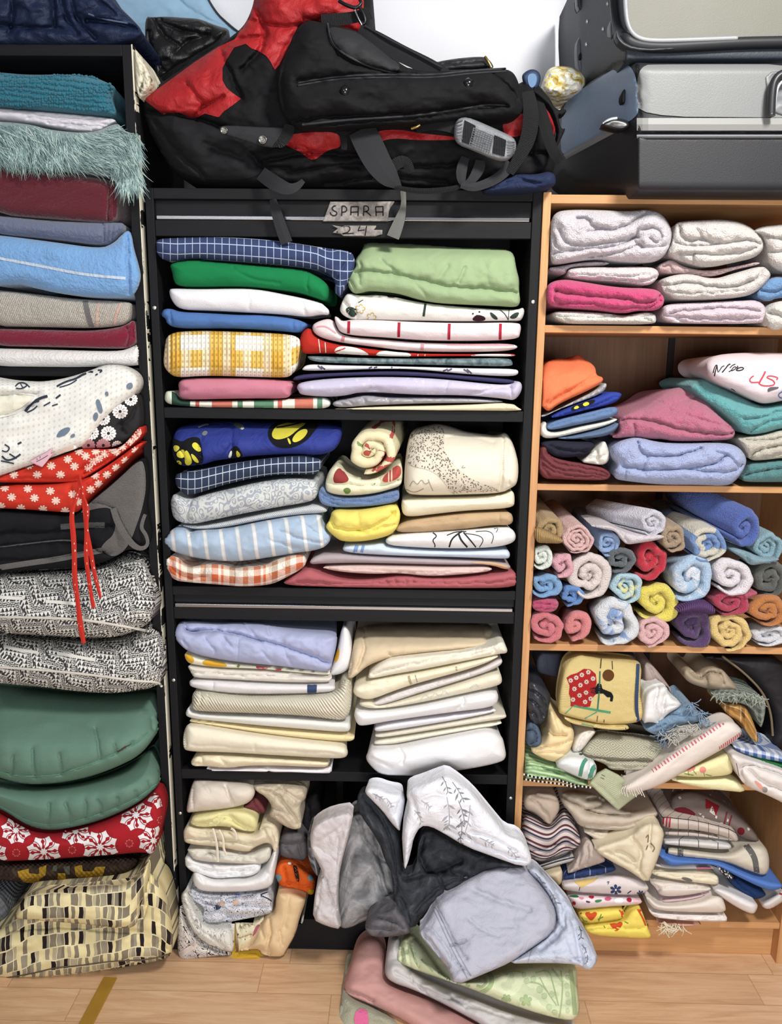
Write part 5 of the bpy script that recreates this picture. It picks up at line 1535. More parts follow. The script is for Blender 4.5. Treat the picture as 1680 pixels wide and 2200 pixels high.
roll('rolled_tablecloth', 'rolled-up cream cloth with red plaid edge and green leaves on the second shelf', (796, 970), 64, 52, M((228, 220, 180), 'mottle', 'weave', st=[(.3, (186, 84, 74)), (.42, (226, 214, 172)), (.6, (230, 222, 184)), (.68, (136, 156, 92)), (.75, (226, 218, 180))], f=3.2, interp='CONSTANT'), -.01, .2, 2.1, -28, (30, -40), .16, 200, group=G2, cat='tablecloth')
T('denim_cloth', 'cloth', 'blue denim-like cloth with a rolled hem above the bright yellow one', '683,1056 690,1044 699,1050 704,1062 740,1070 800,1066 855,1051 860,1060 858,1077 830,1085 780,1090 720,1092 690,1085 683,1070', M((110, 138, 186), None, 'terry'), -.002, group=G2, dep=.2, bulge=.018, cr=[('690,1056 705,1072 760,1078 820,1074 850,1062', 5, .012), ('694,1068 720,1086 770,1088', 4, .01)])
T('yellow_cloth', 'cloth', 'soft lemon yellow cloth bunched on the second shelf', '697,1130 708,1116 712,1093 760,1096 800,1091 852,1080 862,1100 860,1122 850,1142 830,1155 780,1165 735,1165 720,1156 705,1143', M((236, 216, 104), None, 'weave', var=.06), -.008, group=G2, dep=.2, bulge=.032, r=28, cr=[('708,1118 720,1138 780,1138 830,1120 848,1100', 6, .016), ('770,1138 790,1142 850,1125', 5, .012), ('768,1098 772,1136', 12, .005), ('840,1100 848,1112', 5, .01)])
LACE = M((216, 206, 186), 'holes', 'weave', c2=(122, 110, 96), f=24, th=.40)
CRE = M((228, 218, 196), None, 'weave', var=.05)
o = T('lace_cushion_cover', 'cushion cover', 'cream cushion cover with a crocheted lace band, right side of the second shelf', '866,1060 868,1000 875,945 886,920 920,911 940,908 965,913 1000,926 1040,931 1070,936 1085,925 1098,940 1108,965 1116,1000 1113,1040 1100,1049 1077,1061 1000,1064 900,1066', CRE, -.004, dep=.18, bulge=.045, r=44, tb=(985, .14),
      cr=[('1082,930 1078,980 1080,1020 1076,1060', 6, .016), ('1096,960 1092,1040', 5, .008), ('960,940 1000,935 1060,950', 8, .006)], wr=(.003, 50, 40),
      motifs=[('blob', '882,930 915,914 952,914 956,940 952,966 975,1000 1010,1030 1072,1052 1072,1062 990,1064 964,1060 962,1042 930,1010 872,1000 872,960', LACE, None, .0016)] + [('line', l, M((164, 152, 136), None, 'weave'), 1.6) for l in ('880,1045 888,1030 896,1044 906,1028 912,1042 922,1036', '870,1050 890,1060 910,1050', '920,1030 926,1046 930,1055', '996,1000 990,1006 1000,1004')])
T('folded_sheet', 'bed linen', 'ivory folded sheet directly under the lace cushion cover', '860,1076 870,1069 1000,1067 1077,1063 1100,1052 1106,1060 1107,1076 1105,1090 1070,1095 1000,1098 930,1106 880,1112 863,1106', M((236, 226, 196), None, 'weave', var=.06), -.002, group=G2, dep=.22, bulge=.022, wr=(.002, 40, 24))
T('folded_sheet', 'bed linen', 'tan beige sheet on the right of the second shelf', '842,1144 862,1119 930,1109 1000,1101 1075,1098 1100,1099 1105,1120 1095,1130 1060,1129 1000,1138 900,1146', M((190, 160, 122), None, 'weave'), .0, group=G2, dep=.22, bulge=.02, cr=[('1072,1100 1074,1128', 3, .005), ('900,1125 980,1115', 7, .006)], wr=(.0025, 30, 20))
INKC = M((44, 44, 48), None, 'weave')
T('folded_pillowcase', 'bed linen', 'white pillowcase with a black ink-drawn flower, folded', '825,1160 836,1150 880,1144 960,1140 1020,1136 1080,1131 1100,1133 1111,1150 1105,1168 1060,1178 960,1180 870,1176 832,1172', M((230, 230, 228), None, 'weave', var=.05), -.003, group=G2, dep=.22, bulge=.022,
  motifs=[('line', l, INKC, w) for l, w in [('930,1144 940,1152 928,1160 936,1172 932,1178', 2.4), ('965,1176 970,1158 985,1146 995,1140', 3.5), ('985,1146 990,1160 1004,1176', 4), ('996,1144 1010,1160 1024,1178', 3), ('1000,1146 1030,1150 1040,1160 1030,1176', 1.6), ('1022,1142 1050,1140 1062,1150 1056,1168', 1.4), ('1062,1136 1072,1132 1066,1144', 1.4), ('960,1150 980,1142 1002,1142', 2)]])
T('folded_sheet', 'bed linen', 'ice blue sheet with blue hem stripes beside the lemon cloth', '733,1181 740,1168 800,1167 822,1164 834,1176 960,1183 1060,1181 1095,1179 1098,1200 1080,1202 980,1198 880,1196 790,1192 745,1188', M((200, 214, 234), None, 'weave', var=.06), .0, group=G2, dep=.22, bulge=.016, motifs=[('line', '768,1168 762,1188', M((122, 156, 204), None, 'weave'), 8), ('line', '782,1168 776,1190', M((122, 156, 204), None, 'weave'), 6)])
T('folded_sheet', 'bed linen', 'grey-mauve satin sheet with one tan edge, near the bottom of the second shelf', '662,1206 680,1191 720,1187 790,1194 880,1198 980,1202 1060,1205 1100,1212 1095,1228 1050,1213 980,1215 860,1212 760,1210 690,1212 668,1214', M((170, 156, 160), None, 'smooth', .6, .3), .0, group=G2, dep=.22, bulge=.012, motifs=[('blob', '1000,1208 1050,1206 1094,1216 1094,1226 1050,1212', M((206, 164, 120), None, 'weave'))])
T('folded_sheet', 'bed linen', 'blush pink sheet between the mauve and rose sheets', '680,1217 760,1213 860,1215 980,1218 1056,1216 1060,1228 1000,1235 920,1240 860,1232 800,1235 720,1229', M((218, 188, 180), None, 'weave'), .0, group=G2, dep=.22, bulge=.014, cr=[('700,1222 800,1224 900,1230 1050,1224', 3, .007)])
T('folded_sheet', 'bed linen', 'rose pink sheet at the very bottom of the second shelf', '600,1258 622,1240 660,1217 682,1227 740,1246 800,1246 860,1236 920,1243 1000,1241 1080,1230 1104,1225 1115,1240 1112,1264 1000,1265 800,1264 700,1262', M((176, 92, 98), None, 'weave'), -.002, group=G2, dep=.24, bulge=.02, cr=[('640,1250 740,1254 860,1250 1000,1254 1110,1246', 4, .012), ('820,1238 830,1250', 4, .008), ('840,1234 852,1250', 4, .008), ('862,1236 872,1248', 4, .008), ('880,1240 888,1250', 4, .006)], wr=(.002, 40, 20))
# ------------------------------------------------------------------ middle unit, third compartment
CLAMP[0] = (-.547, .265, .482, .875)
G3 = 'white and cream linen on the third shelf of the middle bookcase'
LAV = M((172, 178, 212), None, 'weave', var=.06)
IV = M((234, 226, 202), None, 'weave', var=.06)
OW = M((222, 214, 202), None, 'weave', var=.06)
WHT = M((234, 232, 232), None, 'weave', var=.05)
CR2 = M((236, 224, 190), None, 'weave', var=.06)
T('folded_sheet', 'bed linen', 'lavender blue crumpled sheet on top of the left stack of the third shelf', '371,1354 378,1341 386,1333 420,1331 470,1337 510,1334 560,1336 600,1345 660,1353 727,1358 724,1390 716,1420 712,1440 700,1445 660,1440 600,1432 520,1425 450,1415 405,1402 385,1386 372,1367', LAV, -.004, group=G3, dep=.24, bulge=.03, r=30, tb=(1368, .12),
  cr=[('400,1350 420,1358 450,1352 520,1362 560,1376 620,1390 670,1408 714,1428', 7, .022), ('520,1335 545,1362 560,1378', 5, .008), ('395,1340 400,1356 425,1355', 5, .012), ('512,1375 508,1420', 4, .006), ('440,1370 460,1400', 8, .008), ('480,1370 500,1395', 7, .008), ('570,1340 580,1362', 4, .008), ('560,1400 590,1425', 8, .006), ('610,1400 630,1430', 7, .006), ('390,1375 410,1395', 7, .008)], wr=(.004, 24, 18, 20))
T('folded_pillowcase', 'bed linen', 'white pillowcase with an amber edge standing behind the lavender sheet', '704,1452 716,1420 726,1385 734,1340 752,1348 758,1400 756,1430 742,1445 722,1452', WHT, .03, group=G3, dep=.2, bulge=.02, motifs=[('blob', '718,1420 722,1396 730,1392 728,1415 722,1424', M((236, 176, 40), None, 'weave'))])
YF = M((222, 168, 44), None, 'weave')
T('flowered_sheet', 'bed linen', 'cream sheet printed with yellow and red flowers under the lavender sheet', '393,1402 408,1404 450,1417 520,1427 600,1434 700,1446 712,1446 704,1452 640,1446 560,1438 480,1436 420,1430 400,1424', M((236, 230, 206), None, 'weave'), .002, group=G3, dep=.24, bulge=.014,
  motifs=[('blob', '393,1404 410,1406 418,1418 414,1426 400,1423', YF), ('blob', '436,1418 460,1418 486,1426 488,1434 450,1432 434,1428', YF), ('line', '516,1426 508,1436', M((120, 132, 70), None, 'weave'), 5), ('blob', '545,1432 566,1430 580,1436 560,1440', M((196, 60, 80), None, 'weave')), ('blob', '590,1436 606,1436 604,1442 592,1442', M((196, 60, 80), None, 'weave'))])
T('folded_sheet', 'bed linen', 'pale greige sheet folded in two below the flowered sheet', '399,1428 420,1432 480,1438 560,1440 640,1448 704,1454 716,1452 712,1464 700,1467 650,1468 560,1465 480,1460 416,1458 410,1447', OW, .0, group=G3, dep=.24, bulge=.018, cr=[('405,1443 480,1447 560,1452 650,1452 706,1450', 4, .014)])
T('folded_sheet', 'bed linen', 'white sheet with a navy band at its right end', '404,1466 410,1458 480,1462 560,1467 650,1470 720,1468 723,1484 700,1490 560,1493 480,1490 410,1479', M((226, 222, 222), None, 'weave', var=.05), -.002, group=G3, dep=.24, bulge=.018, cr=[('455,1462 456,1488', 3, .008)], motifs=[('poly', '660,1470 681,1471 680,1488 660,1489', M((58, 74, 112), None, 'weave'))])
T('quilted_bedspread', 'bedspread', 'cream ribbed bedspread in the left stack of the third shelf', '411,1500 414,1484 440,1484 500,1492 560,1495 660,1492 724,1487 732,1462 748,1458 756,1466 757,1520 745,1547 720,1548 660,1539 560,1534 430,1530 411,1525', M((234, 226, 202), None, 'rib', var=.05, kf=100, sk=-.75), -.006, group=G3, dep=.25, bulge=.03, r=28, cr=[('430,1484 431,1530', 3, .008), ('446,1486 446,1530', 3, .004)], wr=(.003, 50, 26))
T('folded_sheet', 'bed linen', 'cool white sheet right under the ribbed bedspread', '395,1536 404,1516 412,1527 440,1533 560,1537 660,1542 740,1549 753,1550 755,1568 744,1575 660,1568 560,1560 480,1552 410,1545', M((226, 226, 220), None, 'weave', var=.05), -.002, group=G3, dep=.24, bulge=.02, cr=[('400,1542 500,1550 545,1560', 3, .006)])
T('folded_sheet', 'bed linen', 'thin butter yellow sheet sticking out to the right of the left stack', '405,1546 480,1554 560,1564 660,1572 744,1578 765,1580 760,1593 735,1594 660,1588 560,1576 480,1563 406,1552', M((238, 216, 164), None, 'weave', var=.05), .0, group=G3, dep=.24, bulge=.012, cr=[('740,1580 738,1594', 3, .006)])
T('folded_sheet', 'bed linen', 'thick ivory sheet, largest of the left stack on the third shelf', '392,1580 397,1562 405,1553 480,1565 560,1578 660,1590 738,1598 749,1610 748,1625 735,1631 700,1630 560,1622 480,1617 400,1616 392,1605', IV, -.008, group=G3, dep=.25, bulge=.03, r=26, cr=[('396,1570 398,1612', 4, .012), ('410,1600 500,1606 600,1612 720,1618', 6, .004), ('545,1600 550,1615', 4, .004)], wr=(.002, 60, 30))
T('folded_sheet', 'bed linen', 'soft cream sheet gathered at its left end, second from the bottom of the left stack', '408,1640 412,1628 430,1619 480,1620 560,1625 700,1634 711,1636 705,1648 690,1650 600,1646 530,1646 490,1652 440,1647 415,1648', CR2, -.002, group=G3, dep=.24, bulge=.022, cr=[('430,1620 432,1636', 4, .01), ('470,1630 490,1650', 6, .008), ('412,1638 440,1644', 5, .008)], wr=(.003, 24, 14))
T('folded_sheet', 'bed linen', 'bright white sheet lying on the third shelf under the cream one', '438,1648 490,1653 540,1647 640,1650 705,1651 716,1634 714,1660 710,1668 600,1663 500,1662 460,1662 448,1657', M((232, 226, 232), None, 'weave', var=.05), .002, group=G3, dep=.24, bulge=.014, cr=[('570,1650 580,1660', 5, .006)])
# right stack
BEI = M((216, 194, 160), None, 'weave', var=.08)
T('draped_tablecloth', 'tablecloth', 'beige cloth draped over the top of the right stack on the third shelf', '744,1456 752,1420 760,1370 768,1338 1035,1338 1064,1342 1068,1360 1052,1374 1050,1388 1000,1395 920,1402 860,1409 830,1416 790,1431 770,1449 755,1460', BEI, .0, group=G3, dep=.16, bulge=.022, r=20, tb=(1388, .3), cr=[('780,1345 785,1390 765,1440', 6, .014), ('770,1340 756,1400 752,1450', 5, .012), ('835,1405 845,1412 860,1408', 4, .012), ('1034,1340 1046,1372', 4, .01)], wr=(.003, 40, 30))
T('folded_sheet', 'bed linen', 'cream sheet tucked right below the draped beige cloth', '788,1455 795,1440 825,1417 850,1411 920,1405 1000,1399 1054,1388 1080,1374 1092,1394 1090,1405 1072,1406 1050,1411 1000,1421 900,1441 850,1449 796,1460', M((232, 224, 204), None, 'weave', var=.06), -.002, group=G3, dep=.2, bulge=.022, cr=[('800,1448 860,1432 960,1412 1060,1395', 4, .012), ('1050,1410 1070,1392 1086,1380', 4, .008)], wr=(.002, 40, 24))
DW = M((206, 190, 150), None, 'knit', kf=160)
T('drawnwork_cloth', 'tablecloth', 'ivory cloth with open drawn-thread bands in the right stack of the third shelf', '756,1490 760,1472 790,1463 850,1451 900,1443 1000,1423 1040,1413 1075,1408 1068,1414 1040,1428 990,1444 900,1468 850,1484 800,1504 775,1503', M((238, 230, 200), None, 'weave', var=.05), -.004, group=G3, dep=.2, bulge=.024, motifs=[('line', '878,1452 882,1470 892,1478', DW, 5), ('line', '892,1450 898,1472', DW, 2), ('line', '980,1432 982,1448', DW, 4)], cr=[('775,1468 830,1466', 5, .008), ('830,1470 850,1465', 5, .006)], wr=(.003, 24, 16))
T('folded_sheet', 'bed linen', 'pearl grey sheet fanned out under the drawn-thread cloth', '795,1510 850,1488 900,1472 990,1449 1040,1432 1078,1412 1082,1426 1060,1440 1000,1460 900,1490 840,1510 806,1518', M((218, 210, 208), None, 'weave', var=.06), .0, group=G3, dep=.2, bulge=.016, cr=[('810,1506 900,1480 1000,1450', 3, .008), ('985,1450 1000,1440 1010,1452', 4, .008)])
T('embroidered_sheet', 'bed linen', 'cream sheet with raised white embroidery, middle of the right stack', '768,1508 800,1504 810,1520 900,1493 1000,1464 1074,1438 1082,1465 1070,1475 1000,1490 900,1512 812,1525 775,1520', M((230, 222, 198), None, 'weave', var=.06), -.003, group=G3, dep=.2, bulge=.022, motifs=[('line', l, M((240, 236, 222), None, 'knit', kf=160), 3) for l in ('905,1502 915,1490 925,1502 935,1486 945,1498 955,1482 965,1492', '1010,1480 1020,1470 1030,1476')], cr=[('808,1512 812,1524', 3, .006)])
T('folded_sheet', 'bed linen', 'smooth bright white sheet with a curled front fold in the right stack', '758,1535 764,1522 810,1528 900,1515 1000,1493 1070,1480 1073,1510 1050,1522 980,1530 900,1541 830,1551 776,1562 765,1555', WHT, -.006, group=G3, dep=.2, bulge=.026, cr=[('992,1498 996,1510 980,1524', 4, .012)], wr=(.002, 50, 30))
T('folded_sheet', 'bed linen', 'thin white sheet under the curled white one', '802,1562 830,1553 900,1543 980,1534 1065,1522 1068,1530 1000,1544 900,1561 820,1573 804,1572', M((228, 224, 230), None, 'weave', var=.05), .0, group=G3, dep=.2, bulge=.014)
T('folded_sheet', 'bed linen', 'oatmeal sheet showing as a wedge in the right stack', '802,1578 820,1576 900,1563 1000,1546 1070,1532 1090,1534 1088,1545 1050,1550 950,1566 850,1582 808,1587', M((222, 214, 194), None, 'weave', var=.06), .0, group=G3, dep=.2, bulge=.014)
T('folded_sheet', 'bed linen', 'pale ecru sheet lying directly on the big white duvet', '800,1598 808,1590 850,1585 950,1569 1050,1553 1084,1551 1070,1560 1000,1571 900,1589 850,1599 812,1602', M((232, 226, 206), None, 'weave', var=.06), .0, group=G3, dep=.2, bulge=.014)
T('folded_duvet', 'duvet', 'big puffy white duvet at the bottom right of the third shelf', '783,1630 790,1612 800,1604 855,1603 900,1592 1000,1573 1050,1562 1080,1580 1085,1600 1090,1630 1070,1641 1000,1655 900,1668 820,1668 798,1650', WHT, -.01, group=G3, dep=.24, bulge=.045, r=40, cr=[('855,1604 868,1625 862,1640', 8, .012), ('792,1625 840,1650', 10, .006)], wr=(.004, 60, 36, -20))
# ------------------------------------------------------------------ middle unit, bottom compartment, left pile
CLAMP[0] = (-.547, .265, .051, .454)
G4 = 'tablecloths and sheets heaped in the bottom left of the middle bookcase'
T('hemmed_cloth', 'tablecloth', 'off-white cloth with a stitched hem crowning the bottom left heap', '398,1748 403,1715 412,1681 420,1671 500,1677 540,1681 552,1700 540,1724 510,1735 460,1742 415,1746', M((220, 208, 192), None, 'weave', var=.08), -.004, group=G4, dep=.2, bulge=.03, r=26, cr=[('484,1690 500,1728', 8, .014), ('415,1690 414,1740', 3, .006), ('440,1684 450,1700', 9, .006)], wr=(.003, 40, 26), tb=(1700, .1))
T('lace_edged_cloth', 'tablecloth', 'beige cloth with a lace edge flopping to the right of the bottom heap', '538,1684 600,1681 650,1686 660,1700 658,1718 646,1726 650,1770 646,1783 622,1783 590,1762 574,1751 585,1736 570,1712 550,1702', M((206, 190, 164), None, 'crinkle', var=.1), -.006, group=G4, dep=.18, bulge=.03, r=20, tb=(1705, .1), cr=[('556,1694 590,1700 620,1740 640,1770', 7, .018), ('585,1736 610,1740 640,1776', 6, .014), ('600,1690 640,1720', 7, .01), ('575,1752 600,1750 625,1780', 4, .01)], wr=(.005, 16, 14))
T('napkin', 'napkin', 'maroon cloth corner wedged between the beige folds', '513,1736 536,1722 552,1708 574,1740 569,1750 545,1746', M((112, 54, 58), None, 'weave'), .012, group=G4, dep=.14, bulge=.018, cr=[('540,1715 560,1745', 5, .01)])
T('napkin', 'napkin', 'pale lemon napkin folded over with wavy layers', '407,1766 413,1751 470,1743 520,1738 555,1752 554,1785 535,1789 500,1780 478,1776 430,1779 410,1772', M((230, 222, 158), None, 'weave', var=.06), -.012, group=G4, dep=.18, bulge=.02, r=14, cr=[('410,1768 450,1770 470,1752 490,1750 520,1774 548,1784', 4, .014), ('430,1774 462,1772 476,1758 500,1762 530,1784', 4, .012)])
o, s = puff('drawstring_cloth', '393,1781 404,1771 425,1780 478,1779 535,1791 555,1789 560,1765 590,1766 601,1790 597,1834 588,1835 580,1808 545,1822 533,1834 470,1820 400,1815 392,1802', -.01, M((224, 210, 180), None, 'weave', var=.08), dep=.2, bulge=.024, label='cream cloth with two dangling white drawstrings in the bottom heap', cat='cloth', group=G4,
            cr=[('395,1800 470,1804 540,1816', 5, .016), ('545,1790 570,1775 590,1785 594,1825', 5, .012), ('560,1775 575,1800 585,1830', 5, .012), ('400,1784 440,1790', 5, .008)], wr=(.003, 24, 14))
for st in ([(457, 1780, -.036), (463, 1800, -.042), (467, 1822, -.042), (468, 1852, -.04)], [(470, 1783, -.036), (480, 1800, -.042), (480, 1822, -.042), (486, 1838, -.04)], [(496, 1780, -.036), (505, 1784, -.042), (508, 1804, -.04)]):
    ribbon('drawstring', st, 5, M((232, 222, 200), None, 'weave'), o)
T('crumpled_sheet', 'bed linen', 'crumpled off-white sheet below the drawstring cloth', '398,1820 470,1823 535,1837 560,1824 586,1814 580,1860 500,1856 420,1852 406,1836', M((218, 212, 198), None, 'weave', var=.07), -.006, group=G4, dep=.18, bulge=.022, cr=[('410,1832 480,1836 550,1846', 4, .012), ('440,1828 470,1842 520,1846', 4, .01)], wr=(.006, 18, 12))
T('crumpled_sheet', 'bed linen', 'thin white sheet with pleated edges, mid bottom heap', '392,1846 404,1836 420,1852 500,1860 558,1852 563,1870 540,1885 500,1886 460,1890 420,1878 400,1866', WHT, -.008, group=G4, dep=.18, bulge=.022, cr=[('398,1856 460,1872 540,1868', 4, .012), ('430,1866 480,1880 550,1862', 3, .01), ('470,1884 520,1876 556,1862', 3, .008)], wr=(.005, 16, 9))
T('folded_sheet', 'bed linen', 'broad smooth white sheet wrapped round the middle of the bottom heap', '411,1882 420,1869 440,1880 462,1890 500,1888 542,1886 565,1872 577,1850 590,1822 598,1832 591,1880 585,1907 545,1916 480,1918 430,1916 415,1902', WHT, -.012, group=G4, dep=.2, bulge=.032, r=24, cr=[('566,1870 580,1880 578,1905', 6, .006), ('425,1876 440,1896', 6, .006)], wr=(.003, 30, 20))
MB = M((226, 226, 232), 'veins', 'weave', c2=(78, 84, 110), f=8, lw=.05, th=.36)
T('checked_cloth', 'tablecloth', 'white cloth with blue and peach checks rolled in many folds', '405,1910 416,1906 430,1918 480,1921 545,1918 584,1909 589,1960 576,1966 500,1981 452,1990 430,1975 440,1950 410,1935', MB, -.006, group=G4, dep=.2, bulge=.028, cr=[('412,1916 440,1930 500,1928 540,1922', 5, .016), ('420,1928 450,1944 500,1936', 5, .016), ('445,1940 470,1952 540,1944 585,1952', 5, .014), ('430,1962 470,1960 500,1972 580,1962', 5, .014), ('470,1985 500,1965', 4, .01)], wr=(.004, 20, 12),
  motifs=[('poly', '468,1938 482,1936 484,1946 470,1948', M((224, 184, 160), None, 'weave')), ('poly', '500,1934 512,1934 512,1944 500,1945', M((224, 184, 160), None, 'weave')), ('blob', '458,1944 474,1942 474,1954 460,1956', M((60, 66, 92), None, 'weave')), ('blob', '500,1922 520,1920 508,1930', M((104, 128, 190), None, 'weave')), ('line', '560,1922 575,1916 588,1914', M((60, 60, 66), None, 'weave'), 2.5), ('line', '560,1924 575,1930 586,1938', M((60, 60, 66), None, 'weave'), 2.5), ('line', '486,1978 498,1986', M((60, 60, 66), None, 'weave'), 3)])
T('line_drawn_cloth', 'tablecloth', 'white cloth with fine grey line drawing drooping at the front of the bottom heap', '386,1934 390,1914 404,1912 412,1936 430,1975 452,1991 502,1984 506,2045 494,2049 440,2031 408,1998', M((228, 226, 218), 'veins', 'weave', c2=(150, 146, 140), f=5, lw=.025, th=.4), -.022, group=G4, dep=.14, bulge=.03, r=24, cr=[('395,1935 420,1990 480,2035', 8, .008)], wr=(.003, 30, 24))
T('net_cloth', 'tablecloth', 'white cloth with a black scratchy line print hanging lowest at the left', '377,2002 384,1946 390,1944 404,1992 440,2033 494,2051 500,2052 470,2056 420,2062 382,2069', M((222, 212, 204), 'veins', 'weave', c2=(30, 28, 30), f=7, lw=.05, th=.2), -.018, group=G4, dep=.12, bulge=.02, r=16, cr=[('380,2052 420,2028 440,2034', 4, .008)], motifs=[('poly', '379,2050 400,2036 420,2024 428,2032 400,2050 386,2062', M((214, 196, 184), None, 'weave'))])
PEACH = M((226, 194, 148), None, 'weave', var=.1)
T('peach_tablecloth', 'tablecloth', 'peach beige tablecloth standing at the right of the bottom heap', '502,2046 508,2040 540,2030 560,1985 578,1966 590,1962 592,1920 602,1913 630,1916 656,1927 659,1934 645,1972 636,2010 620,2036 610,2060 560,2055 556,2040 520,2046', PEACH, -.018, group=G4, dep=.18, bulge=.03, r=26, cr=[('575,1970 582,2000 572,2030 580,2050', 6, .014), ('560,1990 565,2015', 6, .008), ('600,2000 606,2030', 7, .008), ('620,1930 612,1990', 14, .006), ('505,2040 550,2038 580,2048', 5, .01)], wr=(.004, 26, 30))
T('olive_patterned_cloth', 'cloth', 'cream and olive abstract cloth wedged beside the peach tablecloth', '504,1992 540,1984 572,1968 560,1990 548,2024 520,2040 506,2044', M((222, 212, 178), 'sprig', 'weave', c2=(104, 94, 74), f=9, th=.42), -.006, group=G4, dep=.14, bulge=.016, cr=[('515,2000 545,1990', 5, .01), ('512,2020 540,2010', 5, .01)], motifs=[('blob', '548,1990 560,1984 562,2010 540,2020', M((176, 96, 112), None, 'weave'))])
T('mustard_cloth', 'cloth', 'mustard yellow cloth peeping out at the bottom of the heap', '452,2059 500,2052 552,2046 560,2054 572,2066 520,2070 468,2067', M((200, 156, 38), None, 'weave'), -.016, group=G4, dep=.14, bulge=.012, cr=[('470,2060 560,2064', 3, .006)], motifs=[('blob', '556,2058 570,2060 568,2066 556,2066', M((244, 216, 90), None, 'weave'))])
T('printed_cloth', 'cloth', 'dark green and white printed cloth edge right of the peach tablecloth', '610,2061 622,2037 638,2010 646,1974 655,1960 650,2000 640,2040 632,2066', M((196, 196, 180), 'sprig', 'weave', c2=(70, 84, 48), f=7, th=.46), .0, group=G4, dep=.14, bulge=.014)
ORG = M((226, 92, 28), None, 'crinkle', var=.1)
T('orange_cloth', 'cloth', 'bright orange printed cloth stuffed beside the bottom heap', '588,1876 596,1856 610,1849 626,1850 640,1856 676,1880 679,1905 672,1928 648,1914 620,1909 600,1906', ORG, .0, group=G4, dep=.14, bulge=.026, r=18, cr=[('612,1862 616,1890 622,1900', 5, .016), ('632,1858 640,1900', 6, .018), ('622,1896 645,1908 676,1898', 4, .012)],
  motifs=[('disc', [(597, 1886, 8), (668, 1886, 7)], M((120, 150, 158), None, 'weave'), 8), ('blob', '628,1856 640,1862 644,1898 636,1890', M((44, 34, 34), None, 'weave')), ('blob', '660,1912 678,1910 674,1922 662,1920', M((170, 150, 20), None, 'weave')), ('blob', '618,1852 626,1852 626,1858 618,1857', M((236, 226, 216), None, 'weave'))])
T('grey_cloth', 'cloth', 'grey cloth crumpled at the back between the heap and the floor pile', '598,1836 600,1786 640,1782 662,1794 664,1840 650,1852 634,1848 612,1846', M((98, 94, 96), None, 'weave'), .02, group=G4, dep=.14, bulge=.03, r=18, cr=[('604,1810 640,1812 660,1800', 5, .014), ('614,1820 626,1838', 4, .012), ('640,1815 650,1845', 6, .012)], wr=(.004, 16, 14))
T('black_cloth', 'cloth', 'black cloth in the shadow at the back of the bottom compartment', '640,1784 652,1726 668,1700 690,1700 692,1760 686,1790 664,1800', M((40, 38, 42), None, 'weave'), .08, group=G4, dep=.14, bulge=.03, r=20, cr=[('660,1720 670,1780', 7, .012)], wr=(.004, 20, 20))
# ------------------------------------------------------------------ the heap on the floor in front of the middle unit
CLAMP[0] = None
HB = 'blankets and covers piled on the floor'


def ledge(lo, k=.13):
    return dict(gy=k, yref=lo)


KH = M((166, 164, 138), None, 'fleece', var=.1)
T('appliqued_blanket', 'blanket', 'grey-green blanket with a pink flower patch at the base of the floor pile', '700,2280 714,2240 722,2200 729,2162 736,2136 760,2146 800,2162 840,2180 880,2204 930,2236 960,2290', KH, -.19, group=HB, dep=.14, shrink=.95, bulge=.03, r=26, gy=.05, yref=2200, wr=(.004, 36, 24),
  motifs=[('blob', '762,2182 766,2170 778,2166 790,2172 790,2182 794,2196 786,2206 766,2204 760,2194', M((226, 102, 150), None, 'fleece'), None, .002), ('blob', '722,2180 730,2160 738,2160 732,2190', M((206, 212, 188), None, 'fleece'))])
DP = M((204, 150, 142), None, 'weave', var=.06)
T('blanket', 'blanket', 'dusty pink bedspread folded in the floor pile', '735,2118 744,2096 752,2070 758,2045 768,2024 790,2008 815,2014 830,2040 828,2080 834,2100 852,2112 900,2132 960,2160 1020,2194 1100,2240 1080,2290 960,2260 880,2200 800,2161 745,2141', DP, -.16, group=HB, dep=.03, shrink=.95, bulge=.035, r=30, gy=.10, yref=2150, wr=(.003, 50, 30), cr=[('738,2122 760,2134 800,2150', 7, .012), ('832,2094 850,2116 910,2142', 8, .012)])
GF = M((202, 196, 194), None, 'weave', var=.1)
T('blanket', 'blanket', 'pale grey-white cover under the green patterned one on the floor pile', '824,2094 828,2055 834,2026 842,2012 862,2010 862,2050 884,2086 960,2120 1050,2156 1130,2182 1225,2196 1250,2230 1200,2290 1100,2250 1040,2206 960,2162 890,2128 840,2112', GF, -.185, group=HB, dep=.05, shrink=.95, bulge=.03, r=26, gy=.08, yref=2150, wr=(.005, 40, 20), cr=[('850,2090 900,2120 980,2150 1100,2190', 8, .008), ('900,2118 920,2140', 7, .008), ('970,2140 1000,2165', 7, .008), ('880,2088 884,2110', 6, .008)])
PGR = M((220, 226, 184), 'damask', 'weave', c2=(206, 214, 172), f=2.6, th=.8, rings=14)
SG1 = M((170, 190, 134), None, 'weave')
SG2 = M((188, 204, 156), None, 'weave')
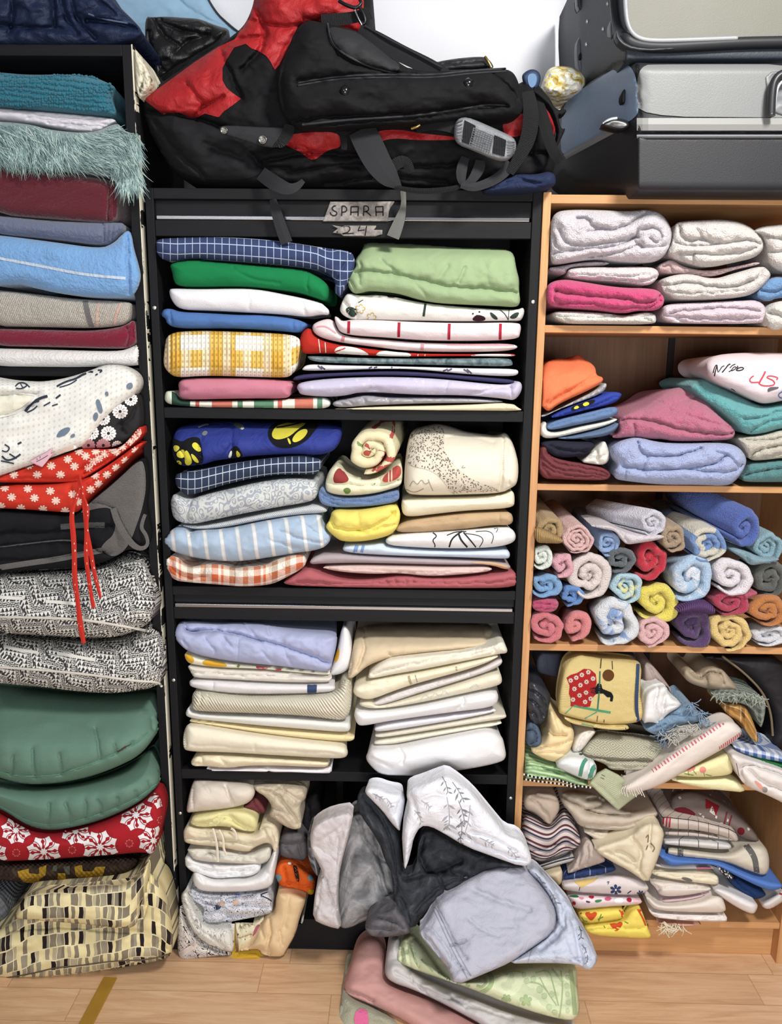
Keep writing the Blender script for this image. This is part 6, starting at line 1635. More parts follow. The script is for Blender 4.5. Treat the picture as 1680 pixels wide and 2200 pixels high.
mo = [('line', l, SG1, w) for l, w in [('1040,2080 1056,2095 1058,2115 1040,2132 1020,2136', 9), ('1040,2100 1046,2112 1036,2122 1024,2118', 5), ('1010,2118 1000,2122 1006,2108', 4), ('1080,2090 1110,2085 1130,2092', 2), ('1150,2090 1180,2082 1190,2120 1200,2160', 2.5), ('1160,2100 1175,2130 1196,2160', 2),
                                    ('1130,2110 1160,2112 1176,2130', 2), ('1205,2085 1210,2120 1204,2180 1198,2192', 3), ('1226,2085 1232,2130 1236,2180', 9), ('1186,2080 1200,2100 1210,2110', 3), ('866,2036 872,2060 866,2078', 3), ('880,2030 890,2058 900,2080', 3), ('905,2062 930,2088', 3)]] + \
     [('disc', [(1088, 2090, 5), (1100, 2096, 5), (1126, 2095, 5), (1132, 2108, 6), (1146, 2104, 6), (1160, 2126, 7), (1170, 2140, 6), (1186, 2136, 6), (1180, 2164, 6), (1192, 2176, 6), (1220, 2100, 5), (1218, 2118, 5), (1220, 2136, 5), (1222, 2154, 5), (1220, 2172, 5), (874, 2046, 4), (868, 2064, 5), (940, 2078, 5), (946, 2092, 5)], SG2, 5, .0013)] + \
     [('flower', [(1088, 2146, 11), (1130, 2150, 14)], SG1, (5, 11, .4, .9), .0013)]
o, s = puff('patterned_cover', '848,2062 854,2034 866,2012 890,2008 914,2036 970,2116 1010,2100 1080,2074 1180,2068 1240,2070 1242,2110 1244,2140 1248,2170 1236,2196 1180,2186 1100,2161 1000,2121 920,2096 862,2073', -.205, PGR, dep=.05, shrink=.95, bulge=.04, r=30, gy=.10, yref=2140, motifs=mo,
            label='pale green cover with leafy scroll print on top of the floor pile', cat='bed cover', group=HB, cr=[('862,2014 860,2050 864,2072', 4, .012), ('874,2014 876,2050 884,2080', 4, .008), ('884,2014 890,2050 900,2086', 4, .008)], wr=(.003, 60, 40))
# loose covers thrown over the pile and up against the shelf
GX = 'loose pillowcases and covers thrown over the floor pile'
MOT = [(.28, (62, 64, 68)), (.45, (112, 112, 114)), (.6, (158, 156, 156)), (.75, (92, 94, 98))]
T('grey_cover', 'bed linen', 'mottled grey tie-dyed cover hanging at the left of the floor heap', '746,1758 760,1744 800,1745 826,1790 846,1870 852,1930 842,1952 790,1976 742,2000 724,1986 724,1920 730,1860 740,1810', M((110, 110, 112), 'mottle', 'crinkle', .8, .2, st=MOT, f=2.2, dist=.4), -.06, group=GX, dep=.07, shrink=.95, bulge=.035, r=34, gy=.02, yref=1960, cr=[('770,1760 790,1820 830,1850', 12, .014), ('800,1760 820,1850 838,1920', 10, .014), ('750,1900 800,1860', 14, .008), ('812,1880 830,1930', 9, .012)], wr=(.006, 36, 40))
T('pillowcase', 'bed linen', 'silver white pillowcase hanging down at the far left of the floor heap', '664,1784 680,1766 712,1750 762,1742 752,1790 741,1830 731,1872 726,1920 727,1962 736,1999 700,1991 670,1976 674,1930 679,1902 692,1876 680,1850 667,1830', M((206, 198, 198), None, 'crinkle', var=.12), -.095, smooth=1, group=GX, dep=.05, shrink=.95, bulge=.018, r=10, cr=[('685,1868 700,1890 708,1920 722,1955', 6, .014), ('690,1880 688,1920 676,1970', 8, .008), ('700,1800 740,1770', 14, .006), ('680,1820 720,1850', 12, .008), ('727,1800 720,1880 716,1960', 6, .006)], wr=(.005, 22, 26))
T('dark_pillowcase', 'bed linen', 'dark grey marbled pillowcase edge at the left rim of the heap', '658,1800 664,1780 676,1772 682,1790 676,1830 690,1872 683,1888 668,1866 660,1840', M((70, 72, 76), 'mottle', 'weave', .7, .3, st=[(.3, (36, 38, 42)), (.5, (84, 86, 90)), (.7, (170, 170, 172))], f=6), -.055, group=GX, dep=.05, bulge=.014, cr=[('668,1800 668,1850', 5, .006)])
T('dark_cover', 'bed linen', 'charcoal cover bunched under the grey ones above the pink bedspread', '780,1986 800,1962 842,1952 852,1940 888,2000 872,2010 820,2016 790,2011', M((96, 94, 100), 'mottle', 'weave', st=[(.3, (70, 68, 74)), (.7, (118, 116, 120))], f=4), -.14, group=GX, dep=.06, bulge=.028, r=18, cr=[('800,1970 840,1975 870,1998', 6, .014), ('790,1990 840,2000', 5, .01)], wr=(.004, 20, 14))
BLKS = M((46, 50, 56), 'mottle', 'crinkle', .8, .25, st=[(.3, (30, 32, 36)), (.6, (54, 58, 64)), (.8, (86, 88, 92))], f=4)
T('dark_cover', 'bed linen', 'blackish side of the flower-printed duvet cover, twisted through the heap', '764,1716 776,1698 790,1700 812,1730 836,1756 858,1790 862,1840 866,1880 892,1872 900,1800 920,1780 950,1792 1000,1822 1060,1842 1126,1862 1120,1868 1050,1866 1000,1900 940,1936 910,1970 888,1998 860,1984 838,1962 846,1930 842,1880 826,1850 812,1806 770,1748', BLKS, -.125, smooth=1, group=GX, dep=.03, shrink=.95, bulge=.02, r=20, gy=.03, yref=1980,
  cr=[('780,1710 830,1770 850,1850 850,1920', 8, .014), ('870,1890 930,1870 1000,1880', 14, .02), ('890,1960 950,1900 1010,1880', 9, .012), ('905,1800 900,1850 930,1880 990,1850', 16, .03), ('860,1930 880,1980', 8, .01), ('940,1880 960,1920', 8, .01)], wr=(.006, 28, 26))
WFL = M((232, 234, 242), None, 'crinkle', var=.05)
GM = M((132, 132, 136), None, 'weave')
GM2 = M((176, 176, 182), None, 'weave')


def sprigs(lst):
    out = []
    for i, (x, y, L, a, m) in enumerate(lst):
        a = math.radians(a)
        ex, ey = x + L * math.cos(a), y + L * math.sin(a)
        out.append(('line', [(x, y), ((x + ex) / 2 + 3, (y + ey) / 2), (ex, ey)], m, 1.4))
        for k in range(3):
            t = .3 + k * .3 + .1 * math.sin(i * 3 + k)
            for sd in (-1, 1):
                px, py = x + (ex - x) * t, y + (ey - y) * t
                b = a + sd * .9
                q = L * (.3 + .1 * math.sin(i * 5 + k * 2 + sd))
                out.append(('poly', [(px, py), (px + q * .5 * math.cos(b - .25), py + q * .5 * math.sin(b - .25)), (px + q * math.cos(b), py + q * math.sin(b)), (px + q * .5 * math.cos(b + .25), py + q * .5 * math.sin(b + .25))], m))
    return out


T('duvet_cover', 'bed linen', 'white duvet cover with grey leaf and flower print, peak of the floor heap', '868,1872 864,1830 862,1790 870,1752 876,1730 871,1702 880,1690 910,1680 940,1668 962,1661 990,1680 1020,1706 1045,1736 1072,1770 1092,1794 1120,1800 1138,1824 1146,1856 1122,1864 1060,1842 1000,1820 954,1792 924,1776 904,1776 890,1800 884,1830 876,1860', WFL, -.12, smooth=1, group=GX, dep=.05, shrink=.95, bulge=.035, r=30, gy=-.01, yref=1860,
  cr=[('880,1700 900,1760', 14, .008), ('1000,1700 1010,1760 1015,1810', 20, .008), ('1016,1790 1060,1800 1110,1830', 8, .012), ('940,1780 1000,1800 1060,1828 1130,1850', 6, .012)], wr=(.005, 44, 40),
  motifs=sprigs([(950, 1668, 36, 70, GM), (972, 1680, 50, 60, GM), (960, 1712, 60, 85, GM2), (985, 1720, 55, 75, GM), (990, 1760, 40, 90, GM), (966, 1750, 34, 100, GM2), (1010, 1730, 60, 100, GM2), (905, 1720, 26, 40, GM2), (890, 1740, 30, 60, GM2), (1030, 1800, 36, 30, GM2), (1090, 1820, 30, 50, GM2), (985, 1790, 24, 80, GM)]))
T('pillowcase', 'bed linen', 'white pillowcase lobe with faint flowers beside the peak of the heap', '780,1701 790,1690 812,1689 836,1700 872,1706 869,1740 862,1770 860,1790 842,1772 820,1742 800,1722', WFL, -.085, group=GX, dep=.06, bulge=.03, r=22, cr=[('864,1710 850,1750', 8, .01), ('800,1700 830,1740', 12, .006)], motifs=sprigs([(800, 1705, 26, 30, GM2), (830, 1715, 24, 60, GM2)]), wr=(.003, 30, 26))
LV = M((180, 180, 194), None, 'crinkle', var=.08)
T('pillowcase', 'bed linen', 'lavender grey pillowcase with a wide hem, centre of the floor heap', '896,2000 910,1988 930,1950 940,1926 1000,1892 1050,1860 1120,1858 1134,1868 1160,1900 1190,1940 1198,1974 1190,2004 1140,2040 1100,2068 1040,2094 976,2120 962,2084 944,2060 926,2040 908,2020', LV, -.25, smooth=1, motifs=[('line', l, M((150, 150, 164), None, 'weave'), 1.6) for l in ('934,1946 950,1976 974,2030 1012,2098', '930,1952 944,1980 968,2034 1004,2102', '966,2034 984,2030 1000,2026')], group=GX, dep=.03, shrink=.97, bulge=.026, r=24, gy=.074, yref=2090, cr=[('918,1990 940,2010 966,2050 1010,2098', 4, .008), ('936,1944 950,1970 976,2024 1000,2060', 5, .01), ('908,2004 930,2030 962,2076', 4, .010), ('1010,1975 1040,2000 1070,2012', 12, .005), ('1060,1990 1110,1992', 7, .004), ('1020,1910 1060,1930 1140,1955', 14, .008), ('968,2030 1000,2020', 6, .008)], wr=(.005, 44, 36))
LVB = M((190, 196, 212), 'mottle', 'crinkle', st=[(.3, (150, 152, 160)), (.45, (192, 198, 216)), (.7, (204, 208, 222))], f=3.2)
T('pillowcase', 'bed linen', 'ice blue pillowcase with grey blossom print at the right of the floor heap', '1128,1868 1140,1862 1150,1857 1180,1890 1208,1920 1228,1944 1242,1976 1262,2010 1280,2044 1285,2056 1280,2076 1264,2088 1240,2073 1180,2070 1080,2072 1130,2046 1188,2006 1199,1966 1168,1904', LVB, -.225, smooth=1, group=GX, dep=.03, shrink=.97, bulge=.026, r=22, gy=.07, yref=2070, cr=[('1190,1900 1215,1960 1210,2000 1160,2040', 12, .014), ('1216,1950 1240,2010 1250,2070', 10, .008), ('1230,2060 1270,2060', 8, .008)], wr=(.006, 34, 30),
  motifs=sprigs([(1150, 1876, 34, 60, GM), (1180, 1912, 36, 65, GM), (1244, 1990, 24, 80, M((70, 74, 90), None, 'weave')), (1250, 2030, 20, 60, M((110, 112, 130), None, 'weave')), (1262, 2052, 18, 100, M((110, 112, 130), None, 'weave'))]))
# ------------------------------------------------------------------ beech unit, shelf 1: bath towels
CLAMP[0] = (.3075, .983, 1.572, 1.823)
GT = 'folded bath towels on the top shelf of the beech bookcase'
TW = M((214, 206, 212), None, 'terry', var=.08)
TW2 = M((222, 214, 208), None, 'terry', var=.08)
TP = M((226, 204, 214), None, 'terry', var=.08)
HP = M((216, 66, 122), None, 'terry', var=.08)
Z1 = dict(group=GT, cat='towel')


def W(name, label, outline, mat, Y=-.004, cat='towel', **kw):
    kw.setdefault('fine', .0012)
    kw.setdefault('dep', .22)
    kw.setdefault('bulge', .026)
    o, s = puff(name, outline, Y, mat, label=label, cat=cat, **kw)
    return o


W('bath_towel', 'big white bath towel folded in loose coils, top left of the beech bookcase', '1180,480 1192,454 1225,449 1290,450 1350,453 1405,448 1430,465 1446,495 1443,525 1430,550 1410,564 1380,568 1320,565 1290,558 1250,561 1190,572 1180,560 1181,520', TW, group=GT, bulge=.045, r=36, wr=(.004, 36, 24), Y=.0,
  cr=[('1390,452 1350,484 1310,494 1276,490 1262,468 1240,470', 7, .024), ('1200,490 1210,515 1230,529 1290,523 1340,517 1370,508', 6, .022), ('1262,500 1290,492', 5, .014), ('1380,492 1410,490 1424,502 1420,518 1406,520 1396,512', 5, .02), ('1190,545 1250,534 1330,528 1366,510 1370,494', 6, .02), ('1270,554 1310,546 1350,536 1372,522 1380,532', 5, .016), ('1182,500 1196,535 1230,536', 6, .014), ('1360,512 1376,530 1400,532 1430,526', 5, .014), ('1240,560 1262,552 1284,556', 4, .012)])
W('bath_towel', 'thin white towel stained pale pink, above the hot pink one', '1217,586 1222,576 1260,573 1320,573 1380,571 1410,575 1419,590 1405,610 1385,616 1340,607 1260,603 1218,598', M((226, 214, 214), None, 'terry', var=.06), group=GT, cr=[('1225,590 1300,590 1360,594 1395,588', 4, .01), ('1250,600 1330,601 1380,606 1414,594', 3, .012)], motifs=[('blob', '1222,588 1236,580 1246,592 1236,599 1222,597', M((226, 190, 198), None, 'terry'))])
W('bath_towel', 'crumpled pinkish grey towel corner beside the coiled white towel', '1178,574 1192,572 1250,562 1290,560 1318,566 1290,572 1222,574 1216,592 1196,588 1180,582', M((204, 184, 192), None, 'terry'), .012, group=GT, bulge=.02, cr=[('1250,568 1262,572', 4, .008)])
W('bath_towel', 'hot pink terry bath towel on the top shelf', '1170,626 1178,606 1210,598 1250,604 1330,617 1400,618 1420,626 1430,640 1425,660 1405,670 1370,668 1340,676 1290,668 1200,663 1175,655', HP, -.012, group=GT, bulge=.034, r=26, cr=[('1194,625 1250,634 1320,639 1380,649 1412,645 1420,634', 6, .026), ('1195,625 1186,640 1200,652', 5, .012), ('1200,652 1260,650 1330,662 1400,660 1420,648', 5, .014)], wr=(.003, 24, 14))
W('bath_towel', 'fluffy white towel lying under the hot pink one', '1184,668 1230,667 1300,671 1340,678 1370,671 1408,670 1412,690 1405,698 1300,697 1225,697 1205,692 1190,684', M((226, 224, 214), None, 'terry', var=.06), .0, group=GT, cr=[('1190,676 1240,682 1320,680 1400,676', 4, .012), ('1212,684 1226,696', 4, .01), ('1380,682 1400,686', 4, .012)])
W('bath_towel', 'fluffy off-white bath towel folded in the middle of the top beech shelf', '1430,546 1442,520 1446,490 1452,477 1470,474 1500,472 1560,470 1600,478 1630,500 1643,520 1640,540 1620,556 1580,565 1520,578 1480,570 1440,556', TW2, .0, group=GT, bulge=.042, r=34, wr=(.005, 26, 20), cr=[('1460,484 1462,504 1480,518 1510,514 1530,520', 7, .024), ('1495,492 1510,512', 7, .014), ('1450,520 1500,530 1560,520 1620,516 1632,524', 5, .02), ('1460,546 1500,546 1580,548 1625,532', 5, .016), ('1490,544 1488,566', 4, .012), ('1462,550 1466,560', 4, .01)])
W('bath_towel', 'thin peach pink towel pinched between two white towels', '1410,578 1428,560 1444,556 1470,573 1520,582 1580,571 1630,560 1636,569 1580,580 1532,597 1480,590 1425,589', M((216, 180, 178), None, 'terry'), .006, group=GT, bulge=.02, cr=[('1424,572 1440,566 1446,586', 4, .014), ('1470,584 1530,590 1590,576', 3, .01)])
W('bath_towel', 'thick white terry towel with a deep fold, middle of the top beech shelf', '1418,606 1430,593 1480,585 1532,600 1580,585 1640,568 1658,585 1655,600 1630,626 1600,640 1530,645 1450,646 1435,636 1420,626', TW2, -.008, group=GT, bulge=.034, cr=[('1426,612 1480,606 1530,618 1590,614 1630,596 1642,580', 6, .024), ('1432,622 1450,630 1520,630 1600,622', 5, .01)], wr=(.003, 20, 14))
W('bath_towel', 'powder pink terry towel at the bottom of the middle stack on the top beech shelf', '1420,666 1430,651 1500,649 1600,643 1635,645 1649,665 1645,690 1630,697 1500,697 1440,695 1421,685', TP, -.006, group=GT, bulge=.028, cr=[('1440,672 1500,664 1580,660 1630,668', 5, .02), ('1424,676 1460,682 1560,686 1630,682', 5, .016), ('1455,684 1470,694', 4, .01)], motifs=[('blob', '1442,690 1456,685 1462,694 1444,695', M((236, 236, 236), None, 'weave'))])
W('bath_towel', 'large white towel cut by the right edge of the photo on the top shelf', '1612,500 1630,486 1680,480 1760,482 1760,588 1690,591 1660,580 1644,560 1645,525 1632,504', TW2, .0, group=GT, bulge=.04, r=30, cr=[('1630,505 1680,516 1750,520', 7, .02), ('1650,540 1700,545 1750,548', 6, .014)])
W('bath_towel', 'sky blue towel between white ones at the right end of the top shelf', '1620,636 1636,612 1660,592 1690,594 1760,598 1760,638 1670,641 1652,650 1634,646', M((108, 154, 206), None, 'terry'), -.004, group=GT, bulge=.026, cr=[('1632,624 1660,630 1700,612', 5, .016)])
W('bath_towel', 'white shaggy towel hanging slightly over the edge of the top shelf at the right', '1644,692 1640,680 1650,657 1670,644 1760,642 1760,702 1690,702 1670,712 1652,708', M((228, 224, 214), None, 'terry'), -.02, group=GT, bulge=.024, cr=[('1650,672 1690,680 1750,676', 6, .02)], wr=(.004, 14, 12))
# ------------------------------------------------------------------ shelf 2
CLAMP[0] = (.3075, .983, 1.217, 1.554)
G6 = 'clothes stacked on the second shelf of the beech bookcase'
ORA = M((240, 120, 76), None, 'weave', var=.06)
T('folded_shirt', 'clothing', 'orange cotton garment folded on top of the small clothes stack', '1159,866 1162,820 1168,778 1196,768 1230,772 1240,757 1256,770 1272,780 1281,790 1282,806 1297,809 1297,822 1265,840 1200,869 1180,886 1168,880', ORA, .002, group=G6, dep=.2, bulge=.022, tb=(800, .3), uvrot=25, cr=[('1180,868 1220,842 1276,806', 4, .012), ('1170,872 1176,862', 4, .01), ('1200,850 1286,812', 3, .006)], wr=(.003, 30, 20, -30))
SBL = M((98, 124, 164), None, 'weave')
T('folded_shirt', 'clothing', 'white and grey printed garment under the orange one', '1158,892 1182,887 1240,858 1280,838 1301,819 1306,830 1295,846 1250,863 1200,881 1165,899', M((176, 176, 178), 'mottle', 'weave', st=[(.3, (90, 90, 94)), (.6, (190, 190, 190))], f=9), .006, group=G6, dep=.18, bulge=.014)
T('folded_shirt', 'clothing', 'royal blue garment with yellow and black print in the small clothes stack', '1180,896 1225,873 1285,852 1310,839 1338,843 1335,855 1320,868 1260,882 1190,900', M((48, 66, 158), None, 'weave'), .0, group=G6, dep=.18, bulge=.018, motifs=[('blob', '1226,876 1240,868 1270,858 1282,860 1270,870 1240,880 1228,884', M((28, 28, 30), None, 'weave')), ('blob', '1232,876 1240,870 1246,876 1234,880', YEL, None, .002), ('blob', '1250,868 1262,862 1268,868 1256,874', YEL, None, .002)], cr=[('1200,892 1260,876 1325,852', 3, .008)])
T('folded_shirt', 'clothing', 'mid blue denim shirt fourth down in the small clothes stack', '1170,916 1190,903 1260,886 1320,870 1331,880 1326,894 1290,904 1240,914 1180,927', SBL, .0, group=G6, dep=.18, bulge=.018, cr=[('1180,916 1240,898 1310,884', 4, .01)])
T('folded_shirt', 'clothing', 'cream shirt with black specks squeezed between blue shirts', '1158,914 1176,902 1174,926 1200,928 1240,916 1300,905 1326,897 1328,904 1300,917 1230,934 1172,946 1158,932', M((220, 216, 204), 'sprig', 'weave', c2=(60, 60, 66), f=10, th=.26), .004, group=G6, dep=.18, bulge=.016)
T('folded_shirt', 'clothing', 'steel blue shirt with a turned-back sleeve, lower in the small clothes stack', '1188,941 1232,936 1300,919 1327,906 1332,912 1320,931 1290,941 1220,946', M((92, 112, 142), None, 'weave'), .0, group=G6, dep=.18, bulge=.018, cr=[('1200,940 1260,932 1320,916', 3, .008)])
T('folded_shirt', 'clothing', 'navy black garment bunched under the blue shirts', '1160,950 1186,945 1230,947 1280,948 1276,970 1242,983 1200,985 1180,976 1164,962', M((38, 38, 52), None, 'weave'), .002, group=G6, dep=.18, bulge=.022, cr=[('1180,958 1220,968 1260,970', 5, .012)], wr=(.003, 16, 12))
T('folded_shirt', 'clothing', 'white crumpled shirt at the right of the maroon bundle', '1246,994 1262,980 1280,962 1298,944 1306,956 1312,985 1300,1001 1270,998', M((226, 220, 208), None, 'weave'), .002, group=G6, dep=.18, bulge=.022, cr=[('1280,965 1285,990', 5, .012), ('1262,985 1300,980', 5, .012)], wr=(.004, 14, 12))
MRN = M((116, 56, 60), None, 'weave')
T('folded_tablecloth', 'tablecloth', 'maroon cloth folded in many thin layers on the second beech shelf', '1155,972 1164,956 1178,960 1176,972 1200,986 1270,999 1300,1005 1315,1016 1310,1030 1290,1034 1200,1031 1158,1029', MRN, -.002, group=G6, dep=.2, bulge=.022, cr=[('1176,978 1200,996 1290,1012 1306,1020', 4, .014), ('1166,984 1190,1006 1280,1018 1302,1024', 4, .014), ('1168,1000 1200,1018 1290,1026', 4, .012), ('1160,960 1162,1000 1180,1022', 4, .012)])
W('bath_towel', 'dusty rose terry towel heaped on the second beech shelf', '1308,944 1330,930 1328,898 1350,884 1376,875 1402,860 1432,834 1480,829 1512,852 1542,888 1575,915 1582,928 1575,945 1540,948 1450,950 1420,944 1400,945 1365,940', M((196, 104, 132), None, 'terry', var=.08), .0, group='towels on the second beech shelf', bulge=.036, r=30, tb=(885, .22), cr=[('1330,904 1370,900 1410,908 1460,922 1540,934 1572,932', 6, .024), ('1362,912 1366,940', 4, .014), ('1440,880 1500,900 1570,920', 8, .01), ('1400,862 1450,870 1500,852', 9, .012)], wr=(.005, 30, 20))
W('bath_towel', 'periwinkle blue towel folded in three on the second beech shelf', '1310,968 1320,951 1350,940 1375,938 1410,948 1460,952 1560,949 1590,960 1607,985 1600,1010 1580,1036 1560,1046 1500,1043 1420,1043 1345,1035 1318,1030 1316,1010 1325,1000 1313,985', M((168, 180, 222), None, 'terry', var=.08), -.012, group='towels on the second beech shelf', bulge=.042, r=34, cr=[('1370,950 1374,970 1396,978 1440,982 1480,972 1506,962', 6, .022), ('1390,982 1380,1008', 5, .012), ('1340,1000 1390,1010 1480,1006 1540,996 1560,980', 6, .022), ('1480,1008 1530,1014 1580,1012 1594,996', 5, .018), ('1540,970 1570,980 1585,1000', 7, .012), ('1345,1008 1340,1035', 4, .014)], wr=(.004, 26, 18))
PWT = M((222, 206, 212), None, 'weave', var=.06)
INK2 = M((44, 38, 42), None, 'weave')
REDI = M((206, 64, 76), None, 'weave')


def z2(s_, ox=1480, oy=730, k=8.4):
    return [(ox + float(a.split(',')[0]) / k, oy + float(a.split(',')[1]) / k) for a in s_.split()]


o, s = puff('printed_pillow', '1513,794 1516,776 1534,762 1580,757 1640,756 1690,757 1760,760 1760,852 1690,860 1644,870 1620,864 1580,843 1540,826 1520,811', -.004, PWT, dep=.22, bulge=.04, r=34, tb=(800, .12), label='white printed pillow with dark and red lettering at the right of the second beech shelf', cat='pillow', group=None,
            motifs=[('line', z2(l), INK2, w) for l, w in [('440,600 450,540 480,460 510,455', 2.2), ('510,455 480,560 460,660', 2.4), ('510,470 520,560 530,590 570,530 600,480 640,470', 2), ('600,590 660,520 720,440 750,440', 2.6), ('740,510 780,460 840,440', 2), ('720,575 760,560 800,500 840,480 860,500 820,540 770,560', 2), ('870,470 900,480 860,510', 2.4), ('850,545 900,505 960,495 1000,515 960,545 890,560 850,545', 2.4)]] +
                   [('line', z2(l), REDI, w) for l, w in [('1380,570 1350,640 1290,740 1265,790', 3.6), ('1170,650 1110,690 1095,730 1120,770 1190,770 1260,765', 2.6), ('1265,790 1330,830 1430,835 1530,820 1555,780 1520,730 1420,690 1400,670 1450,650 1540,660 1620,690 1580,720', 2.6)]] +
                   [('blob', z2('1420,880 1480,850 1580,850 1640,850 1600,890 1480,920 1420,955'), M((96, 92, 96), None, 'weave')), ('line', z2('1700,930 1640,960 1610,1000 1640,1050 1720,1060'), M((78, 112, 176), None, 'weave'), 2.4), ('line', z2('760,890 800,900 860,960'), INK2, 1.6)])
W('bath_towel', 'aqua towel, dark in the shade of the printed pillow', '1474,830 1490,818 1512,812 1524,818 1550,831 1590,850 1620,866 1645,873 1690,863 1760,860 1760,925 1690,918 1640,933 1600,936 1580,915 1540,880 1500,852', M((96, 172, 174), None, 'terry', var=.1), .0, group='towels on the second beech shelf', bulge=.034, r=28, tb=(880, .10), cr=[('1600,900 1640,898 1680,880 1740,876', 5, .016), ('1610,930 1650,905 1690,900', 4, .012)], wr=(.003, 20, 16))
W('bath_towel', 'cream cable-textured towel below the aqua one', '1580,940 1604,938 1640,934 1690,919 1760,920 1760,990 1690,984 1640,990 1610,991 1600,970', M((212, 204, 186), None, 'terry', var=.12), -.004, group='towels on the second beech shelf', bulge=.03, cr=[('1590,945 1640,948 1690,936 1740,934', 5, .016), ('1612,985 1626,968 1660,960 1740,956', 5, .02), ('1640,985 1690,974 1740,972', 4, .012)], wr=(.003, 12, 40))
W('bath_towel', 'dark teal towel lowest at the right of the second beech shelf', '1590,1030 1600,1012 1608,993 1640,992 1690,986 1760,992 1760,1036 1660,1037 1600,1037', M((82, 140, 142), None, 'terry', var=.1), .0, group='towels on the second beech shelf', bulge=.026, cr=[('1596,1022 1640,1010 1700,1004 1750,1006', 5, .018), ('1640,1018 1650,1008', 4, .01)])
# ------------------------------------------------------------------ shelf 3: rolled hand towels


CLAMP[0] = (.3075, .983, 0.828, 1.2)
def TC(c, c2=None, f=4.0):
    if c2 is None:
        return M(c, None, 'terry', var=.08)
    return M(c, 'mottle', 'terry', st=[(.42, c2), (.5, c), (.9, c)], f=f, interp='LINEAR')


R = [
    # x, y, rx, ry, colour, turns, angle, back, label, extra
    (1180, 1138, 32, 28, TC((178, 146, 96)), 2.0, -10, (-24, -28), 'tan ribbed rolled towel, top left of the rolls', {}),
    (1241, 1160, 31, 28, TC((222, 178, 174)), 3.2, 0, (-22, -20), 'salmon pink tightly rolled towel beside the tan roll', {}),
    (1404, 1124, 27, 29, TC((206, 204, 214)), 2.2, 20, (-96, -4), 'long lilac-white roll lying on top of the rolled towels', dict(ln=.12)),
    (1308, 1168, 27, 24, TC((142, 172, 218)), 2.4, -30, (-20, -20), 'small sky blue roll above the dark grey one', {}),
    (1335, 1205, 31, 28, TC((96, 102, 108)), 1.6, 0, (-8, -6), 'dark grey hollow rolled towel', dict(hole=.3)),
    (1400, 1205, 41, 43, TC((206, 36, 58)), 1.9, 40, (-10, -10), 'scarlet red rolled towel', {}),
    (1166, 1198, 24, 26, TC((226, 232, 222)), 2.0, 0, (-6, -10), 'small mint white roll against the left panel', {}),
    (1208, 1216, 25, 30, TC((228, 166, 178)), 1.5, 30, (-10, -10), 'baby pink squashed roll next to the mint white roll', {}),
    (1266, 1238, 46, 48, TC((226, 212, 206)), 2.2, 20, (-12, -14), 'large oatmeal white roll in the second row', {}),
    (1172, 1258, 33, 25, TC((122, 168, 214)), 2.0, 0, (-6, -10), 'fluffy azure roll above the magenta stack', {}),
    (1229, 1281, 26, 24, TC((96, 142, 206)), 1.5, 0, (-8, -10), 'cornflower blue roll with a big hole in its centre', dict(hole=.3)),
    (1344, 1264, 33, 33, TC((174, 208, 224), (232, 230, 160), 3.0), 2.4, 0, (-10, -14), 'aqua and lemon striped roll under the dark grey roll', {}),
    (1174, 1349, 37, 34, TC((218, 116, 124)), 2.0, 10, (-6, -10), 'coral roll at the lower left corner of the rolls', {}),
    (1238, 1347, 31, 35, TC((226, 132, 132)), 1.6, 60, (-6, -8), 'coral pink roll next to the white and blue one', {}),
    (1318, 1334, 53, 50, TC((226, 228, 232), (136, 166, 216), 2.4), 1.9, 30, (-10, -14), 'biggest roll, white with blue patches, resting on the shelf', {}),
    (1412, 1294, 49, 43, TC((236, 218, 88)), 1.9, 10, (-12, -14), 'lemon yellow rolled towel', {}),
    (1404, 1360, 38, 30, TC((230, 180, 180)), 2.4, -20, (-10, -14), 'pale rose roll on the shelf under the lemon yellow one', {}),
    (1447, 1158, 27, 31, TC((170, 144, 116)), 2.2, 0, (-20, -18), 'brown beige roll next to the scarlet one', {}),
    (1521, 1170, 42, 36, M((212, 206, 190), 'check', 'terry', c2=(112, 146, 200), f=2.2), 2.8, -10, (-40, -26), 'cream and blue checked roll', {}),
    (1602, 1134, 33, 43, TC((76, 100, 178)), 1.8, 14, (-110, -52), 'large royal blue roll, topmost of all the rolls', dict(ln=.14)),
    (1650, 1176, 29, 33, TC((132, 170, 184)), 2.4, 0, (-20, -12), 'dusty teal roll at the right behind the royal blue one', {}),
    (1488, 1243, 46, 53, TC((176, 204, 232), (226, 230, 238), 2.6), 1.9, 30, (-24, -20), 'pale blue and white marbled roll, middle of the rolls', {}),
    (1576, 1238, 47, 39, TC((232, 224, 230)), 1.8, 10, (-20, -16), 'snow white roll right of the marbled one', {}),
    (1656, 1244, 40, 40, TC((92, 94, 88)), 2.0, 0, (-20, -16), 'olive grey roll at the right end of the second row', {}),
    (1573, 1297, 40, 26, TC((186, 52, 82)), 2.0, 0, (-14, -10), 'raspberry red flattened roll', {}),
    (1491, 1346, 44, 47, TC((88, 58, 108)), 1.9, 0, (-10, -18), 'dark purple rolled towel', {}),
    (1571, 1359, 46, 38, TC((236, 202, 124)), 2.6, 0, (-26, -22), 'butter yellow roll on the shelf beside the purple one', {}),
    (1652, 1314, 42, 30, TC((200, 122, 58)), 2.0, 0, (-20, -14), 'rusty orange roll at the right end', {}),
    (1655, 1368, 42, 23, TC((222, 222, 228)), 2.0, 0, (-10, -10), 'low white roll under the rusty orange one', {}),
]
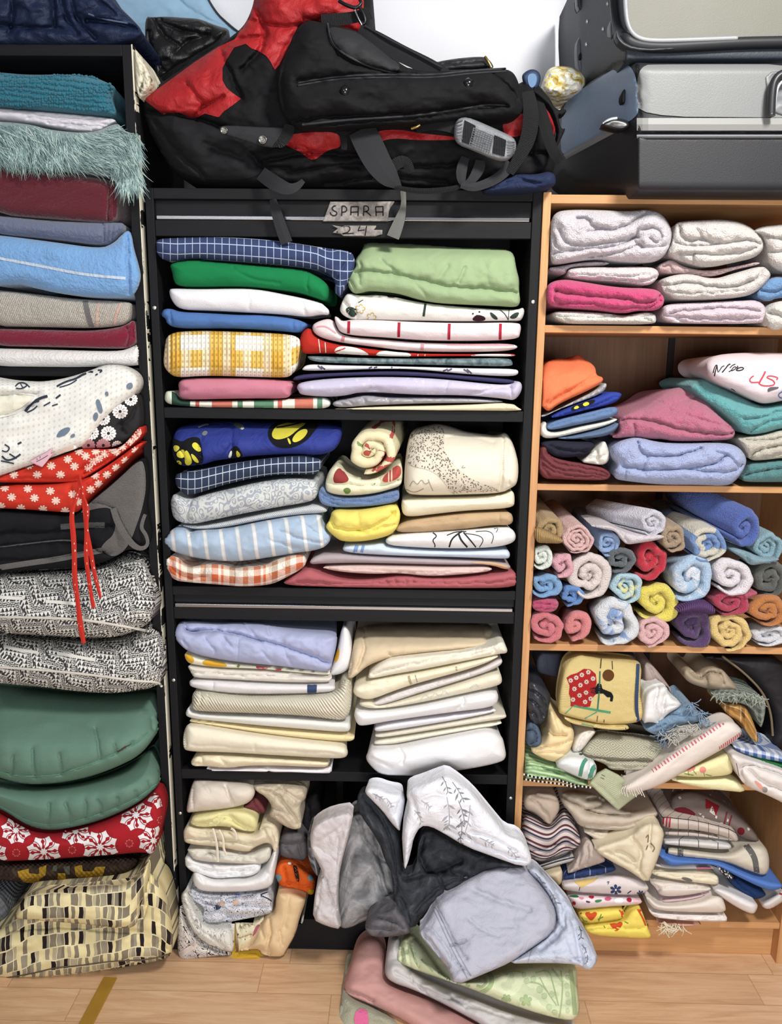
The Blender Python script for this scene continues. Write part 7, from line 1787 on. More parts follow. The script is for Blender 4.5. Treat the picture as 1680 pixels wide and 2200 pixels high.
for i, (x, y, rx, ry, m, tn, ag, bk, lb, ex) in enumerate(R):
    ex = dict(ex)
    if i not in (0, 1, 2, 3, 17, 18, 19, 20):
        bk, ex['ln'], ex['tap'] = (bk[0] * .4, 14), .13, .7
    roll('rolled_towel', lb, (x, y), rx * 1.2, ry * 1.2, m, -.006 - .004 * ((i * 7) % 5), ex.pop('ln', .22), tn, ag, bk, .24, (i * 67) % 360, 1.0, **ex)
GRR = 'rolled small towels on the third wooden shelf'
W('folded_facecloth', 'magenta facecloth folded flat under the azure roll', '1140,1302 1146,1290 1170,1285 1200,1288 1202,1300 1196,1312 1180,1318 1150,1314', M((206, 76, 116), None, 'terry'), -.012, cat='towel', group=GRR, bulge=.02, cr=[('1144,1298 1170,1294 1198,1302', 3, .012), ('1146,1306 1170,1304 1194,1310', 3, .012), ('1150,1300 1180,1298', 3, .008)], dep=.16)
W('folded_towel', 'lilac-white towel flap sagging over the small sky blue roll', '1262,1130 1290,1126 1312,1128 1340,1142 1372,1148 1420,1148 1432,1154 1412,1162 1372,1168 1346,1172 1334,1160 1322,1142 1296,1138', M((218, 208, 214), None, 'terry'), -.02, cat='towel', group=GRR, bulge=.016, dep=.12, cr=[('1300,1134 1336,1146 1352,1166', 5, .008)])
W('folded_towel', 'dusty teal towel flap hanging below the teal roll', '1566,1184 1580,1176 1610,1186 1640,1200 1676,1198 1674,1206 1640,1212 1610,1217 1600,1202', M((130, 164, 178), None, 'terry'), -.016, cat='towel', group=GRR, bulge=.014, dep=.12, cr=[('1600,1190 1612,1214', 4, .008)])
W('folded_towel', 'tan ribbed towel end lying flat under the tan roll', '1146,1136 1156,1132 1180,1142 1215,1160 1206,1170 1176,1168 1150,1168', M((186, 152, 100), None, 'rib', kf=160, sk=0), -.02, cat='towel', group=GRR, bulge=.012, dep=.12)
W('folded_towel', 'plum towel flap over the dark purple roll', '1450,1316 1470,1300 1500,1290 1530,1296 1540,1312 1534,1324 1500,1316 1470,1318', M((104, 72, 122), None, 'rib', kf=150, sk=0), -.03, cat='towel', group=GRR, bulge=.014, dep=.12)
W('folded_towel', 'raspberry towel tail sticking out from the flattened red roll', '1594,1276 1612,1270 1626,1268 1630,1278 1612,1284 1600,1292', M((200, 74, 104), None, 'terry'), -.014, cat='towel', group=GRR, bulge=.012, dep=.1)
# ------------------------------------------------------------------ shelf 4: kitchen textiles in a jumble
CLAMP[0] = (.3075, .983, 0.468, 0.809)
G8 = 'kitchen textiles jumbled on the fourth beech shelf'
GB8 = M((84, 88, 104), None, 'weave')
T('folded_cloth', 'cloth', 'slate blue cloth hanging at the back left of the fourth beech shelf', '1150,1446 1154,1404 1180,1402 1300,1402 1380,1406 1376,1424 1250,1420 1210,1440 1204,1462 1180,1452', GB8, .12, group=G8, dep=.12, bulge=.012, cr=[('1170,1404 1176,1450', 5, .006)])
YC = M((236, 210, 138), None, 'knit', var=.06, kf=200)
NV = M((52, 70, 104), None, 'weave')
RX = M((196, 40, 40), None, 'knit', kf=200)
mo = [('poly', '1217,1456 1226,1450 1240,1446 1254,1437 1268,1438 1280,1448 1282,1468 1278,1480 1280,1492 1272,1500 1268,1518 1250,1520 1238,1516 1226,1518 1226,1500 1222,1490 1224,1474', RX)]
for x, y in ((1226, 1462), (1238, 1456), (1250, 1450), (1264, 1444), (1274, 1458), (1234, 1480), (1247, 1472), (1260, 1465), (1259, 1488), (1245, 1494), (1231, 1503), (1257, 1508), (1269, 1501)):
    mo.append(('flower', [(x, y)], M((238, 226, 206), None, 'knit', kf=200), (8, 5.4, .4, 1), .0022))
    mo.append(('disc', [(x, y, 1.5)], RX, 1.5, .003))
mo += [('poly', '1267,1478 1280,1476 1284,1468 1292,1470 1294,1480 1304,1484 1314,1488 1318,1496 1316,1508 1310,1506 1312,1498 1304,1498 1296,1490 1286,1490 1278,1492 1270,1490', BL2),
       ('line', '1292,1412 1290,1436', M((74, 62, 40), None, 'weave'), 2.4), ('line', '1315,1420 1316,1438', M((74, 62, 40), None, 'weave'), 2), ('disc', [(1307, 1451, 12.5)], M((112, 68, 34), None, 'knit', kf=200), 12), ('line', '1289,1442 1288,1480 1284,1524', M((70, 116, 90), None, 'weave'), 3.4),
       ('line', '1232,1516 1270,1524 1312,1531', M((66, 150, 112), None, 'weave'), 4.5), ('line', '1230,1518 1214,1534', M((80, 160, 120), None, 'weave'), 2), ('line', '1282,1530 1256,1544', M((80, 160, 120), None, 'weave'), 2), ('line', '1284,1538 1282,1554', M((120, 84, 44), None, 'weave'), 2), ('line', '1298,1546 1297,1556', M((120, 84, 44), None, 'weave'), 2)]
o, s = puff('embroidered_cloth', '1198,1530 1200,1492 1206,1460 1212,1432 1224,1416 1246,1403 1262,1408 1300,1413 1366,1420 1380,1426 1377,1480 1376,1500 1388,1530 1386,1538 1374,1552 1350,1556 1300,1558 1240,1546 1206,1536', -.02, YC, dep=.06, bulge=.010, r=9, motifs=mo, smooth=1, step=2.2, tb=(1460, .08),
            label='yellow cross-stitched cloth with a red flowered jug and black dog motif', cat='tablecloth', group=G8, shrink=.92)
ribbon('blue_edging', on(s, '1371,1426 1369,1470 1367,1520 1371,1550', .007), 7, NV, o)
puff('lower_fold', '1206,1540 1240,1550 1300,1561 1352,1558 1352,1570 1310,1570 1260,1562 1226,1556', -.03, YC, dep=.05, bulge=.01, parent=o, motifs=[('line', '1250,1554 1276,1560', M((66, 150, 112), None, 'weave'), 4), ('line', '1346,1558 1345,1570', NV, 4)])
SHB = M((46, 50, 58), None, 'smooth', .35, .5)
T('shiny_cloth', 'cloth', 'black shiny cloth rumpled against the left panel of the beech bookcase', '1131,1540 1132,1470 1140,1460 1160,1466 1186,1490 1181,1520 1172,1555 1150,1562', SHB, .0, group=G8, dep=.16, bulge=.03, cr=[('1136,1480 1160,1490 1176,1520', 6, .016), ('1134,1500 1156,1512 1166,1540', 6, .016), ('1134,1525 1150,1535 1158,1556', 6, .014)], wr=(.003, 16, 14))
T('knotted_cloth', 'cloth', 'dark blue-grey cloth with looped folds, below the black shiny cloth', '1128,1602 1128,1558 1144,1546 1162,1566 1168,1602 1150,1608', M((82, 96, 116), None, 'weave'), -.004, group=G8, dep=.16, bulge=.026, cr=[('1134,1570 1150,1570 1156,1590 1140,1598', 6, .022), ('1144,1552 1150,1566', 4, .012)])
CRA = M((234, 208, 156), None, 'weave', var=.08)
T('cream_cloth', 'cloth', 'honey cream cloth flowing over the left end of the fourth beech shelf', '1136,1610 1164,1600 1180,1566 1176,1530 1186,1520 1200,1540 1214,1558 1232,1560 1236,1582 1226,1614 1212,1634 1188,1640 1150,1624', CRA, -.014, group=G8, dep=.14, bulge=.03, r=20, cr=[('1180,1568 1192,1582 1216,1578', 6, .018), ('1150,1606 1190,1602 1226,1592', 5, .014), ('1140,1614 1190,1616 1216,1622', 4, .01), ('1196,1545 1210,1575', 6, .01)])
T('white_cloth', 'cloth', 'ivory white cloth fold between the honey cloth and the grey towel', '1226,1616 1234,1586 1254,1566 1286,1568 1268,1590 1248,1618', M((226, 218, 206), None, 'weave'), -.016, group=G8, dep=.12, bulge=.024, cr=[('1240,1612 1250,1590 1268,1574', 5, .014)])
GRT = M((186, 180, 154), 'lozenge', 'weave', c2=(146, 142, 124), f=3.0)
o, s = puff('woven_towel', '1244,1620 1260,1592 1284,1568 1330,1576 1380,1580 1424,1590 1432,1608 1412,1632 1408,1646 1398,1660 1350,1656 1310,1656 1300,1642 1262,1630', -.03, GRT, dep=.08, bulge=.02, r=12, label='greige diamond-woven towel folded with a dark rolled edge', cat='towel', group=G8, tb=(1630, .10), cr=[('1250,1622 1300,1632 1380,1634 1404,1640', 5, .018), ('1300,1642 1350,1648 1396,1648', 4, .012)])
piping(s, '1246,1620 1290,1628 1350,1632 1396,1630 1408,1640 1398,1656', M((112, 102, 88), None, 'knit', kf=120), o, .0028, 'edging')
TGN = M((66, 160, 128), None, 'terry')
o, s = puff('tea_towel', '1190,1646 1200,1628 1226,1620 1262,1626 1284,1640 1282,1668 1264,1680 1220,1662', -.034, M((222, 226, 224), None, 'weave', var=.05), dep=.14, bulge=.03, r=22, label='white rolled tea towel with two green bands at its end', cat='tea towel', group=G8, cr=[('1268,1636 1264,1676', 4, .012)], motifs=[('line', '1262,1628 1252,1640 1246,1668', TGN, 8), ('line', '1282,1644 1272,1652 1266,1678', TGN, 10)])
o, s = puff('place_mat', '1125,1676 1127,1634 1140,1630 1160,1640 1200,1648 1230,1666 1262,1682 1272,1690 1240,1690 1200,1680 1150,1674', -.022, M((188, 214, 164), 'vstripes', 'weave', f=14, st=[(0, (188, 214, 164)), (.5, (140, 176, 124))]), dep=.16, bulge=.024, r=14, label='green ribbed place mats with black and white checked edges, layered', cat='place mat', group=G8, cr=[('1130,1640 1150,1652 1200,1660', 5, .016), ('1130,1660 1180,1668 1240,1684', 4, .012), ('1150,1630 1170,1655 1210,1658', 5, .02)])
ck = []
for base in ('1126,1664 1150,1670 1200,1676 1240,1688 1268,1692', '1126,1674 1150,1678 1200,1684 1240,1692'):
    l = resample(pts(base), 4.2, False)
    for q in l:
        ck.append(P([q[0]], [q[1]], s.depth(np.array([q[0]]), np.array([q[1]])) - .003)[0])
link_mesh('edging', np.vstack([ICO_V * np.array([.0026, .0026, .0034]) + c for c in ck]), [tuple(i + 12 * k for i in f) for k in range(len(ck)) for f in ICO_F], [M((222, 220, 210), None, 'weave'), BL2], [(k % 2) for k in range(len(ck)) for f in ICO_F], None, o, True, label='black and white checked edge')
T('linen_towel', 'tea towel', 'pale green linen towel hanging with one corner over the fourth beech shelf', '1266,1684 1284,1662 1302,1652 1330,1666 1360,1690 1386,1694 1380,1702 1352,1722 1328,1742 1300,1716', M((200, 206, 168), None, 'knit', var=.06, kf=170), -.04, group=G8, dep=.02, bulge=.006, r=6, smooth=0, cr=[('1290,1690 1330,1730', 5, .004), ('1276,1680 1316,1722', 4, .003)], motifs=[('line', '1292,1664 1300,1668', M((60, 60, 50), None, 'weave'), 1), ('line', '1290,1670 1298,1674', M((60, 60, 50), None, 'weave'), 1)])
RDS = M((216, 96, 110), None, 'weave')
st = []
for i in range(24):
    t = i / 23
    x, y = 1400 + t * 150, 1652 - t * 102
    st.append(('line', [(x, y), (x + 5, y + 7)], RDS, 3.2 if i % 3 else 1.6))
for i in range(12):
    t = i / 11
    x, y = 1546 + t * 46, 1604 - t * 32
    st.append(('line', [(x, y), (x + 1, y + 9)], RDS, 2.4))
o, s = puff('embroidered_towel', '1336,1690 1362,1672 1400,1648 1440,1616 1500,1578 1546,1548 1572,1546 1590,1560 1598,1576 1572,1600 1500,1640 1420,1690 1362,1706 1340,1704', -.055, M((226, 214, 204), None, 'weave', var=.07), dep=.05, bulge=.024, r=22, motifs=st, label='long white towel with pink-red embroidered bands, rolled and lying diagonally', cat='towel', group=G8, uvrot=32, wr=(.002, 40, 20, -32))
cords('fringe', [[(1340 + 5 * i, 1690 - 2 * i, -.07), (1334 + 5 * i, 1698 - 1 * i, -.074), (1337 + 6 * i, 1706 + (i % 3) * 3, -.07)] for i in range(9)], .0012, M((232, 222, 214), None, 'weave'), o, 4)
WH3 = M((230, 228, 226), None, 'weave', var=.05)
T('white_napkin', 'napkin', 'crisp white napkin propped beside the yellow cross-stitched cloth', '1378,1556 1382,1500 1388,1484 1412,1472 1434,1472 1438,1494 1466,1510 1462,1520 1432,1536 1418,1558 1398,1552', WH3, -.028, group=G8, dep=.08, bulge=.022, r=14, smooth=1, cr=[('1412,1476 1408,1510 1416,1552', 5, .014), ('1430,1496 1424,1530 1418,1550', 5, .014), ('1426,1520 1462,1512', 4, .008)])
T('beige_cloth', 'cloth', 'pinkish beige cloth at the back behind the white napkin', '1380,1430 1392,1416 1420,1448 1446,1484 1440,1494 1436,1474 1410,1474 1384,1490', M((170, 152, 144), None, 'weave'), .04, group=G8, dep=.12, bulge=.02, cr=[('1390,1430 1420,1470', 6, .01)])


def fringe_bundle(name, lst, mat, parent, n, L, ang, sp, r=.0011, seed=3):
    rg = random.Random(seed)
    pa = []
    for i in range(n):
        x, y, Y = lst[rg.randrange(len(lst))]
        x += rg.uniform(-8, 8)
        y += rg.uniform(-5, 5)
        a = math.radians(ang + rg.uniform(-sp, sp))
        l = L * rg.uniform(.6, 1.2)
        c = rg.uniform(-.6, .6)
        pa.append([(x, y, Y), (x + l * .35 * math.cos(a), y + l * .35 * math.sin(a), Y - .008), (x + l * .7 * math.cos(a + c), y + l * .7 * math.sin(a + c), Y - .008), (x + l * math.cos(a + c * 1.6), y + l * math.sin(a + c * 1.6), Y - .002)])
    return cords(name, pa, r, mat, parent, 4, 1, kind='stuff')


LB = M((132, 164, 194), None, 'terry')
o = T('fringed_scarf', 'scarf', 'light blue fringed woollen cloth behind the embroidered towel', '1378,1566 1396,1560 1420,1545 1466,1512 1480,1504 1494,1520 1516,1545 1490,1556 1450,1562 1430,1584 1410,1582', LB, -.02, group=G8, dep=.1, bulge=.024, cr=[('1440,1536 1480,1536', 6, .014), ('1400,1570 1430,1556', 5, .012)], wr=(.004, 14, 10))
fringe_bundle('fringe', [(1500, 1530, -.045), (1510, 1545, -.045), (1420, 1565, -.045), (1434, 1570, -.045), (1486, 1512, -.045), (1426, 1580, -.045)], LB, o, 70, 24, 60, 60)
WG = M((206, 202, 190), None, 'terry')
o = T('fringed_towel', 'towel', 'off-white towel with a shaggy fringe in the middle of the jumble', '1436,1594 1444,1566 1490,1554 1506,1566 1474,1590 1456,1602', WG, -.035, group=G8, dep=.1, bulge=.022, wr=(.005, 10, 8))
fringe_bundle('fringe', [(1450, 1570, -.062), (1470, 1562, -.062), (1490, 1560, -.062), (1448, 1588, -.062), (1440, 1580, -.062)], WG, o, 70, 18, 100, 70, .0012, 5)
T('linen_napkin', 'napkin', 'taupe linen napkins standing in curls at the back of the fourth beech shelf', '1464,1450 1468,1436 1480,1432 1494,1444 1504,1454 1510,1440 1530,1431 1552,1436 1566,1452 1592,1484 1570,1488 1540,1486 1500,1476 1476,1466', M((170, 152, 128), None, 'weave'), .03, group=G8, dep=.12, bulge=.028, r=16, cr=[('1484,1440 1500,1460 1512,1452 1530,1440 1546,1448', 6, .024), ('1516,1456 1520,1480', 6, .014), ('1546,1440 1556,1470', 5, .012)])
TW3 = M((160, 166, 148), 'gingham', 'terry', c2=(74, 92, 80), f=7)
o = T('checked_scarf', 'scarf', 'green and white checked fringed cloth at the right of the fourth beech shelf', '1530,1502 1546,1488 1600,1486 1640,1496 1648,1512 1640,1560 1632,1566 1620,1532 1600,1512 1560,1510', TW3, -.01, group=G8, dep=.1, bulge=.022, cr=[('1540,1498 1590,1500 1620,1510', 5, .014), ('1620,1505 1632,1550', 5, .012)])
fringe_bundle('fringe', [(1545, 1492, -.034), (1570, 1492, -.034), (1600, 1490, -.034), (1620, 1494, -.034), (1636, 1500, -.034)], M((176, 186, 168), None, 'terry'), o, 60, 18, 90, 70, .0011, 8)
T('plaid_napkin', 'napkin', 'ochre plaid napkin folded upright under the green checked cloth', '1546,1514 1560,1512 1598,1514 1612,1530 1634,1590 1624,1600 1604,1576 1588,1548 1564,1540', M((196, 146, 78), 'plaid', 'weave', f=3, st=[(0, (190, 138, 70)), (.7, (226, 200, 150)), (.78, (120, 80, 40))]), -.014, group=G8, dep=.1, bulge=.02, cr=[('1590,1524 1604,1560 1622,1594', 5, .014), ('1570,1520 1590,1540', 5, .01)])
FLP = [('disc', [(1482, 1652, 6), (1510, 1654, 7), (1490, 1650, 4)], M((232, 140, 130), None, 'weave'), 6)] + [('line', l, M((112, 150, 76), None, 'weave'), 1.6) for l in ('1478,1656 1480,1666', '1486,1650 1496,1664', '1512,1660 1514,1668', '1470,1662 1490,1666', '1516,1664 1530,1668')]
T('floral_napkin', 'napkin', 'pale yellow napkin with small coral flowers on the fourth beech shelf', '1440,1666 1470,1652 1510,1636 1556,1618 1568,1622 1576,1650 1573,1666 1520,1671 1470,1670', M((232, 222, 166), None, 'weave', var=.06), -.042, group=G8, dep=.1, bulge=.02, motifs=FLP)
T('yellow_napkin', 'napkin', 'plain cream yellow napkin hanging over the edge of the fourth beech shelf', '1434,1674 1470,1674 1520,1674 1570,1670 1600,1688 1601,1704 1560,1700 1520,1696 1470,1686', M((236, 230, 180), None, 'weave', var=.05), -.04, group=G8, dep=.1, bulge=.012, smooth=1)
T('white_tablecloth', 'tablecloth', 'white bordered tablecloth slumping over the shelf edge at the right', '1562,1622 1576,1614 1600,1626 1640,1640 1690,1656 1708,1672 1708,1752 1690,1730 1640,1706 1600,1690 1582,1664', M((228, 220, 214), None, 'weave', var=.06), -.055, group=G8, dep=.06, bulge=.026, r=20, cr=[('1600,1690 1590,1654 1606,1640 1660,1656 1708,1680', 6, .02), ('1606,1650 1640,1684 1690,1700 1708,1712', 6, .018)], motifs=[('line', '1582,1640 1588,1668', M((110, 106, 108), None, 'weave'), 1.4), ('blob', '1618,1676 1630,1680 1646,1698 1634,1698', M((232, 160, 140), None, 'weave')), ('blob', '1636,1690 1650,1692 1648,1704 1638,1702', M((150, 146, 148), None, 'weave'))])
T('gingham_cloth', 'tea towel', 'blue and white gingham cloth under the green checked scarf', '1568,1600 1600,1606 1640,1612 1680,1622 1708,1636 1708,1652 1680,1638 1640,1632 1590,1618', M((214, 220, 232), 'gingham', 'weave', c2=(70, 104, 166), f=5.5), -.036, group=G8, dep=.12, bulge=.012)
T('green_cloth', 'tea towel', 'deep green cloth under the blue gingham', '1572,1616 1620,1626 1680,1640 1708,1654 1708,1668 1690,1654 1640,1638 1600,1626', M((34, 112, 56), None, 'weave'), -.034, group=G8, dep=.12, bulge=.01)
BAGM = M((30, 28, 32), None, 'smooth', .6, .3)
o = T('dark_bag', 'bag', 'black bag slouching at the back right of the fourth beech shelf', '1500,1412 1560,1408 1708,1408 1708,1610 1668,1612 1650,1600 1664,1560 1648,1500 1600,1448 1550,1420', BAGM, .05, group=G8, dep=.12, bulge=.03, r=30)
cords('bag_zip', [[(1552, 1410, .03), (1600, 1446, .026), (1640, 1488, .022), (1656, 1530, .02), (1660, 1580, .02)]], .003, M((120, 104, 80), None, 'weave'), o)
# ------------------------------------------------------------------ shelf 5: tea towels and napkins
CLAMP[0] = (.3075, .983, 0.078, 0.45)
G9 = 'tea towels and napkins on the bottom beech shelf'
TA = M((196, 180, 160), None, 'weave', var=.08)
TA2 = M((214, 200, 178), None, 'weave', var=.08)
T('lace_napkin', 'napkin', 'taupe napkin with a lace edge at the top left of the bottom beech shelf', '1123,1738 1126,1708 1160,1700 1196,1704 1206,1736 1192,1760 1180,1777 1152,1748', M((186, 166, 148), None, 'weave', var=.1), -.01, group=G9, dep=.12, bulge=.022, tb=(1715, .14), cr=[('1140,1715 1170,1740 1182,1768', 6, .012), ('1150,1706 1200,1720', 5, .008)])
STP = M((196, 182, 176), 'vstripes', 'weave', f=4.6, st=[(0, (206, 192, 184)), (.3, (96, 50, 62)), (.5, (206, 192, 184)), (.68, (58, 56, 76)), (.84, (150, 138, 142))])
T('striped_towel', 'towel', 'maroon, navy and cream striped towel folded on the bottom beech shelf', '1121,1820 1121,1742 1150,1748 1180,1778 1196,1756 1212,1730 1236,1768 1251,1808 1243,1822 1200,1840 1152,1856 1128,1836', STP, -.014, group=G9, dep=.18, bulge=.03, r=20, tb=(1790, .10), cr=[('1122,1832 1180,1822 1200,1810 1240,1806', 5, .016), ('1190,1812 1230,1822', 4, .01), ('1130,1846 1190,1832 1236,1818', 4, .01)])
T('striped_towel', 'towel', 'second striped towel, just its pale grey fold showing below the first', '1146,1860 1160,1856 1200,1843 1236,1836 1236,1850 1200,1860 1168,1870 1150,1876', M((190, 184, 182), 'vstripes', 'weave', f=6, st=[(0, (206, 200, 194)), (.4, (120, 124, 134)), (.6, (206, 200, 194)), (.8, (60, 60, 70))]), -.012, group=G9, dep=.16, bulge=.016)
T('folded_cloth', 'cloth', 'large taupe cloth with its back fold curled, top of the bottom beech shelf', '1198,1706 1230,1698 1262,1702 1302,1714 1352,1746 1380,1742 1412,1740 1416,1754 1372,1785 1322,1786 1246,1781 1228,1752 1206,1728', TA, -.016, group=G9, dep=.14, bulge=.028, r=18, tb=(1755, .12), cr=[('1206,1708 1240,1726 1262,1742 1300,1750 1350,1750', 6, .02), ('1262,1716 1290,1712 1300,1726 1264,1740', 6, .016), ('1236,1770 1300,1776 1370,1768 1404,1752', 5, .012)])
T('folded_cloth', 'cloth', 'thin greige layers directly under the large taupe cloth', '1246,1784 1320,1789 1382,1778 1356,1792 1320,1804 1290,1813 1268,1797', TA2, -.014, group=G9, dep=.14, bulge=.018, cr=[('1250,1788 1310,1796 1360,1788', 3, .012)])
EMB = M((150, 132, 106), None, 'knit', kf=160)
T('embroidered_napkin', 'napkin', 'cream napkin corner with embroidered sprig hanging down in the middle of the bottom beech shelf', '1272,1826 1290,1814 1330,1802 1358,1792 1376,1771 1412,1765 1429,1785 1424,1815 1416,1842 1404,1872 1392,1901 1350,1871 1308,1850', M((222, 208, 178), None, 'weave', var=.07), -.05, group=G9, dep=.04, bulge=.02, r=16, smooth=1, cr=[('1360,1800 1380,1830 1370,1868', 10, .014), ('1300,1830 1350,1850 1386,1888', 6, .01), ('1400,1770 1396,1820', 6, .01), ('1325,1830 1350,1836 1360,1850', 8, .014)], motifs=[('line', l, EMB, 2.4) for l in ('1388,1800 1394,1790 1392,1810', '1398,1812 1408,1822 1402,1830', '1392,1816 1388,1826')])
T('folded_cloth', 'cloth', 'rose taupe cloth behind the cream napkin corner', '1216,1876 1230,1862 1240,1840 1254,1808 1264,1800 1286,1824 1306,1850 1286,1858 1250,1868 1226,1878', M((190, 172, 162), None, 'weave', var=.08), -.02, group=G9, dep=.14, bulge=.024, cr=[('1250,1820 1240,1860', 6, .012), ('1264,1810 1260,1860', 8, .012), ('1230,1870 1290,1852', 4, .008)])
T('folded_cloth', 'cloth', 'sand coloured cloth end beside the ice blue pillowcase', '1156,1880 1180,1872 1206,1866 1211,1874 1206,1906 1190,1896', M((216, 198, 164), None, 'weave', var=.06), -.024, group=G9, dep=.12, bulge=.018)
T('check_napkin', 'napkin', 'navy napkin with small white squares on the bottom beech shelf', '1208,1884 1240,1873 1300,1860 1322,1862 1326,1870 1300,1878 1260,1884 1210,1893', M((46, 62, 108), 'grid', 'weave', c2=(150, 160, 190), fx=3, fy=3, lw=.06), -.02, group=G9, dep=.14, bulge=.014, cr=[('1212,1888 1260,1877 1318,1866', 3, .008)])
NF = M((50, 68, 112), None, 'weave')
T('flowered_tea_towel', 'tea towel', 'off-white tea towel with navy flowers and a yellow bird', '1204,1907 1208,1895 1240,1890 1300,1881 1332,1876 1370,1886 1394,1902 1395,1914 1370,1925 1300,1922 1216,1916', M((220, 208, 206), None, 'weave', var=.05), -.026, group=G9, dep=.14, bulge=.02, motifs=[('flower', [(1323, 1912, 13), (1376, 1920, 8)], NF, (6, 12, .25, .9), .0012), ('disc', [(1323, 1912, 2.4)], M((236, 230, 220), None, 'weave'), 2, .002), ('poly', '1230,1890 1262,1886 1286,1884 1276,1894 1262,1900 1250,1908 1240,1900', M((224, 190, 112), None, 'weave')), ('line', '1304,1896 1310,1892 1306,1900', NF, 1.5), ('line', '1246,1906 1244,1914', NF, 1.5), ('line', '1348,1920 1356,1914', NF, 2)])
CHR = M((232, 214, 218), None, 'weave', var=.05)
T('floral_tea_towel', 'tea towel', 'white and pink tea towel with red poppies and green leaves', '1214,1919 1300,1925 1376,1927 1384,1945 1300,1949 1236,1957 1224,1938', CHR, -.026, group=G9, dep=.16, bulge=.02, motifs=[('blob', '1218,1919 1236,1921 1248,1928 1226,1928', M((34, 120, 62), None, 'weave')), ('blob', '1266,1922 1278,1924 1274,1932 1264,1928', M((192, 30, 52), None, 'weave')), ('blob', '1230,1936 1238,1938 1236,1946 1228,1942', M((192, 30, 52), None, 'weave')), ('blob', '1276,1934 1296,1932 1290,1938 1280,1940', M((60, 136, 74), None, 'weave')), ('blob', '1300,1926 1316,1928 1310,1936 1298,1934', M((212, 90, 120), None, 'weave')), ('blob', '1346,1928 1358,1929 1356,1940 1346,1936', M((176, 30, 58), None, 'weave')), ('blob', '1256,1934 1272,1938 1262,1941', M((84, 60, 96), None, 'weave')), ('blob', '1240,1926 1258,1928 1250,1934', M((226, 130, 160), None, 'weave')), ('blob', '1360,1928 1378,1930 1380,1944 1362,1944', M((236, 190, 192), None, 'weave')), ('blob', '1318,1930 1340,1928 1340,1940 1322,1942', M((246, 240, 240), None, 'weave'))])
YH = M((240, 216, 92), None, 'weave', var=.05)
HR = M((214, 78, 34), None, 'weave')
LF = M((104, 150, 60), None, 'weave')


def heart(x, y, r):
    return [(x - r * .95, y - r * .45), (x - r * .5, y - r * .75), (x, y - r * .35), (x + r * .5, y - r * .75), (x + r * .95, y - r * .45), (x + r * .6, y + r * .1), (x, y + r * .75), (x - r * .6, y + r * .1)]


T('heart_napkin', 'napkin', 'yellow napkin with an orange heart and orange hem, folded on top of another', '1236,1960 1270,1956 1300,1953 1334,1950 1344,1960 1341,1975 1300,1981 1250,1986', YH, -.032, group=G9, dep=.12, bulge=.016, motifs=[('blob', heart(1270, 1969, 15), HR), ('line', '1330,1952 1338,1962 1338,1976', HR, 6), ('line', '1250,1972 1258,1984', LF, 2), ('line', '1246,1978 1262,1980', LF, 2), ('line', '1292,1964 1286,1980', LF, 2), ('line', '1296,1970 1284,1976', LF, 2), ('line', '1262,1956 1268,1960', LF, 1.6), ('disc', [(1248, 1962, 2)], HR, 2)])
T('heart_napkin', 'napkin', 'larger yellow napkin with an orange heart, hanging lowest off the bottom beech shelf', '1246,1989 1300,1985 1340,1978 1350,1960 1362,1951 1376,1948 1384,1966 1391,1988 1397,2002 1401,2014 1390,2018 1330,2015 1270,2011', YH, -.036, group=G9, dep=.03, shrink=1.0, bulge=.016, cr=[('1250,1998 1320,1996 1384,1992', 3, .010)], motifs=[('blob', heart(1324, 1991, 16), HR), ('line', '1370,1950 1382,1970 1389,1988', HR, 7), ('line', '1296,1986 1300,1994', LF, 2), ('line', '1342,1980 1350,1984', LF, 2)])
# right half of the bottom shelf
T('christmas_cloth', 'tablecloth', 'dark printed cloth with red and white figures at the back of the bottom beech shelf', '1436,1712 1460,1698 1496,1696 1560,1726 1600,1760 1626,1790 1634,1812 1600,1806 1562,1782 1500,1762 1440,1754', M((120, 104, 98), 'sprig', 'weave', c2=(206, 196, 186), f=5, th=.40), .02, group=G9, dep=.14, bulge=.024, tb=(1760, .08), motifs=[('poly', '1516,1716 1546,1732 1536,1756 1528,1736 1516,1738', M((140, 24, 34), None, 'weave')), ('poly', '1524,1744 1530,1730 1538,1754', M((206, 206, 196), None, 'weave')), ('line', '1562,1744 1556,1770', M((120, 40, 44), None, 'weave'), 3), ('line', '1572,1752 1566,1774', M((120, 40, 44), None, 'weave'), 3), ('disc', [(1592, 1786, 8)], M((110, 22, 32), None, 'weave'), 8), ('blob', '1440,1740 1470,1732 1500,1750 1480,1758', M((104, 24, 34), None, 'weave'))])
GRD = M((200, 186, 176), 'grid', 'weave', c2=(58, 50, 56), fx=4.6, fy=2, lw=.05, ph=.2)
T('grid_tea_towel', 'tea towel', 'greige tea towel with dark grid lines and a red-striped end', '1418,1768 1424,1750 1450,1752 1500,1760 1560,1776 1578,1780 1590,1806 1578,1810 1566,1800 1500,1784 1430,1782', GRD, -.006, group=G9, dep=.16, bulge=.02, motifs=[('line', '1426,1754 1424,1780', RS, 3), ('line', '1433,1754 1431,1780', RS, 3), ('line', '1440,1755 1438,1781', RS, 3)])
T('grid_tea_towel', 'tea towel', 'second greige grid tea towel, with a pinkish end fold', '1426,1790 1430,1784 1500,1787 1566,1802 1576,1802 1578,1808 1560,1806 1500,1798 1430,1796', GRD, -.004, group=G9, dep=.16, bulge=.014, motifs=[('line', '1568,1780 1568,1806', M((196, 130, 124), None, 'weave'), 3)])
T('grid_tea_towel', 'tea towel', 'white tea towel with widely spaced black lines', '1424,1812 1428,1802 1500,1804 1568,1812 1573,1818 1572,1826 1540,1826 1500,1822 1430,1816', M((214, 212, 210), 'grid', 'weave', c2=(60, 62, 72), fx=2.4, fy=1.2, lw=.04), -.008, group=G9, dep=.16, bulge=.014)
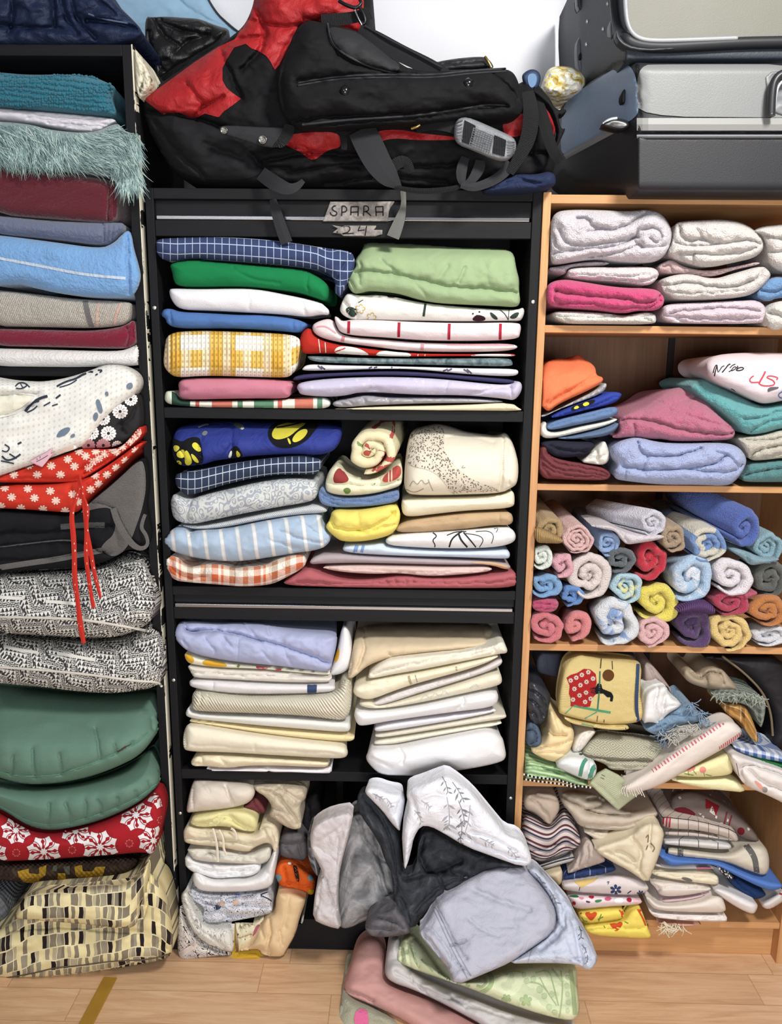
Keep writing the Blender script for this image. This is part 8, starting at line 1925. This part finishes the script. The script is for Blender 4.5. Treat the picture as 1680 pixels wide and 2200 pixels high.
BND = M((96, 94, 92), 'sprig', 'weave', c2=(206, 200, 188), f=16, th=.4)
T('banded_tea_towel', 'tea towel', 'ecru towel with dark patterned bands, wide right end flaring out', '1424,1838 1432,1816 1470,1822 1510,1828 1556,1834 1580,1824 1600,1809 1644,1811 1656,1846 1650,1886 1606,1872 1560,1852 1500,1846', M((206, 196, 178), None, 'weave', var=.08), -.012, group=G9, dep=.16, bulge=.028, r=18, tb=(1830, .10), motifs=[('line', '1462,1822 1462,1842', BND, 12), ('line', '1600,1812 1622,1840 1626,1876', BND, 12), ('blob', '1424,1824 1436,1816 1436,1836 1426,1834', M((36, 44, 66), None, 'weave'))])
T('blue_napkin', 'napkin', 'bright mid blue cloth snaking across the bottom beech shelf', '1411,1834 1426,1836 1450,1843 1500,1849 1540,1850 1570,1862 1606,1878 1650,1892 1680,1896 1684,1908 1660,1916 1634,1908 1600,1892 1560,1872 1528,1857 1480,1858 1440,1864 1428,1852', M((82, 122, 198), None, 'weave', var=.06), -.028, group=G9, dep=.12, bulge=.016, cr=[('1426,1842 1438,1860', 4, .008)])
T('pink_trim_towel', 'tea towel', 'white tea towel with a bright pink checked corner', '1402,1862 1410,1852 1436,1866 1480,1862 1526,1860 1540,1868 1500,1868 1440,1868', M((206, 196, 194), None, 'weave'), -.014, group=G9, dep=.14, bulge=.012, motifs=[('blob', '1494,1864 1524,1860 1534,1866 1500,1868', M((224, 112, 146), None, 'weave'))])
T('lace_cloth', 'napkin', 'black and white lace strip hanging from under the blue cloth', '1538,1862 1552,1860 1576,1880 1578,1892 1570,1896 1548,1876', M((48, 48, 54), 'holes', 'weave', c2=(220, 218, 214), f=22, th=.36), -.03, group=G9, dep=.08, bulge=.01)
T('cream_napkin', 'napkin', 'cream napkin with a grey leaf, under the pink-cornered tea towel', '1398,1880 1402,1870 1440,1872 1500,1871 1542,1878 1546,1890 1545,1904 1500,1898 1440,1890', M((228, 216, 186), None, 'weave', var=.06), -.018, group=G9, dep=.14, bulge=.018, cr=[('1410,1878 1460,1882 1540,1888', 3, .010)], motifs=[('blob', '1460,1886 1476,1884 1492,1894 1476,1894', M((120, 116, 114), None, 'weave'))])
T('white_napkin', 'napkin', 'white napkin curled open at its left end on the bottom beech shelf', '1392,1894 1410,1890 1440,1894 1500,1900 1532,1908 1524,1916 1470,1926 1418,1928 1408,1908', M((226, 214, 204), None, 'weave', var=.06), -.022, group=G9, dep=.14, bulge=.022, cr=[('1400,1896 1416,1906 1416,1924', 4, .014), ('1420,1908 1470,1906 1520,1906', 4, .010)])
T('mauve_napkin', 'napkin', 'thin mauve napkin edge below the curled white one', '1414,1936 1430,1930 1470,1928 1524,1917 1528,1922 1490,1934 1450,1940 1430,1942', M((206, 176, 178), None, 'weave'), -.02, group=G9, dep=.14, bulge=.010)
T('folded_tablecloth', 'tablecloth', 'white tablecloth folded in thick layers at the front of the bottom beech shelf', '1384,1926 1396,1926 1416,1944 1500,1936 1530,1922 1552,1924 1560,1945 1561,1962 1500,1962 1410,1958 1394,1944', M((226, 216, 204), None, 'weave', var=.05), -.03, group=G9, dep=.16, bulge=.024, cr=[('1390,1932 1402,1950 1410,1956', 4, .010)])
T('folded_tablecloth', 'tablecloth', 'second white tablecloth lying flat under the thick white one', '1390,1950 1404,1960 1500,1964 1562,1964 1564,1978 1560,1982 1480,1980 1412,1974 1398,1966', M((232, 220, 214), None, 'weave', var=.05), -.03, group=G9, dep=.16, bulge=.018, cr=[('1400,1966 1480,1972 1562,1972', 3, .012)])
T('rolled_cloth', 'cloth', 'white cloth rolled into a thick diagonal bar at the right of the bottom shelf', '1526,1912 1540,1904 1560,1908 1600,1926 1630,1940 1628,1954 1620,1966 1600,1960 1568,1942', M((232, 226, 224), None, 'weave', var=.05), -.026, group=G9, dep=.1, bulge=.026, r=16)
T('navy_cloth', 'cloth', 'navy blue crumpled cloth in the shade under the blue snaking one', '1556,1888 1576,1882 1604,1896 1640,1912 1650,1924 1622,1936 1590,1918', M((34, 60, 110), None, 'weave'), .0, group=G9, dep=.12, bulge=.022, cr=[('1580,1890 1620,1925', 5, .012)], wr=(.003, 16, 12))
T('white_cloth', 'cloth', 'white cloth with red stripe at the far right of the bottom shelf', '1630,1944 1650,1930 1680,1912 1684,1912 1684,1936 1680,1940 1650,1958', M((220, 212, 206), None, 'weave'), -.006, group=G9, dep=.14, bulge=.02, motifs=[('line', '1672,1918 1680,1922 1720,1920', RS, 4)])
o = T('fringed_cloth', 'cloth', 'pinkish cloth end with a knotted cream fringe spilling off the bottom beech shelf', '1406,1980 1440,1980 1500,1984 1512,1986 1480,1992 1450,1996 1420,1990', M((216, 160, 140), None, 'weave'), -.02, group=G9, dep=.1, bulge=.010)
fringe_bundle('fringe', [(1424, 1984, -.034), (1440, 1986, -.034), (1452, 1988, -.034), (1460, 1990, -.034), (1432, 1990, -.034)], M((226, 210, 180), None, 'weave'), o, 34, 24, 95, 60, .0013, 12)
for ob in bpy.data.objects:
    if ob.type == 'EMPTY' and ob.parent is None and not ob.children:
        bpy.data.objects.remove(ob)
